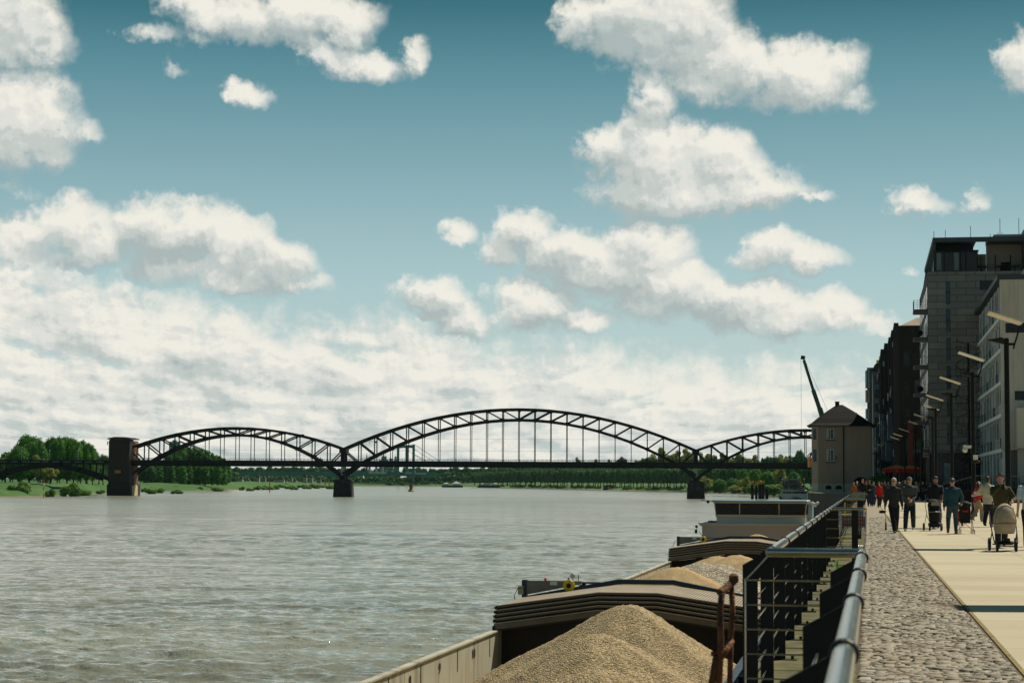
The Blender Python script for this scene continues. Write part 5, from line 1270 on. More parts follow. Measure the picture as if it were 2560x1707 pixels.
def heap(name, cones, l0, l1, s0, s1, step, mat, label, slope=0.56):
    nl = int((l1-l0)/step)+1; ns = int((s1-s0)/step)+1
    ls = np.linspace(l0, l1, nl); ss = np.linspace(s0, s1, ns); Lg, Sg = np.meshgrid(ls, ss, indexing='ij')
    Z = np.full(Lg.shape, -30.0)
    for k, (cl, cs, zp, rr, *sl) in enumerate(cones):
        m_ = sl[0] if sl else slope
        ang = np.arctan2(Lg-cl, Sg-cs); d = np.sqrt((Lg-cl)**2+(Sg-cs)**2+rr*rr)
        rip = 1+0.05*np.sin(ang*5+k)+0.03*np.sin(ang*11+2*k)
        z = zp-m_*(d*rip-rr); kk = 7.0
        Z = np.log(np.exp(np.clip(kk*(Z+6), -60, 60))+np.exp(np.clip(kk*(z+6), -60, 60)))/kk-6
    r = np.random.default_rng(3)
    def sm(sc, amp):
        out = np.zeros(Lg.shape)
        for i in range(7):
            a = r.uniform(0, 6.28); f = sc*r.uniform(.6, 1.6); out += np.sin((Lg*math.cos(a)+Sg*math.sin(a))*f+r.uniform(0, 6.28))
        return out*amp/3
    Z = Z+sm(1.6, .05)+sm(5, .02)+r.normal(0, .012, Z.shape)
    Z = np.maximum(Z, -6.9)
    V = np.stack([Lg, Sg, Z], -1).reshape(-1, 3); idx = np.arange(nl*ns).reshape(nl, ns)
    F = np.stack([idx[:-1, :-1], idx[1:, :-1], idx[1:, 1:], idx[:-1, 1:]], -1).reshape(-1, 4)
    # close to a solid
    per = list(idx[:, 0])+list(idx[-1, 1:])+list(idx[-2::-1, -1])+list(idx[0, -2:0:-1]); nb = len(V)
    B_ = V[per].copy(); B_[:, 2] = -7.0; V = np.vstack([V, B_]); n_ = len(per)
    F = np.vstack([F, [[per[i], nb+i, nb+(i+1) % n_, per[(i+1) % n_]] for i in range(n_)]])
    o = np_mesh(name, V, F, mat, smooth=True); place(o); tag(o, label, 'gravel heap', 'heaps of gravel in the barge hold'); return o
def hz(px, py, D): return 1.6-(py-(1203.25+ROLL*(px-1280)))/F_PX*D
def build_gravel():
    a, b = BL+.12, BRT-.12
    def C(px, py, D, rr, *sl): p = at_y(px, py, D); s, l = to_sl(p); return (l, s, p.z, rr, *sl)
    heap('gravel_heap', [C(1560, 1514, 61, .5, .60), C(1492, 1586, 52, .55, .58), C(1500, 1672, 43, .6, .58), C(1480, 1760, 35, .6, .58)], a, b, 22, 67, .085, M['gravel'], 'big coarse gravel heap with three humps in the nearest hold')
    heap('sand_heap', [C(1694, 1419, 86, .6, .52)], a, b, 79, 93, .12, M['sand'], 'smooth yellowish heap beside the speckled one, behind the near hatch covers')
    heap('gravel_heap', [C(1752, 1407, 95, .8, .5), C(1800, 1411, 99, .7, .55), C(1850, 1440, 96, .5, .5)], a, b, 90, 104, .12, M['gravel_grey'], 'speckled grey gravel heap in the middle of the hold')
    heap('sand_heap', [C(1842, 1386, 112, .5, .5), C(1880, 1400, 108, .5, .5)], a, b, 104.5, 118, .15, M['sand'], 'pointed sandy heap just below the far hatch covers')
    heap('sand_heap', [C(1795, 1390, 116, .8, .5)], a, b, 110, 122, .18, M['sand'], 'low sandy heap left of the pointed one below the far hatch covers')
    heap('sand_heap', [C(1893, 1336, 150, .5, .5)], a, b, 142, 155, .2, M['sand'], 'tip of a heap showing above the far hatch covers')
build_gravel()
def build_barge():
    root = pthing('gravel_barge', 'long cargo barge with open gravel holds and white wheelhouse moored beside the railing', 'barge', BC, 95.0)
    OS = 95.0; hw = (BRT-BL)/2
    n = NT('coaming_paint'); st = n.noise(1.0, 5, 0.7, n.mapping((1, 1.3, 0.10))); x, y, z = n.xyz()
    c = n.ramp(n.noise(.35, 5, .65), [(.3, (168, 164, 144)), (.7, (196, 192, 172))])
    c = n.mix(n.rng(st, .52, .62, 0, .6), c, (118, 110, 90))
    c = n.mix(n.rng(z, -1.55+ZC*0, -2.3, 0, .5), c, (120, 84, 58)) if 0 else c
    n.out(c, .55, n.bump(n.noise(2.5, 3), .15, .03)); cm = n.m
    gm = pmat('inner_hold_plate', (92, 88, 78), .7, 0, .25, .8)
    h = MB(); s0, s1 = -78, 86
    prof = [(-hw-1.0, -9.5), (-hw-1.15, -8.6), (-hw-1.15, -5.1), (-hw-.1, -5.0), (-hw-.1, -8.8), (hw+.1, -8.8), (hw+.1, -5.0), (hw+1.0, -5.1), (hw+1.0, -8.6), (hw+.8, -9.5)]
    h.prism(prof, s0, 56, 'Y'); h.build('hull', pmat('hull_black', (30, 32, 34), .5, 0, .2, .5), root)
    h = MB(); h.prism([(-hw-1.15, -9.5), (hw+1, -9.5), (hw+1, -4.9), (-hw-1.15, -4.9)], 56.01, s1, 'Y'); h.build('stern_hull', bpy.data.materials['hull_black'], root)
    for sg in (-1, 1):
        c_ = MB(); x0 = sg*hw; c_.box(x0-.06, x0+.06, s0, 56, -8.7, ZC); c_.box(x0-.12, x0+.12, s0, 56, ZC, ZC+.05); 
        k = s0+1
        while k < 56: c_.box(min(x0+sg*.06, x0+sg*.5), max(x0+sg*.06, x0+sg*.5), k, k+.05, -5, ZC-.1); k += 2.2
        c_.build('coaming', cm if sg < 0 else M['blue_steel'], root)
    # numbered frames painted inside the left coaming
    bk = pmat('black_marking', (26, 26, 26), .8)
    for wd, px, py in (('8', 961, 1695), ('9', 1066, 1664), ('10', 1156, 1628), ('11', 1229, 1596), ('3', 1609, 1440), ('4', 1640, 1428)):
        p = at_z(px, py, ZC-.35); s, l = to_sl(p); vs, fs = text_mb(wd, .42, .002, True)
        g = MB(); g.add([(-hw+.075+v.z*0.5, s-OS+v.x*1.5, ZC-.42+v.y) for v in vs], fs); g.build('frame_number', bk, root, fix=False)
        for dx in (-2.6,):
            g = MB(); g.box(-hw+.062, -hw+.07, s-OS+dx, s-OS+dx+.09, ZC-.75, ZC-.08); g.build('frame_mark', bk, root)
    # bulkheads below the hatch stacks, their black puts the hold's shade into the colour
    for s in (STK[0]+.9, STK[1]+.9): b = MB(); b.prism([(-hw+.07, -8.7), (hw-.07, -8.7), (hw-.07, ZC-.02), (1.0, ZC+.48), (-1.0, ZC+.48), (-hw+.07, ZC-.02)], s-OS, s-OS+.2, 'Y'); b.build('bulkhead', M['black'], root)
    b = MB(); b.box(-hw+.07, hw-.07, 56-.3, 56, -8.7, ZC+.1); b.build('bulkhead', gm, root)
    # deckhouse and wheelhouse
    D = 155.0; S0 = 157.5-OS
    X = lambda px: LL(px, D)-BC
    Zp = lambda py: ZZ(py, D, 1900)
    W = M['white_paint']; gr = pmat('warm_grey_ship_paint', (172, 166, 160), .4, 0, .06, .4); cream = pmat('cream_ship_paint', (206, 190, 156), .45, 0, .08, .5)
    b = MB(); b.prism([(X(1758), ZC-1.4), (X(2052), ZC-1.4), (X(2052), Zp(1316)), (X(1756), Zp(1316))], S0, S0+14, 'Y'); b.build('deckhouse', gr, root)
    b = MB(); b.prism([(X(1754), Zp(1316)), (X(2052), Zp(1316)), (X(2058), Zp(1308)), (X(1746), Zp(1308))], S0-.25, S0+14.2, 'Y'); b.build('bulwark', pmat('bulwark_grey', (176, 170, 160), .45, 0, .05, .4), root)
    wh = MB(); wh.box(X(1791), X(2015), S0+.8, S0+6, Zp(1308), Zp(1293)); wo = wh.build('wheelhouse', W, root)
    b = MB(); b.prism([(X(1790), Zp(1293.5)), (X(2014), Zp(1293.5)), (X(2016), Zp(1287)), (X(1788), Zp(1287))], S0+.55, S0+6.1, 'Y'); b.build('window_sill', cream, wo)
    vs = []; 
    b = MB(); b.prism([(X(1788.5), Zp(1287)), (X(2015), Zp(1287)), (X(2019), Zp(1258)), (X(1784.5), Zp(1258))], S0+.75, S0+6, 'Y'); b.build('window_band', pmat('tinted_wheelhouse_glass', (30, 26, 18), .25, 0, .5, .35, spec=.35), wo)
    f = MB()
    for px in (1849.5, 1948.5): f.box(X(px)-.035, X(px)+.035, S0+.68, S0+.76, Zp(1287), Zp(1258))
    f.box(X(1849), X(1849.6), S0+.7, S0+.74, Zp(1286), Zp(1259)); f.prism([(X(1785), Zp(1258)), (X(1787.5), Zp(1258)), (X(1791), Zp(1287)), (X(1788.5), Zp(1287))], S0+.66, S0+.9, 'Y'); f.prism([(X(2016), Zp(1258)), (X(2018.5), Zp(1258)), (X(2014.5), Zp(1287)), (X(2012.5), Zp(1287))], S0+.66, S0+.9, 'Y'); f.build('window_frame', cream, wo)
    b = MB(); b.box(X(1783), X(2019), S0+.4, S0+6.6, Zp(1258), Zp(1255)); b.build('roof_soffit', cream, wo)
    b = MB(); b.bbox(X(1778), X(2022), S0+.1, S0+7, Zp(1255), Zp(1250.2), .06); b.box(X(1890), X(1918), S0+1, S0+4, Zp(1250.2), Zp(1248.8)); b.build('roof', pmat('pale_blue_roof', (128, 160, 178), .45, 0, .1, .5), wo)
    b = MB(); b.box(X(2019), X(2030), S0+3, S0+6, Zp(1300), Zp(1256)); b.prism([(X(2019), Zp(1306)), (X(2032), Zp(1306)), (X(2030), Zp(1295)), (X(2019), Zp(1295))], S0+3, S0+6, 'Y'); b.build('side_wing', pmat('pale_wing', (170, 192, 196), .5), wo)
    b = MB(); b.beam((X(1752), S0+1, Zp(1251.5)), (X(1780), S0+1, Zp(1253)), .08, .06); b.sphere((X(1769), S0+1, Zp(1255)), .13, 6, 5); b.build('radar_arm', M['black'], wo)
    b = MB()
    for px, py in ((2031, 1257), (2035, 1260), (2044, 1257), (2039, 1262)): b.sphere((X(px), S0+1, Zp(py)), .14, 8, 6)
    b.beam((X(2022), S0+1, Zp(1256)), (X(2046), S0+1, Zp(1261)), .05, .05); b.sphere((X(2021), S0+.6, Zp(1254)), .16, 8, 6); b.build('searchlight_cluster', W, wo)
    b = MB(); b.beam((X(1757), S0-.3, Zp(1341)), (X(1749), S0-.3, Zp(1328)), .04, .04); b.bbox(X(1739), X(1745), S0-.5, S0-.2, Zp(1334), Zp(1325), .02); b.sphere((X(1743), S0-.3, Zp(1317)), .11, 8, 6); b.beam((X(1743), S0-.3, Zp(1334)), (X(1743), S0-.3, Zp(1317)), .03, .03); b.build('deck_horn', M['black'], root)
    b = MB(); b.box(X(1766), X(1791), S0+2, S0+5, Zp(1308), Zp(1303.5)); b.build('skylight', M['dark_glass'], root)
STK = [to_sl(at_z(1240, 1578, ZC))[0], to_sl(at_z(1674, 1404, ZC))[0]]
build_barge()

def build_covers():
    hw = (BRT-BL)/2; corr = NT('corrugated_aluminium'); y = corr.xyz()
    wv = corr.math('SINE', corr.math('MULTIPLY', y[0], 62.0))
    c = corr.ramp(corr.noise(.9, 5, .6), [(.3, (168, 148, 120)), (.7, (204, 188, 160))])
    corr.out(corr.mix(corr.rng(wv, -.2, .6, .55, 0), c, (98, 84, 66)), .45, corr.bump(wv, .8, .02), .35); cm = corr.m
    face = pmat('cover_end_plate', (94, 88, 78), .4, .5, .2, .8); dk = pmat('cover_rail_black', (24, 26, 26), .6)
    xs = [-hw-.05, -1.03, 1.03, hw+.05]
    def P(x, z0, rise=.52): 
        return z0+(rise if abs(x) < 1.1 else 0)
    names = ['lowest', 'second lowest', 'middle', 'second from top', 'topmost']
    for si, s0 in enumerate(STK):
        where = 'near stack with blue gantry' if si == 0 else 'far stack before the wheelhouse'
        for i in range(5):
            z = ZC+.06+(0 if i == 0 else .15+i*.145); th = .22 if i == 0 else .078; ds = .10*i
            ln = 6.6-i*.25
            t = pthing('hatch_cover', 'bent aluminium hatch cover, %s of the %s' % (names[i], where), 'hatch cover', BC, s0+ds, 0, 'stacked hatch covers on the barge')
            def strip(x_in, za, zb, ya, yb):
                m = MB(); pts = [(x, P(x, za)) for x in x_in]+[(x, P(x, zb)) for x in reversed(x_in)]
                n_ = len(x_in)
                for j in range(n_-1):
                    m.prism([pts[j], pts[j+1], pts[2*n_-2-j], pts[2*n_-1-j]], ya, yb, 'Y')
                return m
            strip(xs, z, z+th, .02, .10).build('end_plate', face, t)
            strip(xs, z+th-.02, z+th+.006, -.01, .02).build('edge_lip', M['alu'], t)
            strip(xs, z+th-.045, z+th-.004, .10, ln).build('shell', cm, t)
            strip(xs, z-.064, z-.002, .09, .4).build('seal', dk, t)
            e = MB(); 
            for sg in (-1, 1): e.box(sg*(hw+.05)-.05, sg*(hw+.05)+.05, .0, .5, z-.05, z+th*.6)
            e.build('roller_bracket', dk, t)
        # travelling gantry
        bm = M['blue_steel']
        zt = ZC+.06+.15+4*.145+.078; ys = 5.0
        q = pthing('hatch_gantry', 'dark blue travelling hatch gantry with yellow cable reel on the %s' % ('near covers' if si == 0 else 'far covers'), 'gantry', BC, s0+1.0, 0, 'hatch gantries on the barge')
        f = MB(); zz = zt+.26
        pts = [(-hw+.1, zz-.30), (-1.05, zz+.30+.06), (1.05, zz+.30+.06), (hw-.1, zz-.30)]
        for (a, b) in zip(pts[:-1], pts[1:]): f.beam((a[0], ys, a[1]), (b[0]+.03, ys, b[1]), .3, .17); f.beam((a[0], .7, a[1]-.04), (b[0]+.03, .7, b[1]-.04), .16, .08) if 0 else None
        f.build('cross_beam', bm, q)
        for sg in (-1, 1): f = MB(); f.box(sg*(hw-.02)-.09, sg*(hw-.02)+.09, ys-.15, ys+.15, ZC+.05, zz-.1 if sg > 0 else zz+.38); f.build('leg', bm, q)
        f = MB(); f.prism([(-hw+.1, zz-.17), (-hw+.1, zz+.36), (-hw+2.2, zz+.36), (-hw+2.2, zz+.25)], ys-.12, ys-.04, 'Y'); f.box(-hw+2.2, -hw+3.2, ys, ys+.06, zz+.26, zz+.33); pn = f.build('side_panel', M['grey_box'], q)
        f = MB(); f.box(-hw+1.0, -hw+1.28, ys-.14, ys-.125, zz+.2, zz+.33); f.build('notice_plate', M['white_paint'], pn)
        f = MB(); f.lathe((-hw+1.75, ys-.35, zz+.2), [(.05, .14), (.21, .14), (.22, .12), (.2, .1), (.12, .09), (.12, .03), (.2, .02), (.22, 0), (.21, -.02), (.09, -.02)], 20, 'Y'); rl = f.build('cable_reel', M['yellow'], q, smooth=40)
        f = MB(); f.lathe((-hw+1.75, ys-.35, zz+.2), [(.0, -.05), (.09, -.05), (.09, -.018)], 14, 'Y'); f.build('reel_hub', M['black'], rl)
        if si == 0:
            f = MB(); f.bbox(-hw-.2, -hw+.02, ys-.3, ys-.1, zz-.16, zz+.16, .02); f.build('switch_box', pmat('beige_switch_box', (168, 156, 128), .5), q)
            f = MB(); f.lathe((-hw+.82, ys-.08, zz+.36), [(.05, 0), (.05, .07), (.03, .1)], 10); f.build('orange_beacon', pmat('orange_lens', (240, 84, 24), .3), q)
            f = MB(); f.lathe((-hw+1.7, ys-.08, zz+.36), [(.03, 0), (.04, .08), (.03, .12)], 8); f.build('red_beacon', pmat('red_lens', (120, 30, 24), .3), q)
            f = MB(); f.tube([(-hw+1.86, ys-.1, zz+.3), (-hw+1.86, ys-.1, zz+.5)], .015, 5); f.lathe((-hw+1.86, ys-.16, zz+.55), [(.0, -.04), (.09, -.04), (.1, 0), (.05, .07)], 12, 'Y'); f.build('work_lamp', M['chrome'], q, smooth=40)
            f = MB(); f.tube([(-hw+2.08, ys-.1, zz+.2), (-hw+2.08, ys-.1, zz+.6)], .014, 5); f.bbox(-hw+2.1, -hw+2.4, ys-.1, ys+.1, zz+.1, zz+.22, .02); f.bbox(-hw+2.2, -hw+2.34, ys-.05, ys+.05, zz+.2, zz+.32, .02); f.build('winch_gear', M['black'], q)
            f = MB(); f.tube([(-hw+.1, ys-.3, zz+.1), (-hw-.2, ys-.3, zz+.06), (-hw-.33, ys-.3, zz-.2), (-hw-.28, ys-.3, zz-.6), (-hw-.25, ys-.3, zz-.95)], .014, 5); f.build('cable', M['black'], q)
            f = MB(); f.tube([(-hw-.25, ys-.3, ZC-.9), (-hw-.25, ys-.3, zz-.6)], .02, 5); f.bbox(-hw-.3, -hw-.2, ys-.35, ys-.25, zz-.9, zz-.58, .01); f.build('contact_pole', M['black'], q)
        else:
            f = MB(); f.tube([(-hw+.1, ys-.3, zz+.1), (-hw-.2, ys-.3, zz+.05), (-hw-.33, ys-.3, zz-.3), (-hw-.25, ys-.3, zz-.95)], .016, 5); f.build('cable', M['black'], q)
build_covers()

# ================================================================ white ship moored farther on, mooring piles, small craft
def build_far_ship():
    D = 560.0; X = lambda px: (px-1985)/F_PX*D; Zp = lambda py: ZZ(py, D, 1985)
    t = thing('moored_ship', 'white river ship with stepped decks moored left of the old house', 'ship', px_loc(1985, D, 0), -math.atan(705/F_PX))
    w = pmat('weathered_ship_white', (166, 176, 172), .5, 0, .2, .4); dk = pmat('ship_window', (34, 44, 46), .2); M['ship_white'] = w
    b = MB(); b.prism([(X(1950), Zp(1233)), (X(2016), Zp(1233)), (X(2016), Zp(1241)), (X(2014), WATER_Z-1), (X(1956), WATER_Z-1), (X(1949), Zp(1241))], 0, 60, 'Y'); b.build('hull', w, t)
    b = MB(); b.box(X(1949.5), X(2016.5), -.2, 60, Zp(1268), Zp(1262)); b.prism([(X(1946.5), Zp(1241)), (X(1952), Zp(1241)), (X(1958), Zp(1250)), (X(1950), Zp(1248))], -.3, 50, 'Y'); b.build('rubbing_strake', M['black'], t)
    b = MB(); b.box(X(1956), X(2017), 2, 50, Zp(1240), Zp(1226)); ca = b.build('lower_cabin', pmat('cabin_grey', (120, 132, 130), .5, 0, .25, .5), t)
    for (xa, xb) in ((1959, 1965), (1967, 1972), (1975, 1981), (1984, 1998), (2002, 2014)): b = MB(); b.box(X(xa), X(xb), 1.9, 2.1, Zp(1240), Zp(1230)); b.build('cabin_window', dk, ca)
    b = MB(); b.box(X(1954), X(2018), 0, 50, Zp(1227.5), Zp(1225.5)); b.build('deck_edge', w, t)
    b = MB(); b.box(X(1957), X(2012), 6, 40, Zp(1226), Zp(1214)); up = b.build('upper_cabin', bpy.data.materials['cabin_grey'], t)
    for (xa, xb) in ((1960, 1970), (1974, 1978), (1982, 1990), (1996, 2010)): b = MB(); b.box(X(xa), X(xb), 5.9, 6.1, Zp(1224), Zp(1216)); b.build('cabin_window', dk, up)
    b = MB(); b.box(X(1955), X(2014), 3, 42, Zp(1214.5), Zp(1212.5)); b.build('upper_deck', M['black'], t)
    b = MB(); b.box(X(1969), X(2000), 8, 20, Zp(1213), Zp(1199)); br = b.build('bridge_cabin', bpy.data.materials['cabin_grey'], t)
    b = MB(); b.box(X(1975), X(1993), 7.9, 8.1, Zp(1208), Zp(1200)); b.build('bridge_window', M['glass_pale'], br)
    b = MB(); b.prism([(X(1966), Zp(1199)), (X(2003), Zp(1198.6)), (X(1994), Zp(1197)), (X(1985), Zp(1195.8)), (X(1977), Zp(1197))], 6, 22, 'Y'); b.build('bridge_roof', w, br)
    b = MB(); b.box(X(1955), X(1968), 7, 12, Zp(1213), Zp(1203)); b.build('funnel_casing', pmat('brown_casing', (100, 84, 72), .6), t)
    b = MB(); b.bbox(X(2000), X(2004.5), 6, 8, Zp(1212), Zp(1205), .05); b.build('orange_box', bpy.data.materials['crane_orange'], t)
    for px, py in ((1962, 1193), (1996, 1194), (2010, 1198), (1956, 1198)): b = MB(); b.tube([(X(px), 7, Zp(1213)), (X(px), 7, Zp(py))], .06, 5); b.sphere((X(px), 7, Zp(py)), .25, 6, 5); b.build('mast', w, t)
    b = MB(); 
    for (p, q) in (((1965.5, 1250), (1965.5, 1227)), ((1979.5, 1250), (1979.5, 1227)), ((1957, 1226), (1984, 1226)), ((1957, 1222.5), (1984, 1222.5)), ((1972, 1226), (1972, 1214)), ((1998, 1215), (2016, 1222)), ((1992, 1221.6), (2016, 1221.6))): b.beam((X(p[0]), -.4, Zp(p[1])), (X(q[0]), -.4, Zp(q[1])), .12, .12)
    b.build('stern_railing', w, t)
    b = MB(); b.prism([(X(1993), Zp(1222)), (X(2015), Zp(1222)), (X(2010), Zp(1225.3)), (X(1996), Zp(1225.3))], -.2, 2, 'Y'); b.build('dinghy', M['blue_steel'], t)
    for i, wd in enumerate(('KOMPAS', 'ROTTERDAM')):
        vs, fs = text_mb(wd, .62, .01, True); g = MB(); g.add([(v.x*.9+X(1988+i*1), -.07-v.z, v.y+Zp(1243.5+i*3.2)) for v in vs], fs); g.build('stern_lettering', M['black'], t, fix=False)
    # mooring piles
    dm = pmat('tarred_pile', (26, 26, 24), .8, 0, .3, 1); yl = pmat('yellow_pile_top', (176, 140, 40), .7, 0, .25, 2)
    for i, (px, yt, w_, D, yc, lb) in enumerate(((1881, 1204, 7, 330, 1211, 'leftmost slim mooring pile with yellow top'), (1891, 1206, 6, 335, 1213, 'second mooring pile from the left, yellow capped'), (1900, 1203, 9, 322, 1210, 'thick mooring pile with yellow cap in the middle'), (1908, 1204, 7, 326, 1209, 'mooring pile touching the thick one on its right'), (1917, 1223, 8, 318, None, 'short black mooring pile at the right of the group'))):
        t = thing('mooring_pile', lb+' off the quay', 'mooring pile', px_loc(px, D, WATER_Z), 0, 'mooring piles off the quay')
        z = ZZ(yt, D, px)-WATER_Z; zc = (ZZ(yc, D, px)-WATER_Z) if yc else z; r_ = w_/2/F_PX*D
        m = MB(); m.lathe((0, 0, 0), [(r_, -2), (r_, zc)], 10); m.build('shaft', dm, t)
        m = MB(); m.lathe((0, 0, 0), [(r_*1.04, zc), (r_*1.04, z), (r_*.6, z+.2)], 10); m.build('cap', yl if yc else dm, t)
    # yellow buoy
    D = at_z(1030, 1228, WATER_Z).y; t = thing('river_buoy', 'yellow and brown barrel buoy in mid river right of the left pier', 'buoy', px_loc(1030, D, WATER_Z)); k = D/F_PX
    m = MB(); m.lathe((0, 0, 0), [(7.5*k, -.5), (7.6*k, 1*k), (6.5*k, 3.5*k), (4.8*k, 4.5*k)], 12); m.build('float', pmat('ochre_buoy', (164, 128, 44), .6, 0, .3, .5), t)
    m = MB(); m.lathe((0, 0, 0), [(4.6*k, 4.4*k), (3.8*k, 12*k), (5*k, 12.5*k), (5*k, 18*k), (4.5*k, 18.6*k)], 10); m.build('cage', pmat('brown_cage', (110, 84, 40), .7, 0, .4, 1), t)
    # red and white marker posts on the flooded left shore
    rp = pmat('red_marker', (190, 60, 36), .6)
    for (px, ya, yb, lb) in ((109, 1198, 1243, 'tall red and white marker post at the left shore'), (674, 1202, 1230, 'slim red marker post among the flooded bushes'), (823, 1203, 1222, 'small dark marker post near the left pier'), (813, 1200, 1217, 'faint marker post beside the small one')):
        p = at_z(px, yb, WATER_Z); t = thing('marker_post', lb, 'marker post', (p.x, p.y, WATER_Z)); h = (yb-ya)/F_PX*p.y; r_ = 1.3/F_PX*p.y
        n_ = 5
        for q in range(n_): m = MB(); m.lathe((0, 0, 0), [(r_, h*q/n_ if q else -1), (r_, h*(q+1)/n_)], 6); m.build('band', rp if q % 2 == 0 or px != 109 else M['white_paint'], t)
    p = at_z(61, 1212, -1.2); t = thing('diamond_signal', 'white diamond signal on a short striped post on the left meadow', 'sign', (p.x, p.y*.92, -1.5)); m = MB(); m.tube([(0, 0, 0), (0, 0, 4.6)], .15, 6); m.build('post', rp, t); m = MB(); m.prism([(0, 3.6), (.75, 4.9), (0, 6.3), (-.75, 4.9)], -.05, .05, 'Y'); m.build('diamond_board', M['white_paint'], t)
    p = at_z(79, 1222, -3.0); t = thing('white_stake', 'thin white stake on the left meadow right of the diamond signal', 'stake', (p.x, p.y, -4)); m = MB(); m.tube([(0, 0, 0), (0, 0, 2.6)], .12, 6); m.build('stake_shaft', M['white_paint'], t)
    # houseboat and pavilions on the right bank
    D = at_z(1530, 1224, WATER_Z).y; t = thing('houseboat', 'dark houseboat with red and white panels at the right bank', 'houseboat', px_loc(1530, D*.99, WATER_Z)); k = D/F_PX
    m = MB(); m.prism([(-20*k, 0), (23*k, 0), (23*k, 3*k), (-20*k, 3*k)], 0, 12, 'Y'); m.build('hull', M['black'], t)
    m = MB(); m.box(-19*k, -8*k, .5, 10, 3*k, 11*k); m.box(-14*k, 8*k, 1, 10, 8*k, 12*k); m.build('cabin', pmat('houseboat_blue', (60, 74, 84), .6), t)
    m = MB(); m.box(-6*k, 22*k, .2, 9, 2*k, 8*k); m.build('side_wall', pmat('houseboat_brown', (66, 50, 46), .7), t)
    for i, x in enumerate((-4.5, 6, 15)): m = MB(); m.box(x*k, (x+3.5)*k, .1, .22, 2.5*k, 7.5*k); m.build('pale_panel', M['white_paint'], t)
    for i, x in enumerate((2, 19)): m = MB(); m.box(x*k, (x+3)*k, .1, .22, 2.5*k, 7.5*k); m.build('red_panel', M['red'], t)
    m = MB(); m.add([(-13*k, 2, 17*k), (-1*k, 2, 17*k), (-1*k, 8, 17*k), (-13*k, 8, 17*k), (-7*k, 5, 21*k)], [(0, 1, 4), (1, 2, 4), (2, 3, 4), (3, 0, 4), (3, 2, 1, 0)]); m.build('awning', pmat('cream_awning', (214, 200, 160), .8), t)
    m = MB(); m.tube([(-7*k, 5, 11*k), (-7*k, 5, 17*k)], .1, 5); m.build('awning_pole', M['black'], t)
    for (px, w_, lb, tent) in ((1143, 16, 'white marquee with pointed top on the far right bank', 1), (1216, 20, 'white-roofed landing stage on the right bank', 0), (1117, 10, 'small pale pavilion left of the marquee', 0), (1240, 12, 'low white hut right of the landing stage', 0)):
        D = 2350; t = thing('riverside_pavilion', lb, 'pavilion', px_loc(px, D, -4.5)); k = D/F_PX
        m = MB(); m.box(-w_*k, w_*k, 0, 6, -1.2, 3*k); m.build('landing_stage', pmat('dark_pontoon', (50, 56, 56), .8), t)
        m = MB(); m.box(-w_*.6*k, w_*.6*k, 0, 5, 3*k, 7*k); m.build('wall', M['ship_white'], t)
        m = MB(); zt = (13 if tent else 9)*k; m.add([(-w_*.75*k, 0, 7*k), (w_*.75*k, 0, 7*k), (w_*.75*k, 6, 7*k), (-w_*.75*k, 6, 7*k), (0, 3, zt)], [(0, 1, 4), (1, 2, 4), (2, 3, 4), (3, 0, 4), (3, 2, 1, 0)]); m.build('roof', M['white_paint'], t)
build_far_ship()

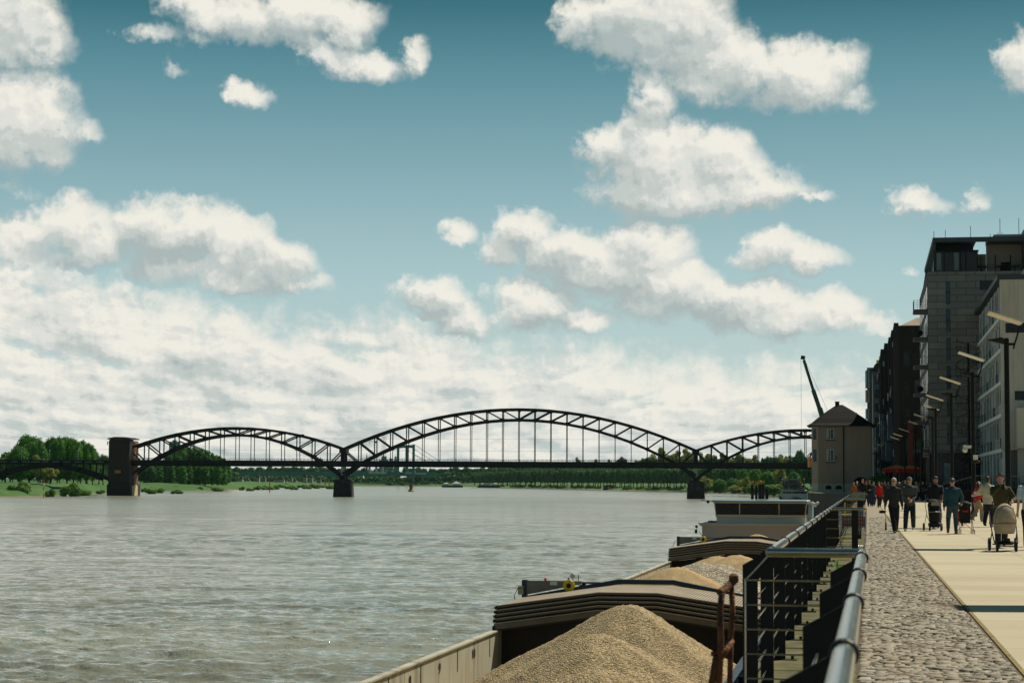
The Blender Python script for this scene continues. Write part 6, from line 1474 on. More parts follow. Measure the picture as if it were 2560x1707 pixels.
def build_far_town():
    cols = [(206, 200, 186), (176, 170, 158), (190, 182, 168), (150, 142, 132), (200, 196, 190)]
    ms = [pmat('plaster_%s' % n_, c, .85, 0, .1, .2) for n_, c in zip(('cream', 'grey', 'sand', 'brown', 'white'), cols)]
    rf = pmat('dark_tile_roof', (66, 58, 56), .8); D = 2750
    spec = [(606, 1192, 8, 'small pale house left end of the row under the green bridge'), (622, 1196, 11, 'low wide house second in the row under the green bridge'), (648, 1188, 7, 'narrow white gable house under the green bridge'), (663, 1190, 8, 'cream house between the narrow gable house and the wide villa'), (703, 1194, 20, 'wide white villa under the green bridge'), (740, 1197, 10, 'brown house right of the wide villa'), (765, 1187, 9, 'tall cream house right of the brown house'), (780, 1188, 9, 'tall sand coloured house before the left pier'), (800, 1194, 10, 'grey house closest to the left pier'), (730, 1191, 7, 'small gabled house behind the wide villa'), (685, 1199, 9, 'low boathouse at the water under the green bridge')]
    for i, (px, yt, w_, lb) in enumerate(spec):
        k = D/F_PX; zb = ZZ(1210, D, px); h = ZZ(yt, D, px)-zb
        t = thing('riverside_house', lb, 'house', px_loc(px, D-60, zb), 0, 'houses under the distant green bridge')
        w = w_*k*.5; m = MB(); m.box(-w, w, 0, 8, 0, h*.72); wl = m.build('wall', ms[i % 5], t)
        m = MB(); m.prism([(-w-.4, h*.72), (w+.4, h*.72), (0, h)] if i % 2 else [(-w-.4, h*.72), (w+.4, h*.72), (w*.6, h), (-w*.6, h)], -.5, 8.5, 'Y'); m.build('roof', rf, t)
        n_ = max(2, int(w_/4))
        for q in range(n_):
            for z in (.15, .45): m = MB(); x = -w+(q+.5)*2*w/n_; m.box(x-.6, x+.6, -.06, .06, h*z, h*z+1.4); m.build('window', M['dark_glass'], wl)
    # skyline bits over the deck
    def tower(name, px, yt, w_, D, mat, lb, cat='building', yb=1180):
        zb = ZZ(yb, D, px); t = thing(name, lb, cat, px_loc(px, D, zb)); return t, w_/2/F_PX*D, ZZ(yt, D, px)-zb
    t, w, h = tower('church', 919, 1131, 6, 3600, None, 'dark pointed church spire over the bridge deck', 'church'); m = MB(); m.box(-w, w, -w, w, 0, h*.45); m.build('church_tower', ms[3], t); m = MB(); m.add([(-w, -w, h*.45), (w, -w, h*.45), (w, w, h*.45), (-w, w, h*.45), (0, 0, h)], [(0, 1, 4), (1, 2, 4), (2, 3, 4), (3, 0, 4)]); m.build('spire', pmat('dark_spire', (44, 60, 62), .7), t)
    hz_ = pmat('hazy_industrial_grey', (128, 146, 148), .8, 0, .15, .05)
    for px, yt, w_, lb in ((958.5, 1086, 4, 'left pale lattice mast behind the bridge'), (964.5, 1090, 4, 'right pale lattice mast behind the bridge')):
        t, w, h = tower('lattice_mast', px, yt, w_, 3800, None, lb, 'mast'); m = MB()
        for a in (-w, w):
            for b in (-w, w): m.beam((a, b, 0), (a, b, h), .3, .3)
        q = 0
        while q < h-3: m.beam((-w, -w, q), (w, -w, q+2.5), .2, .2); m.beam((w, -w, q+2.5), (-w, -w, q+5), .2, .2); q += 5
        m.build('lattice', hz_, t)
    for px, yt, w_, yb, lb in ((961, 1136, 22, 1180, 'pale stepped tower block left of the green pylon'), (978, 1142, 12, 1180, 'hazy silo block between the masts and the pylon'), (990, 1137, 8, 1180, 'ragged pale factory stack beside the green pylon'), (803, 1143, 16, 1180, 'faint high-rise behind the deck left of the left pier'), (738, 1168, 16, 1180, 'pale roof block under the deck at the left'), (982, 1172, 24, 1182, 'cream block low behind the green bridge')):
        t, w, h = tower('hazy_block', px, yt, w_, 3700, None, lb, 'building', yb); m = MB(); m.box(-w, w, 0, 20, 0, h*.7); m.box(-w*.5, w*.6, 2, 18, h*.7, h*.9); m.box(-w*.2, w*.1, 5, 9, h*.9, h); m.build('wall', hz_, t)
        for q in range(3): m = MB(); m.box(-w*.8, w*.8, -.2, .1, h*(.15+.18*q), h*(.22+.18*q)); m.build('window_band', M['glass_blue'], t)
    # slanting conveyor works behind the left arch
    D = 2600; t = thing('conveyor_works', 'grey industrial works with long sloping conveyor behind the left arch', 'industrial works', px_loc(440, D, 0)); k = D/F_PX
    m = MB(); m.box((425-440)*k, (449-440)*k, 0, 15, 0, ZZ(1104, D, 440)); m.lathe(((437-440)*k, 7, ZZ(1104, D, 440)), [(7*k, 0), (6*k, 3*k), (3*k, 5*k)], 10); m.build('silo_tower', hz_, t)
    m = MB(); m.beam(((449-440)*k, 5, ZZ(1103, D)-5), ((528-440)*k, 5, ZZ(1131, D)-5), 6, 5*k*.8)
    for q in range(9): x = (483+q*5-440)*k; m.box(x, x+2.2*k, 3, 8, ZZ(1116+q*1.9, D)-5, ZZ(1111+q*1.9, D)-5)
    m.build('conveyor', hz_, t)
build_far_town()

# ================================================================ promenade railing
RZ = 1.15
def build_railing():
    blk = pmat('black_rail_post', (20, 22, 23), .55, .3, .25, 4); st = M['stainless']
    ZR = [.965, .806, .647, .488, .33, .17]
    RO, RI = -.62, -.03
    def post(t, rl, s, inner=False):
        m = MB(); e = rl-.19
        m.prism([(e, .055), (e+.1, .055), (e+.1, .95), (e+.17, 1.07), (rl+.015, RZ-.03), (rl-.035, RZ-.005), (e, 1.06)], s-.006, s+.006, 'Y'); po = m.build('post', blk, t)
        m = MB(); m.box(e-.02, e+.2, s-.06, s+.06, .05, .062); m.lathe((e+.16, s, .062), [(.014, 0), (.014, .03)], 6); m.build('base_plate', blk, po)
        m = MB(); m.lathe((rl, s, RZ), [(.037, -.02), (.041, -.012), (.041, .012), (.037, .02)], 14, 'Y'); m.build('clamp_ring', blk, po)
    def rail(t, pts, name='handrail'):
        m = MB(); m.tube(pts, .031, 16); m.build(name, st, t, smooth=40)
    def rod(t, a, b): m = MB(); m.tube([a, b], .0062, 6); m.build('rod', st, t)
    # near section
    t = pthing('promenade_railing', 'near section of steel railing with thick tubular handrail and black flat posts', 'railing', 0, 0, 0, 'sections of the quay railing')
    rail(t, [(-.085, 1.2, RZ), (-.065, 4.5, RZ), (RI, 13.05, RZ)])
    for s in (3.15, 5.4, 7.65, 9.95, 12.3): post(t, -.072+(s-3)*.0045, s)
    for z in ZR: rod(t, (-.21, 1.5, z), (-.165, 12.4, z))
    # transverse end at 13 m
    t = pthing('promenade_railing', 'short crosswise railing section joining the near handrail to the outer one', 'railing', 0, 0, 0, 'sections of the quay railing')
    rail(t, [(RO-.02, 13.12, RZ), (RI+.02, 13.12, RZ)])
    for z in ZR: rod(t, (-.785, 13.16, z), (-.20, 13.16, z))
    for (a, b) in (((-.785, 13.16, .1), (-.785, 13.16, .975)), ((-.785, 13.16, .965), (-.64, 13.14, RZ-.03))): rod(t, a, b)
    # outer section
    t = pthing('promenade_railing', 'long outer railing section running along the quay edge beside the barge', 'railing', 0, 0, 0, 'sections of the quay railing')
    rail(t, [(RO, 13.1, RZ), (RO-.01, 40, RZ), (RO-.01, 75, RZ)])
    s = 13.3
    while s < 75: post(t, RO, s); s += 2.24
    for z in ZR: rod(t, (-.765, 13.3, z), (-.765, 75, z))
    # further crosswise pieces with their inner ends
    for (D, lb) in ((35.5, 'second crosswise railing piece behind the shopping trolley'), (57, 'third crosswise railing piece with pale rods beyond the trolley'), (62, 'fourth crosswise railing piece, slightly farther'), (74, 'fifth crosswise railing piece near the pink coated child'), (86, 'sixth crosswise railing piece farthest along the quay'), (96, 'last small crosswise railing piece before the old house')):
        t = pthing('promenade_railing', lb, 'railing', 0, D, 0, 'sections of the quay railing'); q = 0
        rail(t, [(RO-.02, 0, RZ), (-.05, 0, RZ)]); 
        for z in ZR: rod(t, (RO-.1, .03, z), (-.2, .03, z))
        m = MB(); m.box(-.26, -.15, -.02, .02, .05, RZ-.03); m.build('end_post', blk, t)
        m = MB(); m.box(-.79, -.7, -.02, .02, .05, RZ-.05); m.build('end_post', blk, t)
    # yellow ladder tops
    for (D, l, lb) in ((52, -.55, 'yellow quay ladder top seen between the railings'), (66, -.45, 'far yellow ladder top behind the railings')):
        t = pthing('quay_ladder', lb, 'ladder', l, D); 
        for x in (-.25, .25): m = MB(); m.tube([(x, 0, -2), (x, 0, .9), (x, -.15, 1.0)], .03, 6); m.build('stringer', M['yellow'], t)
        for z in (0.2, .5, .8): m = MB(); m.tube([(-.25, 0, z), (.25, 0, z)], .02, 6); m.build('rung', M['yellow'], t)
build_railing()
def build_rusty():
    t = pthing('rusty_pipe_frame', 'rusty bent pipe frame standing at the quay edge left of the railing', 'pipe frame', -.72, 9.6, 0)
    D = 9.45; Q = lambda px, py, dy=0: ((px-VPX)/F_PX*D+.72, dy, ZZ(py, D, px))
    m = MB(); m.tube([Q(1797, 1860), Q(1798, 1720), Q(1803, 1600), Q(1801, 1530), Q(1806, 1482)], .016, 9); m.build('upright', M['rust'], t, smooth=True)
    m = MB(); m.tube([Q(1820, 1860, .1), Q(1822, 1700, .1), Q(1824, 1600, .1), Q(1829, 1530, .1), Q(1826, 1462, .1)], .014, 9); m.build('upright', M['rust'], t, smooth=True)
    m = MB(); m.tube([Q(1800, 1482), Q(1816, 1470, .05), Q(1832, 1456, .1)], .019, 10); m.lathe(Q(1832, 1452, .1), [(.024, -.012), (.024, .02), (.012, .03)], 9); m.build('top_pipe', M['rust'], t, smooth=40)
    m = MB(); m.tube([Q(1806, 1640), Q(1815, 1625, .05), Q(1826, 1605, .1)], .017, 8); m.build('middle_link', M['rust'], t, smooth=True)
    m = MB(); m.tube([Q(1779, 1634), Q(1812, 1634, .02)], .012, 7); m.tube([Q(1828, 1546, .1), Q(1842, 1546, .1)], .013, 7); m.build('cross_pin', M['rust'], t)
    m = MB(); m.tube([Q(1792, 1640), Q(1782, 1700), Q(1768, 1760)], .017, 8); m.build('brace_leg', M['rust'], t, smooth=True)
    # weeds on the quay edge
    lm = leaf_mat('weed_leaves', (92, 140, 50), (50, 96, 40), .3); r = np.random.default_rng(4)
    def weed(l, s, z, n, ln, wd, label, up=1.2):
        V = []; F = []; b = 0
        for i in range(n):
            a = r.uniform(0, 6.28); tl = r.uniform(.15, .9); L_ = ln*r.uniform(.5, 1); w = wd*r.uniform(.6, 1.2); dx, dy = math.cos(a)*tl, math.sin(a)*tl
            h0 = r.uniform(0, ln*.7); px_, py_ = -dy, dx; nn = math.hypot(px_, py_); px_ /= nn; py_ /= nn
            for k in range(5):
                f = k/4; ww = w*math.sin(PI*(.12+.86*f)); x = dx*L_*f; y = dy*L_*f; zz = h0+up*L_*f*(1-.45*f)
                V += [(x-px_*ww, y-py_*ww, zz), (x+px_*ww, y+py_*ww, zz)]
            for k in range(4): F.append((b+2*k, b+2*k+1, b+2*k+3, b+2*k+2))
            b += 10
        t = pthing('weed', label, 'plant', l, s, z); np_mesh('leaves', V, F, lm, t)
        m = MB(); m.tube([(0, 0, -.02), (.01, 0, ln*.5), (0, .01, ln*.9)], .004, 5); m.build('stem', lm, t)
    weed(-.74, 10.9, .02, 60, .24, .004, 'spiky green weed growing at the foot of the outer railing')
    weed(-.80, 10.4, -.2, 50, .22, .004, 'grassy tuft hanging over the quay edge beside the rusty frame')
    weed(-.32, 8.6, .05, 9, .16, .02, 'broad-leaved weed in the mossy strip between the railings')
    weed(-.3, 29, .05, 40, .25, .006, 'dry grass tuft in the mossy strip below the crosswise rail')
    weed(-.45, 31.5, .05, 40, .3, .006, 'taller grass tuft near the shopping trolley')
build_rusty()
def build_trolley():
    D = 45.0; t = pthing('shopping_trolley', 'wire shopping trolley with red handle parked inside the railing bend', 'shopping trolley', LL(2132, D), 45.4, 0.05)
    c = M['chrome']; zt, zb = .93, .42; w = .29
    # basket tapers forwards (away) and stands with its handle to the camera
    def side(m, sx):
        for k in range(13):
            f = k/12; y = .0+.85*f; m.tube([(sx*(w-.04*f), y, zb+.1*f), (sx*(w-.03*f), y, zt-.05*f)], .003, 4)
        for k in range(7):
            f = k/6; m.tube([(sx*w, 0, zb+(zt-zb)*f), (sx*(w-.035), .85, zb+.1+(zt-.05-zb-.1)*f)], .003, 4)
    b = MB(); side(b, -1); side(b, 1)
    for k in range(13):
        x = -w+2*w*k/12; b.tube([(x, 0, zb), (x, 0, zt)], .003, 4); b.tube([(x*.88, .85, zb+.1), (x*.9, .85, zt-.05)], .003, 4); b.tube([(x, 0, zb), (x*.88, .85, zb+.1)], .003, 4)
    for k in range(7): z = zb+(zt-zb)*k/6; b.tube([(-w, 0, z), (w, 0, z)], .003, 4); b.tube([(-w+.035, .85, zb+.1+(zt-.15-zb)*k/6), (w-.035, .85, zb+.1+(zt-.15-zb)*k/6)], .003, 4)
    b.tube([(-w, 0, zt), (-w+.03, .85, zt-.05), (w-.03, .85, zt-.05), (w, 0, zt)], .006, 6); b.build('wire_basket', c, t)
    f = MB(); 
    for sx in (-1, 1): f.tube([(sx*(w+.01), -.05, zt+.05), (sx*(w+.0), 0, zb), (sx*(w-.03), .1, .14), (sx*(w-.1), .75, .13)], .011, 7)
    f.tube([(-w, .1, .15), (w, .1, .15)], .01, 6); f.build('frame', c, t, smooth=True)
    h = MB(); h.tube([(-w-.02, -.05, zt+.05), (w+.02, -.05, zt+.05)], .017, 9); h.bbox(-.05, .05, -.09, -.02, zt+.03, zt+.1, .01); h.build('handle', M['red'], t, smooth=40)
    s = MB(); s.box(-w+.05, w-.02, .02, .03, zb+.15, zt-.12); s.build('child_seat_flap', pmat('maroon_flap', (96, 40, 34), .6), t)
    for sx in (-1, 1):
        for y in (.12, .74): q = MB(); q.lathe((sx*(w-.05), y, .065), [(.02, -.014), (.06, -.012), (.06, .012), (.02, .014)], 12, 'X'); q.build('castor', M['rubber'], t)
build_trolley()

# ================================================================ people
def remeshed(name, mb, vox, mat, parent, smooth_it=2):
    me = bpy.data.meshes.new(name); me.from_pydata(mb.v, [], mb.f); 
    bm = bmesh.new(); bm.from_mesh(me); bmesh.ops.recalc_face_normals(bm, faces=bm.faces); bm.to_mesh(me); bm.free()
    o = bpy.data.objects.new('tmp', me); COL.objects.link(o)
    r = o.modifiers.new('r', 'REMESH'); r.mode = 'VOXEL'; r.voxel_size = vox
    s = o.modifiers.new('s', 'SMOOTH'); s.factor = 0.5; s.iterations = smooth_it
    dg = bpy.context.evaluated_depsgraph_get(); m2 = bpy.data.meshes.new_from_object(o.evaluated_get(dg)); m2.name = name
    bpy.data.objects.remove(o); bpy.data.meshes.remove(me)
    m2.materials.clear(); m2.materials.append(mat)
    for p in m2.polygons: p.use_smooth = True
    ob = bpy.data.objects.new(name, m2); COL.objects.link(ob)
    if parent is not None: ob.parent = parent
    return ob
def rings(mb, rs, n=14):
    """rs: (x, y, z, rx, ry) stacked horizontal ellipses"""
    vs = []
    for (x, y, z, rx, ry) in rs:
        for j in range(n): a = 2*PI*j/n; vs.append((x+rx*math.cos(a), y+ry*math.sin(a), z))
    fs = [tuple(range(n-1, -1, -1)), tuple((len(rs)-1)*n+j for j in range(n))]
    for i in range(len(rs)-1):
        for j in range(n): fs.append((i*n+j, i*n+(j+1) % n, (i+1)*n+(j+1) % n, (i+1)*n+j))
    mb.add(vs, fs)
def limb(mb, pts, rad, n=10):
    """tapered limb with rounded ends and rounded joints"""
    P = [Vector(p) for p in pts]
    mb.tube(P, list(rad), n)
    for p, r in zip(P, rad): mb.sphere(p, r*.99, 10, 7)
def ik(a, b, l1, l2, bend):
    a = Vector(a); b = Vector(b); d = b-a; L = min(d.length, (l1+l2)*.999); u = d.normalized(); b = a+u*L
    x = (l1*l1-l2*l2+L*L)/(2*L); h = math.sqrt(max(0, l1*l1-x*x)); bd = Vector(bend); bd = bd-u*bd.dot(u)
    if bd.length < 1e-4: bd = Vector((0, 1, 0))
    return a+u*x+bd.normalized()*h, b
def hand(mb, w, d, side, sgn, curl=.5, k=1.0):
    """palm and five fingers; w wrist, d direction of the forearm, side = direction towards the thumb"""
    w = Vector(w); d = Vector(d).normalized(); t = Vector(side); t = (t-d*t.dot(d)).normalized(); nrm = d.cross(t)*sgn
    limb(mb, [w, w+d*.045*k, w+d*.085*k], [.024*k, .032*k, .033*k], 9)
    for i, (o, L, ) in enumerate(((.028, .072), (.010, .080), (-.009, .075), (-.027, .058))):
        p0 = w+d*.088*k+t*o*k; a1 = curl*.6; a2 = curl*1.5
        p1 = p0+(d*math.cos(a1)+nrm*math.sin(a1))*L*.5*k; p2 = p1+(d*math.cos(a2)+nrm*math.sin(a2))*L*.5*k
        limb(mb, [p0, p1, p2], [.0095*k, .0088*k, .0075*k], 7)
    p0 = w+d*.03*k+t*.026*k; p1 = p0+(d*.6+t*.8)*.035*k; p2 = p1+(d*.95+t*.15+nrm*.3*curl)*.035*k
    limb(mb, [p0, p1, p2], [.012*k, .0105*k, .009*k], 7)
SKINS = [pmat('skin_light', (206, 150, 122), .55, 0, .08, 8), pmat('skin_tan_and_shaded', (176, 118, 88), .55, 0, .08, 8), pmat('skin_dark', (120, 76, 54), .55, 0, .08, 8)]
HAIRM = {}
def cloth(name, c, sc=5.0): 
    if name in bpy.data.materials: return bpy.data.materials[name]
    return pmat(name, c, .85, 0, .22, sc, .7, 9, bdist=.03)
def hair_mat(c):
    nm = 'hair_%d_%d_%d' % c
    if nm not in bpy.data.materials: pmat(nm, c, .6, 0, .35, 30, .8, 60, stretch=(1, 1, .2), bdist=.01)
    return bpy.data.materials[nm]
def person(label, px, py, H, face=0.0, top=('dark_shirt', (30, 34, 36)), legs=('black_trousers', (22, 24, 28)), shoes=(24, 22, 22), skin=0, hair=(60, 44, 34), style='short', wr=None, wl=None, stride=.18, lean=.0,
           headturn=0.0, nod=0.0, vox=.011, coat=0.0, sleeve=1.0, cap=None, glasses=False, beard=None, slim=1.0, hem=.47, group=None, skirtcoat=None, loc=None, hip=1.0, armbend=None, hood=False, feet=None):
    p = at_z(px, py, 0) if loc is None else Vector(loc)
    t = thing('person', label, 'person', (p.x, p.y, 0.0), PROT+face, group)
    k = H/1.75; sk = SKINS[skin]; near = vox < .016
    hipz, shz = .91*k, 1.41*k
    hd = Vector((0, -lean-.01, 1.635*k)); nod_ = nod
    sw = .172*k*slim; hp = .088*k
    foot = feet or [(-.085*k, -stride, 0), (.085*k, stride*.85, .0)]
    A = []; 
    for i, (fx, fy, fz) in enumerate(foot):
        back = fy > .05
        A.append(Vector((fx, fy+.03, .085*k+fz+(.05 if back else 0))))
    hips = [Vector((-hp, 0, hipz)), Vector((hp, 0, hipz))]
    knees = []
    for i in range(2): kn, an = ik(hips[i], A[i], .43*k, .44*k, (0.04*(1 if i else -1), -1, 0)); knees.append(kn); A[i] = an
    sh = [Vector((-sw, -lean*.85, shz)), Vector((sw, -lean*.85, shz))]
    W = [Vector(wr) if wr else Vector((-.255, .03+stride*.5, .82)), Vector(wl) if wl else Vector((.255, -.02-stride*.6, .82))]
    W = [w*k for w in W]; els = []
    ab = armbend or ((-.5, 1, -.2), (.5, 1, -.2))
    for i in range(2): e, w = ik(sh[i], W[i], .29*k, .26*k, ab[i]); els.append(e); W[i] = w
    # ---- body: one continuous surface
    b = MB()
    rings(b, [(0, 0, hipz-.08*k, .13*k, .10*k), (0, 0, hipz, .15*k*hip, .11*k), (0, -lean*.3, 1.08*k, .125*k, .095*k), (0, -lean*.7, 1.30*k, .155*k*slim, .11*k), (0, -lean*.9, 1.43*k, .15*k*slim, .09*k), (0, -lean*.95, 1.49*k, .06*k, .06*k)])
    limb(b, [(0, -lean*.9, 1.44*k), (0, -lean-.005, 1.56*k)], [.062*k, .056*k])
    ct, stn = math.cos(headturn), math.sin(headturn); cn, sn = math.cos(nod_), math.sin(nod_)
    def HP(x, y, z):                       # head-local to body: y forward is negative
        y, z = y*cn-z*sn, z*cn+y*sn
        return hd+Vector((x*ct-y*stn, x*stn+y*ct, z))*k
    def hs(c, r, sq, n=14, m_=10):
        q = MB(); q.sphere((0, 0, 0), 1, n, m_); vs = [HP(c[0]+v[0]*r*sq[0], c[1]+v[1]*r*sq[1], c[2]+v[2]*r*sq[2]) for v in q.v]; return vs, q.f
    b.add(*hs((0, .012, .025), .1, (.76, .95, .98))); b.add(*hs((0, -.03, -.055), .06, (.86, .85, 1.0)))
    b.add(*hs((0, -.092, -.012), .018, (.7, 1.0, 1.5), 8, 6)); 
    for sx in (-1, 1): b.add(*hs((sx*.078, .01, 0), .026, (.35, .7, 1.1), 8, 6)); b.add(*hs((sx*.03, -.07, .016), .02, (1, .5, .5), 8, 6))
    b.add(*hs((0, -.083, -.052), .016, (1.5, .5, .5), 8, 6))
    for i in range(2):
        limb(b, [sh[i], els[i], W[i]], [.047*k, .037*k, .025*k])
        sg = -1 if i == 0 else 1
        dirn = (W[i]-els[i]).normalized()
        if near: hand(b, W[i], dirn+Vector((0, 0, -.15)), (0, -1, .2) if abs(dirn.z) > .5 else (0, 0, 1), sg, .7, k)
        else: limb(b, [W[i], W[i]+dirn*.09*k, W[i]+dirn*.15*k], [.026*k, .034*k, .018*k])
        limb(b, [hips[i], knees[i], A[i]], [.075*k, .05*k, .036*k]); limb(b, [A[i], A[i]+Vector((0, -.12*k, -.05*k))], [.036*k, .03*k])
    remeshed('body', b, vox*.8 if near else vox, sk, t, 2)
    # ---- top garment
    c = MB(); g = 1.0+coat*.075; tm = cloth(*top); hz0 = hem*1.75*k
    rg = [(0, 0, hz0, .165*k*g*hip, .125*k*g), (0, 0, hz0+.06*k, .168*k*g*hip, .128*k*g), (0, -lean*.3, 1.06*k, .152*k*g, .118*k*g), (0, -lean*.7, 1.28*k, .183*k*slim*g, .135*k*g), (0, -lean*.9, 1.40*k, .188*k*slim*g, .118*k*g), (0, -lean*.95, 1.455*k, .150*k*slim, .09*k), (0, -lean*.97, 1.51*k, .068*k, .068*k)]
    if skirtcoat: rg = [(0, 0, skirtcoat*k, .21*k, .17*k)]+rg
    rings(c, rg, 18)
    for i in range(2):
        wv = els[i].lerp(W[i], .93)
        if sleeve >= 1: limb(c, [sh[i]+Vector((0, 0, -.01)), els[i], wv], [.066*k*g, .057*k*g, .046*k*g])
        else: limb(c, [sh[i], sh[i].lerp(els[i], .72)], [.072*k, .064*k])
    if hood: rings(c, [(0, -lean+.07*k, 1.42*k, .10*k, .06*k), (0, -lean+.06*k, 1.50*k, .09*k, .05*k)])
    remeshed('jacket' if coat else 'shirt', c, vox*1.15, tm, t, 3)
    # ---- trousers
    c = MB(); lm_ = cloth(*legs)
    rings(c, [(0, 0, hipz-.11*k, .12*k, .10*k), (0, 0, hipz-.02*k, .158*k*hip, .118*k), (0, 0, hipz+.10*k, .145*k*hip, .11*k)])
    tw = 1.0+.25*(legs[0].startswith('wide')); tight = 'teal' in legs[0]
    for i in range(2):
        low = A[i].lerp(knees[i], .06); limb(c, [hips[i]+Vector((0, 0, -.04*k)), knees[i], low], [.102*k*min(tw, 1.1), (.080*k if tight else .088*k)*min(tw,1.15), (.054*k if tight else .070*k)*tw])
    remeshed('trousers', c, vox*1.15, lm_, t, 3)
    # ---- shoes
    sm = cloth('shoe_%d_%d_%d' % tuple(shoes), shoes)
    for i in range(2):
        a = A[i]; s = MB(); z0 = max(0.0, a.z-.085*k); tilt = .045*k if a.y > .08 else 0
        rings(s, [(a.x, a.y-.05*k, z0+.0, .043*k, .132*k), (a.x, a.y-.05*k, z0+.035*k, .046*k, .135*k), (a.x, a.y-.03*k, z0+.07*k, .038*k, .09*k), (a.x, a.y, z0+.105*k, .036*k, .05*k)], 12)
        s.v = [(x, y, max(0.0, z+tilt*((y-a.y+.1*k)/(.2*k)))) for x, y, z in s.v]
        remeshed('shoe', s, max(.01, vox), sm, t, 1)
    # ---- hair, cap, face
    hm = hair_mat(tuple(hair))
    if style != 'none':
        h = MB(); h.add(*hs((0, .026, .056), .1, (.87, .93, .91)))
        if style == 'long': h.add(*hs((0, .065, -.06), .1, (.8, .5, 1.15))); h.add(*hs((-.06, .03, -.05), .045, (.6, .9, 2.0))); h.add(*hs((.06, .03, -.05), .045, (.6, .9, 2.0)))
        if style == 'bob': h.add(*hs((0, .05, -.02), .1, (.9, .72, .9)))
        if style == 'tail': h.add(*hs((0, .11, .02), .03, (.9, 1.2, 1.8))); h.add(*hs((0, .1, .06), .045, (1, 1, 1)))
        if style == 'short': h.add(*hs((0, .055, -.01), .08, (.98, .75, 1.0)))
        remeshed('hair', h, vox*.9, hm, t, 1)
    if cap:
        cm = cloth('cap_%d_%d_%d' % tuple(cap), cap); h = MB(); h.add(*hs((0, .015, .06), .1, (.90, 1.04, .86)))
        h.add(*hs((0, -.115, .055), .07, (.95, .95, .14)))
        remeshed('cap', h, vox*.85, cm, t, 1)
    if beard: h = MB(); h.add(*hs((0, -.045, -.09), .05, (1.05, .8, 1.2))); h.add(*hs((0, -.05, -.13), .035, (.9, .6, 1.1))); remeshed('beard', h, vox*.8, hair_mat(tuple(beard)), t, 1)
    if near and abs(face) < 1.2:
        if glasses:
            h = MB()
            for sx in (-1, 1): h.add(*hs((sx*.033, -.087, .017), .024, (1, .25, .75), 10, 6))
            h.add(*hs((0, -.09, .02), .012, (1.2, .3, .4), 6, 4)); h.build('sunglasses', M['black'], t, smooth=True)
        else:
            for sx in (-1, 1): h = MB(); h.add(*hs((sx*.031, -.0815, .012), .010, (1.3, .5, .75), 8, 6)); h.build('eye', pmat('eye_dark', (40, 30, 26), .2) if 'eye_dark' not in bpy.data.materials else bpy.data.materials['eye_dark'], t, smooth=True)
        if not beard: h = MB(); h.add(*hs((0, -.0915, -.052), .016, (1.5, .3, .3), 8, 5)); h.build('mouth', pmat('lips', (150, 84, 74), .5) if 'lips' not in bpy.data.materials else bpy.data.materials['lips'], t, smooth=True)
    return t, k
def wpt(t, x, y, z):                       # a point of a person's frame in the world (before the depsgraph is up to date)
    a = t.rotation_euler.z; return Vector((t.location.x+x*math.cos(a)-y*math.sin(a), t.location.y+x*math.sin(a)+y*math.cos(a), z))
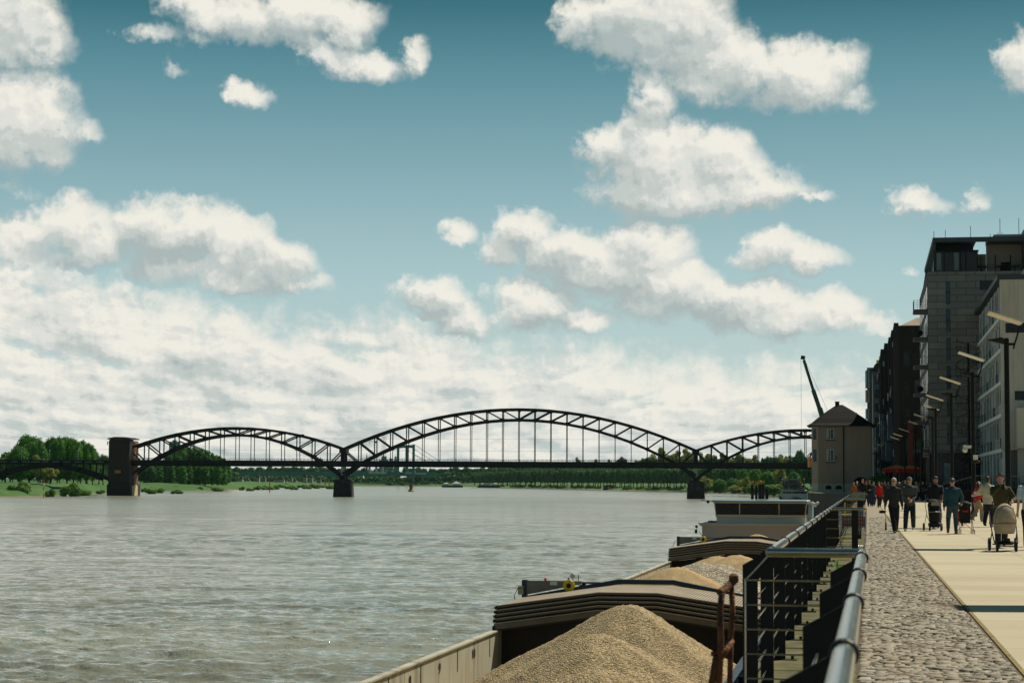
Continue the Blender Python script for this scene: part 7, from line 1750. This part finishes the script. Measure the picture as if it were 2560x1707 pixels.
def build_people():
    # --- the walkers in front
    p, k = person('white-haired man in dark shirt and sunglasses walking with a camera', 2235, 1332, 1.76, .0, ('charcoal_shirt', (38, 42, 42)), ('black_trousers', (18, 18, 22)), (20, 20, 22), 0, (210, 200, 186), 'short', glasses=True, headturn=-.35, stride=.14, feet=[(.02, -.26, 0), (.07, .26, 0)], wr=(-.30, -.02, .72), wl=(.28, .05, .80), slim=1.04)
    q = wpt(p, -.33, -.12, .64); c = thing('camera', 'black camera with long dangling strap held by the white-haired man', 'camera', q, PROT)
    m = MB(); m.bbox(-.06, .07, -.05, .05, 0, .09, .012); m.lathe((-.07, 0, .045), [(.04, -.07), (.045, -.02), (.05, 0), (.05, .04)], 12, 'X'); m.build('camera_body', M['black'], c)
    m = MB(); m.tube([(.05, 0, .03), (.07, 0, -.1), (.05, 0, -.3), (.07, 0, -.36)], [.006, .006, .012, .012], 6); m.prism([(.035, -.55), (.10, -.55), (.095, -.30), (.05, -.30)], -.01, .01, 'Y'); m.build('strap', M['black'], c)
    person('bearded man in grey sweater, cap and white trainers with hands joined before him', 2275, 1327, 1.80, -.05, ('grey_sweater', (66, 74, 74)), ('navy_jeans', (26, 34, 44)), (216, 206, 186), 0, (70, 60, 50), 'short', cap=(104, 110, 110), beard=(186, 174, 158), headturn=.3, stride=.10, feet=[(-.15, -.16, 0), (.11, .10, 0)], wr=(-.06, -.26, 1.08), wl=(.08, -.27, 1.02), slim=1.08, coat=.6)
    p, k = person('bearded man all in black pushing the black pushchair', 2340, 1322, 1.83, .0, ('black_pullover', (16, 20, 26)), ('black_trousers', (18, 18, 22)), (196, 180, 160), 1, (24, 20, 18), 'short', beard=(26, 20, 18), nod=.3, stride=.10, wr=(-.2, -.34, 1.0), wl=(.2, -.34, 1.0), slim=1.12, coat=.5)
    p, k = person('woman seen from behind in teal bomber jacket, tight teal jeans and red shoes', 2382, 1335, 1.76, PI, ('teal_bomber', (22, 62, 76)), ('teal_jeans', (34, 66, 74)), (120, 40, 36), 0, (62, 56, 36), 'tail', stride=.07, feet=[(-.10, -.10, 0), (.15, .06, 0)], wr=(-.30, -.26, 1.0), wl=(.26, -.02, .84), slim=1.1, coat=1.6, hem=.50, hip=1.06)
    person('woman in cream cap, red top and khaki trousers walking away', 2443, 1303, 1.68, 2.2, ('red_shirt', (196, 34, 26)), ('wide_khaki_trousers', (150, 136, 108)), (150, 120, 96), 1, (44, 30, 24), 'long', cap=(206, 196, 160), stride=.22, slim=.95, lean=.08, wr=(-.2, -.2, 1.0), wl=(.2, -.12, .95))
    p, k = person('man in cream jacket seen from behind holding out rolled paper', 2470, 1317, 1.86, PI-.35, ('cream_jacket', (196, 188, 160)), ('navy_trousers', (24, 26, 38)), (66, 38, 26), 0, (58, 36, 28), 'short', stride=.12, wr=(-.1, .06, 1.1), wl=(.52, -.22, 1.18), slim=1.08, coat=1.2, armbend=((-.5, 1, -.2), (.3, .5, -1)), hem=.46)
    q = wpt(p, .58, -.28, 1.20); c = thing('rolled_paper', 'pale rolled paper in the hand of the man in the cream jacket', 'paper roll', q, PROT+PI-.35); m = MB(); m.tube([(.12, -.05, -.05), (-.38, .2, .03)], .032, 10); m.build('roll', pmat('pale_paper', (176, 182, 200), .8), c)
    p, k = person('woman in olive jacket holding a phone to her mouth behind the beige pram', 2503, 1370, 1.84, .05, ('olive_jacket', (70, 66, 34)), ('black_jeans', (22, 24, 30)), (206, 170, 160), 0, (120, 84, 54), 'tail', stride=.16, wr=(-.02, -.20, 1.45), wl=(.24, -.32, 1.12), slim=1.06, coat=1.2, headturn=-.1, nod=.25, armbend=((-1, .2, -.6), (.6, 1, -.2)))
    q = wpt(p, .03, -.27, 1.53); c = thing('phone', 'dark smartphone held by the woman in the olive jacket', 'phone', q, PROT); m = MB(); m.bbox(-.038, .038, -.006, .006, -.075, .075, .004); m.build('phone_case', M['black'], c)
    person('man in pale blue T-shirt cut off by the right edge', 2574, 1374, 1.86, .1, ('pale_blue_tshirt', (170, 194, 204)), ('dark_jeans', (28, 32, 42)), (140, 150, 164), 0, (50, 38, 30), 'short', sleeve=.5, stride=.12, wr=(-.27, -.02, .82), slim=1.1, hem=.46)
    # --- the crowd behind
    G = 'walkers in the crowd farther along the promenade'
    F = dict(vox=.022, group=G)
    person('woman in long red coat with dark curly hair', 2198, 1268, 1.68, .25, ('red_coat', (186, 20, 20)), ('dark_trousers', (26, 28, 30)), (24, 22, 22), 0, (44, 32, 26), 'bob', coat=1.4, skirtcoat=.62, stride=.08, **F)
    person('person in teal jacket half hidden behind the red coat', 2184, 1265, 1.70, .2, ('teal_jacket', (28, 70, 84)), ('blue_jeans', (36, 52, 76)), (30, 26, 26), 0, (60, 46, 40), 'short', stride=.12, **F)
    person('tall man in black top and blue jeans left of the red coat', 2157, 1266, 1.88, .05, ('black_top', (20, 20, 24)), ('blue_jeans', (36, 52, 76)), (206, 206, 206), 0, (70, 44, 36), 'short', stride=.12, slim=1.1, **F)
    person('man in black holding something pale beside the tall man', 2174, 1265, 1.80, .0, ('black_top2', (22, 28, 32)), ('blue_jeans', (36, 52, 76)), (30, 26, 26), 1, (30, 26, 24), 'short', wr=(-.05, -.25, 1.1), wl=(.05, -.25, 1.1), stride=.05, **F)
    person('small child in bright pink coat by the railing', 2149, 1262, 1.28, .4, ('pink_coat', (214, 30, 120)), ('pale_trousers', (120, 120, 130)), (60, 50, 50), 0, (150, 120, 90), 'long', stride=.08, **F)
    person('man in ochre vest at the left end of the crowd', 2135, 1258, 1.66, .1, ('ochre_vest', (160, 96, 40)), ('dark_trousers', (26, 28, 30)), (24, 22, 22), 0, (120, 100, 84), 'short', stride=.05, **F)
    person('person with pale cap beside the ochre vest', 2143, 1256, 1.74, .0, ('brown_top', (60, 48, 40)), ('dark_trousers', (26, 28, 30)), (24, 22, 22), 0, (90, 80, 70), 'short', cap=(190, 170, 150), stride=.05, **F)
    person('slim person in black standing apart left of the pushchair man', 2308, 1253, 1.80, .0, ('black_top', (20, 20, 24)), ('black_trousers', (18, 18, 22)), (190, 190, 190), 0, (30, 24, 22), 'bob', stride=.08, wr=(-.08, -.2, 1.15), wl=(.08, -.2, 1.2), **F)
    crowd = [(2212, 1256, 1.74, (34, 40, 50), (60, 50, 44), None, 'dark-jacketed walker just right of the red coat'), (2221, 1252, 1.70, (24, 26, 30), (80, 70, 60), None, 'black-clad walker behind the white-haired man, left side'), (2249, 1254, 1.70, (30, 32, 38), (40, 30, 26), (200, 200, 200), 'walker in a whitish hat between the two leading men'), (2257, 1251, 1.80, (28, 30, 34), (36, 28, 24), None, 'dark walker directly left of the grey sweater'),
             (2263, 1256, 1.86, (24, 24, 28), (30, 24, 20), None, 'tall dark walker whose head shows left of the grey cap'), (2242, 1250, 1.78, (40, 36, 40), (50, 40, 36), None, 'walker whose head shows behind the sunglasses man'), (2291, 1252, 1.76, (150, 140, 130), (60, 46, 40), (206, 202, 190), 'walker in a pale cap right of the grey sweater'), (2299, 1249, 1.72, (26, 30, 34), (40, 34, 30), None, 'small dark walker right of the pale cap'),
             (2318, 1250, 1.74, (30, 24, 26), (110, 70, 50), None, 'brown-haired walker just left of the pushchair man'), (2327, 1248, 1.70, (36, 30, 30), (30, 24, 22), None, 'dim walker behind the pushchair handle'), (2361, 1247, 1.78, (26, 28, 32), (44, 34, 30), None, 'dim walker between the pushchair man and the teal jacket'), (2231, 1249, 1.66, (44, 52, 60), (120, 100, 80), None, 'fair-haired walker behind the white-haired man'), (2413, 1246, 1.74, (36, 34, 36), (30, 26, 24), None, 'dark figure by the brick terrace right of the teal jacket'), (2270, 1248, 1.70, (60, 40, 36), (44, 30, 26), None, 'walker in brown hidden behind the grey sweater'), (2205, 1250, 1.72, (30, 44, 54), (54, 42, 36), None, 'walker in blue-black right behind the red coat'), (2166, 1256, 1.78, (96, 26, 28), (60, 40, 34), (130, 30, 34), 'person in a dark red hat behind the tall man')]
    for i, (px, py, H, tc, hc, cp, lb) in enumerate(crowd):
        person(lb, px, py, H, (0, .2, -.2, PI, .1)[i % 5], ('crowd_top_%d' % i, tc), ('dark_trousers', (26, 28, 30)) if i % 2 else ('dark_jeans', (28, 32, 42)), (40, 38, 36), 1, hc, ('short', 'bob', 'long')[i % 3], cap=cp, stride=.12, vox=.026, group=G)  # tan skin on every crowd face, darker to stand in for shade
build_people()

# ================================================================ prams
def wheel(t, x, y, r, w, name='wheel', spokes=True, rim=None):
    m = MB(); m.lathe((x, y, r), [(r*.80, -w/2), (r*.97, -w/2), (r, -w*.3), (r, w*.3), (r*.97, w/2), (r*.80, w/2)], 20, 'X'); o = m.build(name, M['rubber'], t, smooth=40)
    m = MB(); m.lathe((x, y, r), [(.02, -w*.6), (.03, -w*.5), (.03, w*.5), (.02, w*.6)], 8, 'X')
    for q in range(5): a = q*2*PI/5; m.beam((x, y, r), (x, y+math.cos(a)*r*.83, r+math.sin(a)*r*.83), .012, .02)
    m.build('rim', rim or M['grey_box'], o); return o
def build_prams():
    p = at_z(2513, 1377.5, 0); t = thing('pram', 'beige pram with domed hood and black frame pushed by the woman in olive', 'pram', (p.x, p.y, 0), PROT+.06)
    bg = cloth('beige_pram_fabric', (164, 148, 126), 4); bk = M['black']
    # hood: quarter dome over the carrycot, open away from the camera side is hidden
    n, m_ = 18, 9; V = []; F = []
    for i in range(m_+1):
        e = (PI/2)*i/m_
        for j in range(n+1):
            a = PI*j/n; V.append((.27*math.cos(a)*(.25+.75*math.sin(e)**.6) if 0 else .27*math.cos(a), -.05-.42*math.sin(a)*math.sin(e)*.75+(.16*math.cos(e)), .70+.43*math.sin(a)*math.cos(e)+.0))
    # simple robust dome: half ellipsoid
    mb = MB(); mb.sphere((0, 0, .70), 1, 24, 16, (.275, .36, .44)); mb.v = [(x, y, max(z, .68)) for x, y, z in mb.v]
    mb.build('hood', bg, t, smooth=60)
    mb = MB()
    for a in (-.5, 0.15): 
        pts = []
        for j in range(13): th = PI*j/12; y = .36*math.sin(a)*1; c_ = math.cos(a); pts.append((.279*math.cos(th)*c_, y, .70+.446*math.sin(th)*c_))
        mb.tube(pts, .007, 6)
    mb.build('hood_seam', cloth('beige_dark_seam', (120, 104, 84), 4), t)
    mb = MB(); rings(mb, [(0, .06, .42, .215, .33), (0, .06, .50, .245, .38), (0, .06, .67, .268, .42), (0, .06, .69, .276, .43), (0, .06, .705, .272, .42)], 26); mb.build('carrycot', bg, t, smooth=50)
    mb = MB(); rings(mb, [(0, .06, .655, .279, .433), (0, .06, .675, .282, .437)], 26); mb.build('cot_rim', cloth('beige_dark_seam', (120, 104, 84)), t)
    # small heart emblem
    pts = [(0.0, -.035), (.03, .0), (.03, .02), (.015, .032), (0, .02), (-.015, .032), (-.03, .02), (-.03, 0)]
    mb = MB(); 
    for a, b in zip(pts, pts[1:]+pts[:1]): mb.beam((.03+a[0], -.325, .86+a[1]), (.03+b[0], -.325, .86+b[1]), .004, .006)
    mb.build('heart_emblem', cloth('emblem_grey', (200, 190, 172)), t)
    for sx in (-1, 1):
        mb = MB(); mb.tube([(sx*.29, .75, 1.02), (sx*.30, .45, .80), (sx*.29, .1, .45), (sx*.27, -.2, .2)], .014, 8); mb.build('side_tube', bk, t)
        mb = MB(); mb.tube([(sx*.29, .1, .45), (sx*.30, .45, .18)], .014, 8); mb.build('rear_strut', bk, t)
        wheel(t, sx*.31, .48, .155, .05); wheel(t, sx*(.22), -.28, .135, .045)
    mb = MB(); mb.tube([(-.29, .75, 1.02), (0, .80, 1.05), (.29, .75, 1.02)], .017, 8); mb.build('handle', bk, t)
    mb = MB(); mb.bbox(-.22, .22, -.12, .40, .17, .24, .03); mb.box(-.24, .24, .44, .47, .14, .17); mb.box(-.22, .22, -.29, -.26, .12, .15); mb.build('basket', bk, t)
    mb = MB(); mb.bbox(-.05, .1, -.16, .1, .24, .31, .01); mb.build('footrest', bk, t)
    # black pushchair
    p = at_z(2336, 1326.5, 0); t = thing('pushchair', 'black pushchair with pale peep window and chrome side tubes', 'pushchair', (p.x, p.y, 0), PROT+.12)
    mb = MB(); rings(mb, [(0, 0, .30, .17, .14), (0, -.02, .45, .19, .18), (0, .06, .72, .20, .14), (0, .12, .92, .195, .12)], 16); mb.build('seat', cloth('black_seat_fabric', (20, 24, 28)), t, smooth=50)
    mb = MB(); mb.sphere((0, .08, .84), 1, 16, 12, (.215, .26, .24)); mb.v = [(x, y, max(z, .80)) for x, y, z in mb.v]; mb.build('canopy', cloth('black_seat_fabric', (20, 24, 28)), t, smooth=50)
    mb = MB(); mb.prism([(-.14, .86), (.15, .86), (.13, .99), (-.12, .99)], -.20, -.185, 'Y'); mb.build('peep_window', cloth('taupe_window', (150, 136, 116)), t)
    mb = MB(); mb.tube([(-.2, -.02, .62), (-.17, -.2, .64), (0, -.26, .65), (.17, -.2, .64), (.2, -.02, .62)], .02, 8); mb.build('bumper_bar', M['grey_box'], t)
    mb = MB(); mb.bbox(-.19, .19, -.18, .2, .12, .30, .05); mb.build('basket', M['black'], t)
    for sx in (-1, 1):
        mb = MB(); mb.tube([(sx*.25, .42, 1.04), (sx*.26, .2, .8), (sx*.25, -.05, .5), (sx*.18, -.22, .26)], .012, 7); mb.build('side_tube', M['chrome'], t)
        mb = MB(); mb.tube([(sx*.25, .1, .55), (sx*.29, .36, .12)], .012, 7); mb.build('rear_strut', M['chrome'], t)
        wheel(t, sx*.3, .38, .13, .045); wheel(t, sx*.19, -.24, .10, .04)
    mb = MB(); mb.tube([(-.25, .42, 1.04), (0, .45, 1.06), (.25, .42, 1.04)], .014, 7); mb.build('handle', M['black'], t)
    # umbrella buggy seen from behind
    p = at_z(2414, 1333.5, 0); t = thing('folding_buggy', 'folding red and black buggy on small double wheels beside the woman in teal', 'buggy', (p.x, p.y, 0), PROT+PI-.1)
    mb = MB(); mb.prism([(-.16, .34), (.16, .34), (.17, .62), (.16, .95), (-.16, .95), (-.17, .62)], .06, .12, 'Y'); mb.build('back_fabric', cloth('black_seat_fabric', (20, 24, 28)), t)
    mb = MB(); mb.sphere((0, -.02, .92), 1, 14, 10, (.19, .2, .13)); mb.v = [(x, y, max(z, .88)) for x, y, z in mb.v]; mb.build('canopy', cloth('black_seat_fabric', (20, 24, 28)), t, smooth=50)
    mb = MB(); mb.bbox(-.16, .16, -.2, .1, .34, .42, .03); mb.build('seat', cloth('red_buggy', (176, 22, 26)), t)
    mb = MB(); mb.bbox(-.1, .1, .12, .18, .70, .76, .02); mb.build('red_pouch', cloth('red_buggy', (176, 22, 26)), t)
    for sx in (-1, 1):
        mb = MB(); mb.tube([(sx*.2, .2, 1.0), (sx*.18, .05, .6), (sx*.19, -.25, .12)], .010, 6); mb.build('side_tube', M['black'], t)
        mb = MB(); mb.tube([(sx*.19, .0, .55), (sx*.27, .24, .1)], .010, 6); mb.tube([(sx*.27, .24, .1), (-sx*.1, .15, .4)], .008, 6); mb.build('rear_strut', M['black'], t)
        mb = MB(); mb.tube([(sx*.2, .2, 1.0), (sx*.2, .3, 1.03)], .015, 7); mb.build('grip', M['rubber'], t)
        for y, x in ((.26, sx*.27), (-.28, sx*.19)):
            for dx in (-.028, .028): wheel(t, x+dx, y, .068, .024)
    # the child in it, sitting, red jacket: seen at the side of the seat back
    q = wpt(t, .17, -.05, 0); c = thing('person', 'small child in red jacket sitting in the folding buggy', 'person', (q.x, q.y, 0), PROT+PI)
    mb = MB(); rings(mb, [(0, 0, .40, .09, .08), (0, 0, .55, .10, .08), (0, 0, .68, .09, .07), (0, 0, .72, .04, .04)], 12); limb(mb, [(0, 0, .7), (0, 0, .78)], [.035, .04]); mb.sphere((0, -.01, .84), .085, 12, 9, (.9, 1, 1.05)); mb.sphere((0, -.09, .83), .014)
    for sx in (-1, 1): limb(mb, [(sx*.05, 0, .42), (sx*.07, -.2, .44), (sx*.07, -.24, .26)], [.05, .042, .03]); limb(mb, [(sx*.09, 0, .67), (sx*.13, -.04, .55), (sx*.1, -.14, .48)], [.035, .03, .024]); hand(mb, (sx*.1, -.14, .48), (0, -1, -.2), (0, 0, 1), sx, .6, .6)
    remeshed('body', mb, .011, SKINS[0], c)
    mb = MB(); rings(mb, [(0, 0, .40, .105, .095), (0, 0, .56, .115, .09), (0, 0, .69, .10, .075), (0, 0, .735, .045, .045)], 14)
    for sx in (-1, 1): limb(mb, [(sx*.09, 0, .67), (sx*.13, -.04, .55), (sx*.105, -.12, .49)], [.045, .04, .032])
    remeshed('jacket', mb, .013, cloth('red_child_jacket', (190, 20, 28)), c)
    mb = MB()
    for sx in (-1, 1): limb(mb, [(sx*.05, 0, .43), (sx*.07, -.2, .45), (sx*.07, -.235, .29)], [.06, .052, .04])
    remeshed('trousers', mb, .013, cloth('red_child_trousers', (130, 16, 30)), c)
    mb = MB(); mb.sphere((0, .012, .86), .09, 12, 9, (.92, 1.0, 1.0)); remeshed('hair', mb, .012, hair_mat((90, 60, 40)), c, 1)
build_prams()

# ================================================================ air
def build_haze():
    mb = MB(); mb.box(-9600, 9600, -480, 14500, -8.6, 78)
    m = bpy.data.materials.new('thin_haze'); m.use_nodes = True; nt = m.node_tree; nt.nodes.clear()
    v = nt.nodes.new('ShaderNodeVolumePrincipled'); v.inputs['Color'].default_value = (0.62, 0.86, 0.95, 1); v.inputs['Density'].default_value = 0.000014; v.inputs['Anisotropy'].default_value = 0.2
    o = nt.nodes.new('ShaderNodeOutputMaterial'); nt.links.new(v.outputs[0], o.inputs['Volume'])
    ob = mb.build('haze', m); tag(ob, kind='stuff')
build_haze()
